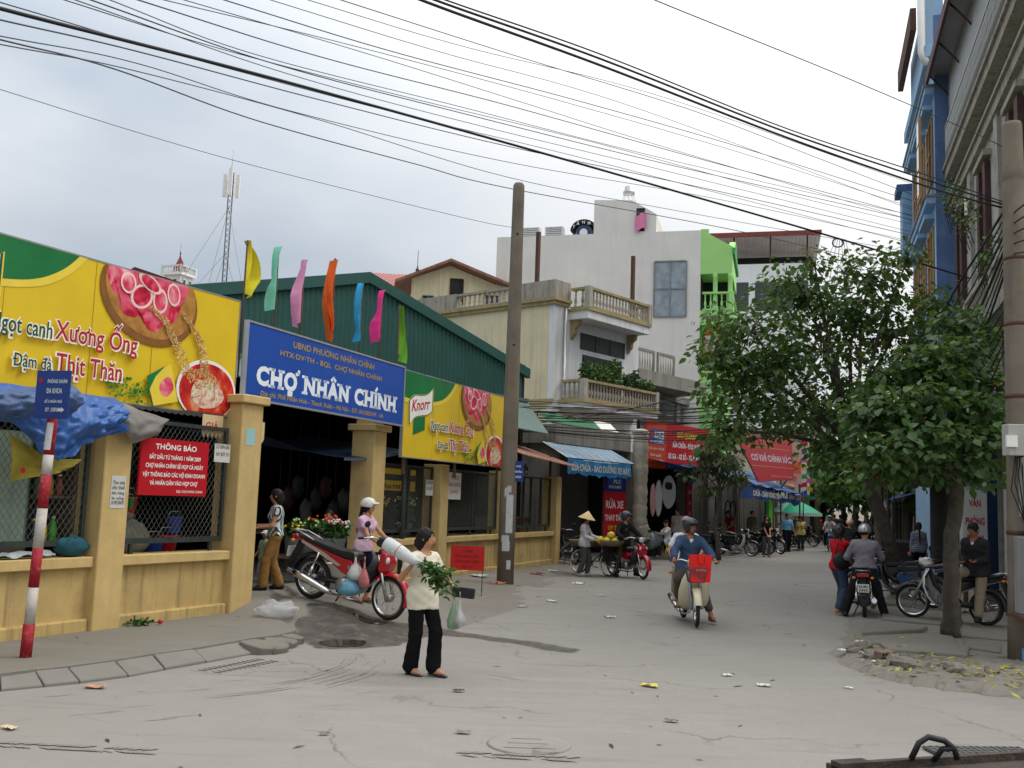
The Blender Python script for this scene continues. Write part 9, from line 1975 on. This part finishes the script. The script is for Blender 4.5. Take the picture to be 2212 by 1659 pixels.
mb=MB();mb.tube([(-0.10,-0.12,0),(0,0,0.10),(0.10,-0.10,0)],0.008,5);mb.build('foot',M_alu,rsg)
# ---- flowers at the gate and behind the right fence
M_lily=flat('lily_bud',170,200,120);M_yfl=flat('yellow_flower',226,190,20);M_pfl=flat('pink_flower',206,120,160);M_rfl=flat('red_flower',200,50,36);M_wfl=flat('white_flower',206,206,196);M_tub=flat('zinc_tub',120,124,126)
def flowers(label,p,rr,hh,fm,n,seed,tub=None,leaf=True,size=0.028):
 rg=np.random.default_rng(seed);t=thing('flower_bucket',label,'flowers',p,0,'buckets of flowers');mb=MB();mb.lathe([(rr*0.55,0),(rr*0.75,0.30),(rr*0.79,0.31),(rr*0.70,0.29),(rr*0.5,0.25)],n=14);mb.build('tub',tub or M_tub,t)
 mb=MB()
 for k in range(n):
  a=rg.uniform(0,2*PI);q=rr*math.sqrt(rg.random());e=Vector((q*math.cos(a)*1.2,q*math.sin(a)*1.2,0.3+hh*(0.7+0.4*rg.random())));mb.ell(e,(size*rg.uniform(0.7,1.3),size,size*0.8),6,4)
 mb.build('blooms',fm,t,kind='stuff')
 leaf_blob((0,0,0.3+hh*0.45),(rr,rr,hh*0.5),130,0.14,rg).build('foliage',M_leaf2,t,kind='stuff')
 mb=MB()
 for k in range(8):a=2*PI*k/8;mb.tube([(0.3*rr*math.cos(a),0.3*rr*math.sin(a),0.1),(0.8*rr*math.cos(a),0.8*rr*math.sin(a),0.3+hh*0.7)],0.005,4)
 mb.build('stems',M_leaf2,t,kind='stuff')
def gin(u,v,Y):p=at(u,v,Y);return(p.x,p.y)
fs2=thing('flower_bench','low dark bench carrying flower buckets inside the gate','bench',(*gin(700,1200,17.9),0.33),R(20));bbp(fs2,'top',M_shelf,-1.0,1.1,-0.3,0.3,0.42,0.47)
for x in(-0.9,0.0,1.0):
 for y in(-0.25,0.25):mb=MB();mb.bb(x-0.03,x+0.03,y-0.03,y+0.03,0,0.42);mb.build('leg',M_shelf,fs2)
for(u,Y,rr,hh,fm,n,lb)in((662,17.7,0.26,0.30,M_lily,26,'bucket of pale green lily buds at the left of the flower bench'),(703,17.8,0.26,0.36,M_rfl,30,'bucket of red flowers in the middle of the flower bench'),(728,17.8,0.22,0.30,M_wfl,34,'bucket of small white flowers at the right of the flower bench'),(632,17.5,0.18,0.22,M_yfl,12,'bucket of yellow flowers behind the striped woman')):
 x,y=gin(u,1150,Y);flowers(lb,(x,y,0.80),rr,hh,fm,n,int(u))
x,y=gin(712,1240,16.9);pb_=thing('painted_bucket','white bucket with pink and green print before the flower bench','bucket',(x+0.1,y,0.33));mb=MB();mb.lathe([(0.15,0),(0.19,0.40),(0.20,0.41),(0.18,0.40),(0.14,0.05)],n=16);mb.build('body',mat('printed_bucket',srgb(196,190,186),0.5,0.1,5,blot=0.9,bcol=srgb(190,70,90),blscale=4),pb_);mb=MB();mb.tube([(-0.2,0,0.4),(-0.1,0,0.55),(0.1,0,0.55),(0.2,0,0.4)],0.006,5);mb.build('handle',M_alu,pb_)
for(x,yy,rr,hh,fm,n,lb)in((0.55,0.75,0.26,0.45,M_pfl,40,'tub of pink flowers behind the first bay right of the gate'),(1.35,1.1,0.34,0.55,M_yfl,60,'tub of yellow flowers behind the first bay right of the gate'),(2.15,0.65,0.22,0.55,M_lily,40,'tub of pale green sprays beside the fence pillar')):
 p=frp(x,yy,0.98);flowers(lb,p,rr,hh,fm,n,int(x*100))
ct=thing('flower_counter','dark counter behind the right fence bays','counter',frp(0,0.5,0),FRROT);bbp(ct,'top',M_shelf,0.1,10.4,0.0,1.0,0.92,0.97);bbp(ct,'front',M_dark,0.1,10.4,0.02,0.06,0.1,0.92)
ya=thing('yellow_shop_banner','yellow fabric shop banner inside the first bay right of the gate','banner',frp(0.55,1.1,1.95),FRROT);bbp(ya,'cloth',mat('banner_yellow',srgb(216,176,20),0.7,0.1,2),0,2.9,0,0.02,0.05,0.55);bbp(ya,'dark_strip',M_dark,0,2.9,-0.004,0.0,0.28,0.42);text(ya,'Hà Quảng Hoa tươi',1.2,0.10,-0.004,1,M_ink,w=1.9,h=0.16,bold=0.02)
for x in(0.2,2.7):mb=MB();mb.bb(x,x+0.05,0.02,0.07,-2.0,0.5);mb.build('post',M_rust,ya)
bs=thing('black_sack','shiny black plastic sack behind the bay next to the pole','sack',frp(3.9,0.95,0.97),FRROT);mb=MB();mb.ell((0,0,0.24),(0.45,0.3,0.25),20,12);mb.v=[tuple(Vector(v)*(1+0.2*mnoise.noise(Vector(v)*6)))for v in mb.v];mb.build('film',mat('black_film',(0.012,0.012,0.013),0.25,0.2,bump=0.5,bscale=9),bs);mb=MB();mb.tube([(0,0,0.45),(0.06,0,0.58)],[0.04,0.08],8);mb.build('knot',mat('black_film',(0.012,0.012,0.013),0.25),bs)
for k,(x,lb)in enumerate(((7.4,'left brown carton behind the last fence bay'),(8.5,'middle brown carton behind the last fence bay'),(9.5,'right brown carton behind the last fence bay'))):
 bx=thing('carton',lb,'box',frp(x,0.75,0.97),FRROT,'cartons behind the fence');bbp(bx,'box',mat('cardboard',(0.24,0.16,0.09),0.9,0.12,4),0,0.75,0,0.5,0,0.42);bbp(bx,'flap',mat('cardboard',(0.24,0.16,0.09),0.9,0.12,4),0.002,0.748,-0.12,0.0,0.40,0.42)
rr2=thing('rusty_canopy','rusty corrugated canopy over the last fence bay','canopy',frp(6.6,0.0,3.05),FRROT);mb=MB();mb.grid(lambda a,b:(-0.3+4.9*a,-0.55+1.9*b,0.0+0.62*b-0.15*a+0.02*math.sin(a*4.9*2*PI/0.16)),200,1);mb.build('sheet',M_sheet,rr2)
for x in(0.2,4.2):mb=MB();mb.bb(x,x+0.06,0.3,0.36,-2.0,0.22);mb.build('post',M_rust,rr2)
cr2=thing('creeper','dry dark creeper hanging under the rusty canopy','plant',frp(7.6,0.2,2.75),FRROT);leaf_blob((0,0,0),(0.9,0.25,0.3),150,0.14,RNG).build('foliage',mat('dry_leaf',(0.09,0.10,0.04),0.7,0.2,3,island=0.4),cr2);mb=MB()
for q in range(6):mb.tube([(-0.8+0.3*q,0.1,0.2),(-0.7+0.3*q,0,-0.2),(-0.6+0.28*q,0.1,-0.7)],0.012,4)
mb.build('stems',M_rust,cr2)
ia=thing('gate_awning','dark blue tarpaulin stretched inside the market gate','tarpaulin',(*gin(600,1000,17.0),2.55),R(along(24)));mb=MB();mb.grid(lambda a,b:(-0.6+5.0*a,0.0+2.5*b,0.30-0.28*math.sin(PI*a)+0.28*b),16,6);mb.build('sheet',mat('dark_blue_tarp',srgb(30,44,70),0.5,0.2),ia);mb=MB();mb.grid(lambda a,b:(2.0+2.4*a,-0.01,0.30-0.28*math.sin(PI*(2.6+2.4*a)/5)-0.05*b),16,1);mb.build('pale_edge',mat('pale_blue_tarp',srgb(84,104,124),0.6,0.1),ia)
mb=MB();mb.tube([(4.3,0,0.3),(4.3,0,-2.3)],0.05,8);mb.build('post',M_grn_steel,ia)
for k in range(8):
 x,y=gin(600+20*k,1120,21.0+0.3*(k%3));c=[(50,46,42),(66,38,38),(42,48,58),(78,76,70)][k%4];t=thing('hanging_goods',['bundle of wares hanging at the left in the dark hall','second bundle of wares hanging in the dark hall','third bundle of wares hanging in the dark hall','pale bundle of wares hanging in the dark hall','fifth bundle of wares deep in the dark hall','reddish bundle of wares deep in the dark hall','bluish bundle of wares near the gate post','pale bundle of wares near the gate post'][k],'goods',(x,y,1.5+0.25*(k%3)),0,'wares hanging in the hall');mb=MB();mb.ell((0,0,0),(0.13,0.10,0.24),12,9);mb.v=[tuple(Vector(v)*(1+0.5*mnoise.noise(Vector(v)*9)))for v in mb.v];mb.build('bundle',flat('wares_%d'%(k%4),*c),t);mb=MB();mb.tube([(0,0,0.25),(0,0,1.6)],0.006,4);mb.build('string',M_cable2,t)
for k,(u,Y,lb)in enumerate(((620,20.5,'dark stall table left inside the hall'),(690,21.5,'dark stall table right inside the hall'))):
 x,y=gin(u,1180,Y);t=thing('stall_table',lb,'table',(x,y,0.33),R(30));bbp(t,'top',M_shelf,-0.9,0.9,-0.4,0.4,0.72,0.77)
 for sx in(-0.8,0.8):
  for sy in(-0.3,0.3):mb=MB();mb.bb(sx-0.03,sx+0.03,sy-0.03,sy+0.03,0,0.72);mb.build('leg',M_shelf,t)
f1=bike_fwd(hd1);mid=Vector((rr_.x,rr_.y,0))+f1*0.72*sc1
bag('white shopping bag on the parked red motorbikes hook',tuple(mid+Vector((0.02,-0.30,0.98))),0.15,0.34,M_bag,flat('turnip',190,180,160),3);bag('pink shopping bag on the parked red motorbikes hook',tuple(mid+Vector((0.16,-0.34,0.92))),0.12,0.38,M_bagp,None,4);bag('blue shopping bag hanging low beside the motorbike engine',tuple(mid+Vector((-0.06,-0.33,0.78))),0.17,0.36,M_bagb,None,5)
for(x,z,w,hgt,lb,m_)in((4.05,1.45,0.30,1.35,'narrow white motorbike fairing hanging in the repair shop',P_white),(4.85,1.75,0.62,1.25,'wide white fairing with a dark hole hanging in the repair shop',P_white),(3.60,1.45,0.24,1.2,'pinkish curved fairing hanging before the red strip sign',paintm('pinkish',200,150,150))):
 t=thing('fairing',lb,'motorbike part',onshop(x,-0.4,z),R(along(SA+30)),'fairings hanging in the shop');poly=spline([(0,0),(w*0.5,hgt*0.22),(w*0.55,hgt*0.7),(w*0.15,hgt),(-w*0.3,hgt*0.85),(-w*0.42,hgt*0.35)],5);mb=MB();mb.prism(poly,-0.03,0.02);mb.build('shell',m_,t,bevel=0.015)
 if w>0.5:mb=MB();mb.prism(spline([(-0.12,0.75),(0.14,0.72),(0.16,0.95),(-0.10,0.98)],4),-0.036,-0.031);mb.build('hole',M_dark,t)
 mb=MB();mb.tube([(0,0,hgt),(0,0,3.3-z)],0.006,4);mb.build('string',M_cable2,t)
for k,(x,lb)in enumerate(((12.9,'left bicycle tyre hanging in the tyre shop'),(13.5,'right bicycle tyre hanging in the tyre shop'))):
 t=thing('tyre_stock',lb,'tyre',onshop(x,0.55,1.75),R(along(SA)),'tyres hanging at the shop');mb=MB();n,kk=26,7;vs=[]
 for i in range(n):
  a=2*PI*i/n
  for j in range(kk):b=2*PI*j/kk;vs.append(((0.30+0.03*math.cos(b))*math.cos(a),0.03*math.sin(b),(0.42+0.03*math.cos(b))*math.sin(a)))
 mb.add(vs,[(i*kk+j,((i+1)%n)*kk+j,((i+1)%n)*kk+(j+1)%kk,i*kk+(j+1)%kk)for i in range(n)for j in range(kk)],0,True);mb.build('ring',M_tyr,t);mb=MB();mb.tube([(0,0,0.44),(0,0,1.3)],0.008,4);mb.build('string',M_cable2,t)
# ---- litter, rubble, leaves
def litter(label,u,v,s,c,grp='litter on the road',z0=0.0,cat='litter',ry=0.3):
 p=gpt(u,v)if z0==0 else G(u,v,z0);rg=np.random.default_rng(int(u*7+v));t=MB();n=5;hh=[[rg.uniform(0,0.28)*s for _ in range(n+1)]for _ in range(n+1)]
 t.grid(lambda a,b:((a-0.5)*s*1.1+0.1*s*math.sin(b*5),(b-0.5)*s*0.65,0.012+hh[int(a*n)][int(b*n)]*(0.6)),n,n,smooth=False);o=t.build('litter',flat('litter_%d_%d_%d'%c,*c));o.location=p;o.rotation_euler=(0,0,rg.uniform(-0.6,0.6));tag(o,label,cat,grp);return o
W_=(206,206,200)
for(u,v,s,c,lb)in((1403,1484,0.16,(206,190,70),'crumpled yellow wrapper in the middle of the road'),(1570,1461,0.10,W_,'torn white paper right of the yellow wrapper'),(1650,1483,0.13,W_,'flat white paper scrap near the road centre right'),(1833,1498-10,0.08,W_,'small white scrap before the broken kerb'),(1317,1335,0.16,W_,'white paper scrap on the road right of the wet streak'),(2170,1488,0.08,W_,'small white scrap by the right kerb'),(20,1575,0.12,(200,180,150),'torn paper at the lower left corner'),(205,1487,0.16,(190,140,110),'pale brown torn card at the left kerb'),(1195,1235,0.22,W_,'white paper on the dirt before the fence end'),(1250,1262,0.22,W_,'white scrap at the fruit vendors feet'),(1160,1241,0.3,(180,60,40),'red plastic litter beside the concrete pole'),(1075,1262,0.3,(170,96,70),'reddish rag at the foot of the concrete pole'),(1035,1246,0.35,W_,'pale plastic sheet by the right fence foot'),(1190,1300,0.16,W_,'white scrap on the dirt verge'),(1130,1312,0.14,(200,196,184),'cream scrap near the dirt edge'),(1300,1288,0.12,W_,'small white scrap on the road behind the moped'),(700,1588,0.07,(90,84,76),'dark dry leaf near the lower left'),(990,1495,0.10,(70,62,54),'dark twig on the road before the woman'),(1000,1585,0.10,(120,112,100),'grey stone chip near the lower middle'),(1450,1560,0.10,(110,104,96),'flat grey stone on the near road')):litter(lb,u,v,s,c)
cbp=gpt(590,1333);t=thing('clear_plastic_bag','crumpled clear plastic bag at the foot of the left gate pillar','bag',(cbp.x+0.05,cbp.y-0.05,cbp.z));mb=MB();mb.ell((0,0,0.10),(0.30,0.16,0.11),26,16);mb.v=[tuple(Vector(v)*(1+0.45*mnoise.noise(Vector(v)*11)))for v in mb.v];mb.build('film',mat('clear_film',(0.62,0.64,0.66),0.15,0.1,8,bump=0.8,bscale=14,alpha=0.38),t)
lv=gpt(300,1352);t=thing('flower_stem_litter','green stem with a red bloom dropped on the left pavement','flower',(lv.x,lv.y,0.155),0.5);leaf_blob((0,0,0.03),(0.22,0.07,0.03),40,0.08,RNG).build('leaves',M_leaf2,t);mb=MB();mb.ell((0.26,0.02,0.035),(0.035,0.035,0.03),8,6);mb.build('bloom',B_red,t);mb=MB();mb.tube([(-0.2,0,0.02),(0.25,0.02,0.03)],0.006,5);mb.build('stem',M_leaf2,t)
M_rub=mat('rubble_stone',(0.19,0.172,0.145),0.95,0.25,5,bump=0.5,bscale=20);M_brk=mat('old_brick',(0.20,0.135,0.10),0.95,0.25,6,bump=0.4)
RB=[(1850,1413,0.22),(1885,1424,0.26),(1945,1440,0.34),(1990,1446,0.24),(1905,1440,0.20),(2060,1452,0.28),(2010,1440,0.18),(1868,1400,0.24),(1960,1425,0.22),(2100,1462,0.22),(1838,1404,0.16),(2140,1456,0.2)]
RL=['small rubble lump at the tip of the broken kerb','rubble lump behind the litter at the kerb tip','largest rubble lump on the broken kerb','grey rubble lump right of the largest one','low rubble lump near the hollow brick','rubble lump below the straight tree','small rubble lump among the leaves','rubble lump nearest the man on the motorbike','flat rubble lump behind the hollow brick','rubble lump near the right pole','smallest rubble lump on the kerb tip','rubble lump in front of the cabinet pole']
for i,(u,v,s)in enumerate(RB):
 s*=0.72;p=G(u,v,0.05);mb=MB();mb.ell((0,0,0.2*s),(s*0.9,s*0.6,s*0.36),8,5);rs_=i*3.1;mb.v=[tuple(Vector(q)*(1+0.55*mnoise.noise(Vector(q)*(9/s*0.3)+Vector((rs_,0,0)))))for q in mb.v];mb.sm=[False]*len(mb.sm);o=mb.build('rubble_stone',M_rub);o.location=p;o.rotation_euler=(0,0,i);tag(o,RL[i],'stone','rubble along the broken kerb')
hbp=G(1910,1425,0.08);t=thing('hollow_brick','hollow clay brick lying on the broken right kerb','brick',tuple(hbp),0.5,rx=0.1);mb=MB();mb.bb(-0.13,0.13,-0.06,0.06,0,0.11);mb.build('block',M_brk,t,bevel=0.006)
for i in range(4):
 for j in range(2):mb=MB();mb.bb(-0.105+0.055*i,-0.07+0.055*i,-0.063,-0.061,0.02+0.045*j,0.05+0.045*j);mb.build('hole',M_slot,t)
for k,(u,v,s,c,lb)in enumerate(((1862,1389,0.14,W_,'folded white paper on the kerb by the motorbike'),(1828,1408,0.16,W_,'white scrap at the very tip of the kerb'),(1876,1416,0.12,(196,200,206),'crushed white cup among the rubble'),(1850,1410,0.14,(190,190,186),'grey white plastic bag at the kerb tip'),(1895,1432,0.12,W_,'torn white tissue before the rubble'))):litter(lb,u,v,s,c,'litter on the broken kerb',RZ)
rg=np.random.default_rng(21);mb=MB()
for _ in range(330):
 u=rg.uniform(1850,2230);v=1395+(u-1850)*0.16+rg.normal()*22+8;v=max(v,1375)
 p=G(u,v,RZ+0.055*rg.random());a=rg.uniform(0,6.28);s=rg.uniform(0.025,0.07);d=Vector((math.cos(a),math.sin(a),rg.uniform(-0.2,0.4)))*s;n_=Vector((-math.sin(a),math.cos(a),rg.uniform(-0.3,0.3)))*s*0.4;mb.add([p-d,p+n_,p+d,p-n_],[(0,1,2,3)])
tag(mb.build('fallen_leaves',leaf_mat('yellow_leaf',(0.26,0.24,0.05),0.6,0.1)),'yellow and green fallen leaves along the broken right kerb','leaves',kind='stuff')
mb=MB()
for _ in range(300):
 x,y=rg.uniform(-6,9),rg.uniform(6.5,26)
 if x>0.35*y-0.5:continue
 s=0.006+0.022*rg.random()**2;a=rg.uniform(0,6.28);z=ground_h(x,y)+0.004;l=rg.uniform(1,3.5)
 mb.add([(x+s*l*math.cos(a),y+s*l*math.sin(a),z),(x-s*math.sin(a)*0.5,y+s*math.cos(a)*0.5,z+s*0.3),(x-s*l*math.cos(a),y-s*l*math.sin(a),z),(x+s*math.sin(a)*0.5,y-s*math.cos(a)*0.5,z+s*0.2)],[(0,1,2,3)])
tag(mb.build('road_debris',mat('debris',(0.09,0.08,0.065),0.9,0.4,3,island=0.6)),'scattered twigs and dark crumbs over the dusty road','debris',kind='stuff')
# ---- cart edge in the near right corner
ct0=at(1800,1652,2.6);cart=thing('handcart','rusty dark edge of a handcart with a bent black handle in the near right corner','cart',(0,0,0))
pA,pB=at(1795,1652,2.55),at(2260,1622,2.75);d_=(pB-pA).normalized();up_=Vector((0,0,1));bk=Vector((-d_.y,d_.x,0))
M_cart=mat('rusty_plate',(0.055,0.042,0.035),0.8,0.35,14,bump=0.4,bscale=50)
mb=MB();a0,a1=pA,pB+d_*0.4;fwd=Vector((d_.y,-d_.x,0))
mb.add([a0,a1,a1+up_*-0.16,a0+up_*-0.16,a0+bk*0.02,a1+bk*0.02,a1+bk*0.02-up_*0.16,a0+bk*0.02-up_*0.16],[(0,1,2,3),(4,7,6,5),(0,4,5,1),(3,2,6,7),(0,3,7,4),(1,5,6,2)]);mb.build('side_plate',M_cart,cart)
mb=MB();mb.add([a0-up_*0.02,a1-up_*0.02,a1-up_*0.02+fwd*0.5,a0-up_*0.02+fwd*0.5,a0-up_*0.05,a1-up_*0.05,a1-up_*0.05+fwd*0.5,a0-up_*0.05+fwd*0.5],[(0,1,2,3),(7,6,5,4),(0,4,5,1),(2,6,7,3),(0,3,7,4),(1,2,6,5)]);mb.build('deck',M_cart,cart)
mb=MB();mb.add([a0-d_*0.0+up_*0.012,a0+d_*0.09+up_*0.012,a0+d_*0.09,a0,a0+up_*0.012+fwd*0.04,a0+d_*0.09+up_*0.012+fwd*0.04,a0+d_*0.09+fwd*0.04,a0+fwd*0.04],[(0,1,2,3),(4,7,6,5),(0,4,5,1),(0,3,7,4),(1,5,6,2)]);mb.build('corner_bracket',M_cart,cart)
hp=[at(1968,1640,2.62),at(1985,1605,2.62),at(2005,1592,2.62),at(2040,1600,2.62),at(2062,1618,2.62),at(2068,1640,2.62)]
mb=MB();mb.tube(hp,0.008,8);mb.build('handle',M_blk,cart);mb=MB();mb.tube([at(2018,1642,2.64),at(2035,1618,2.62),at(2060,1616,2.62)],0.008,8);mb.build('handle_brace',M_blk,cart)
for k in range(2):
 pw=a0+d_*(0.15+0.5*k)+fwd*0.3;mb=MB();mb.lathe([(0.1,-0.04),(0.28,-0.04),(0.30,0),(0.28,0.04),(0.1,0.04)],(pw.x,pw.y,0.30),20,axis='Y');mb.build('wheel',M_tyr,cart)
for k in range(4):
 pw=a0+d_*(0.05+0.3*k)+fwd*0.25;mb=MB();mb.tube([(pw.x,pw.y,pw.z-0.05),(pw.x,pw.y,0.45)],0.02,6);mb.build('stanchion',M_cart,cart)
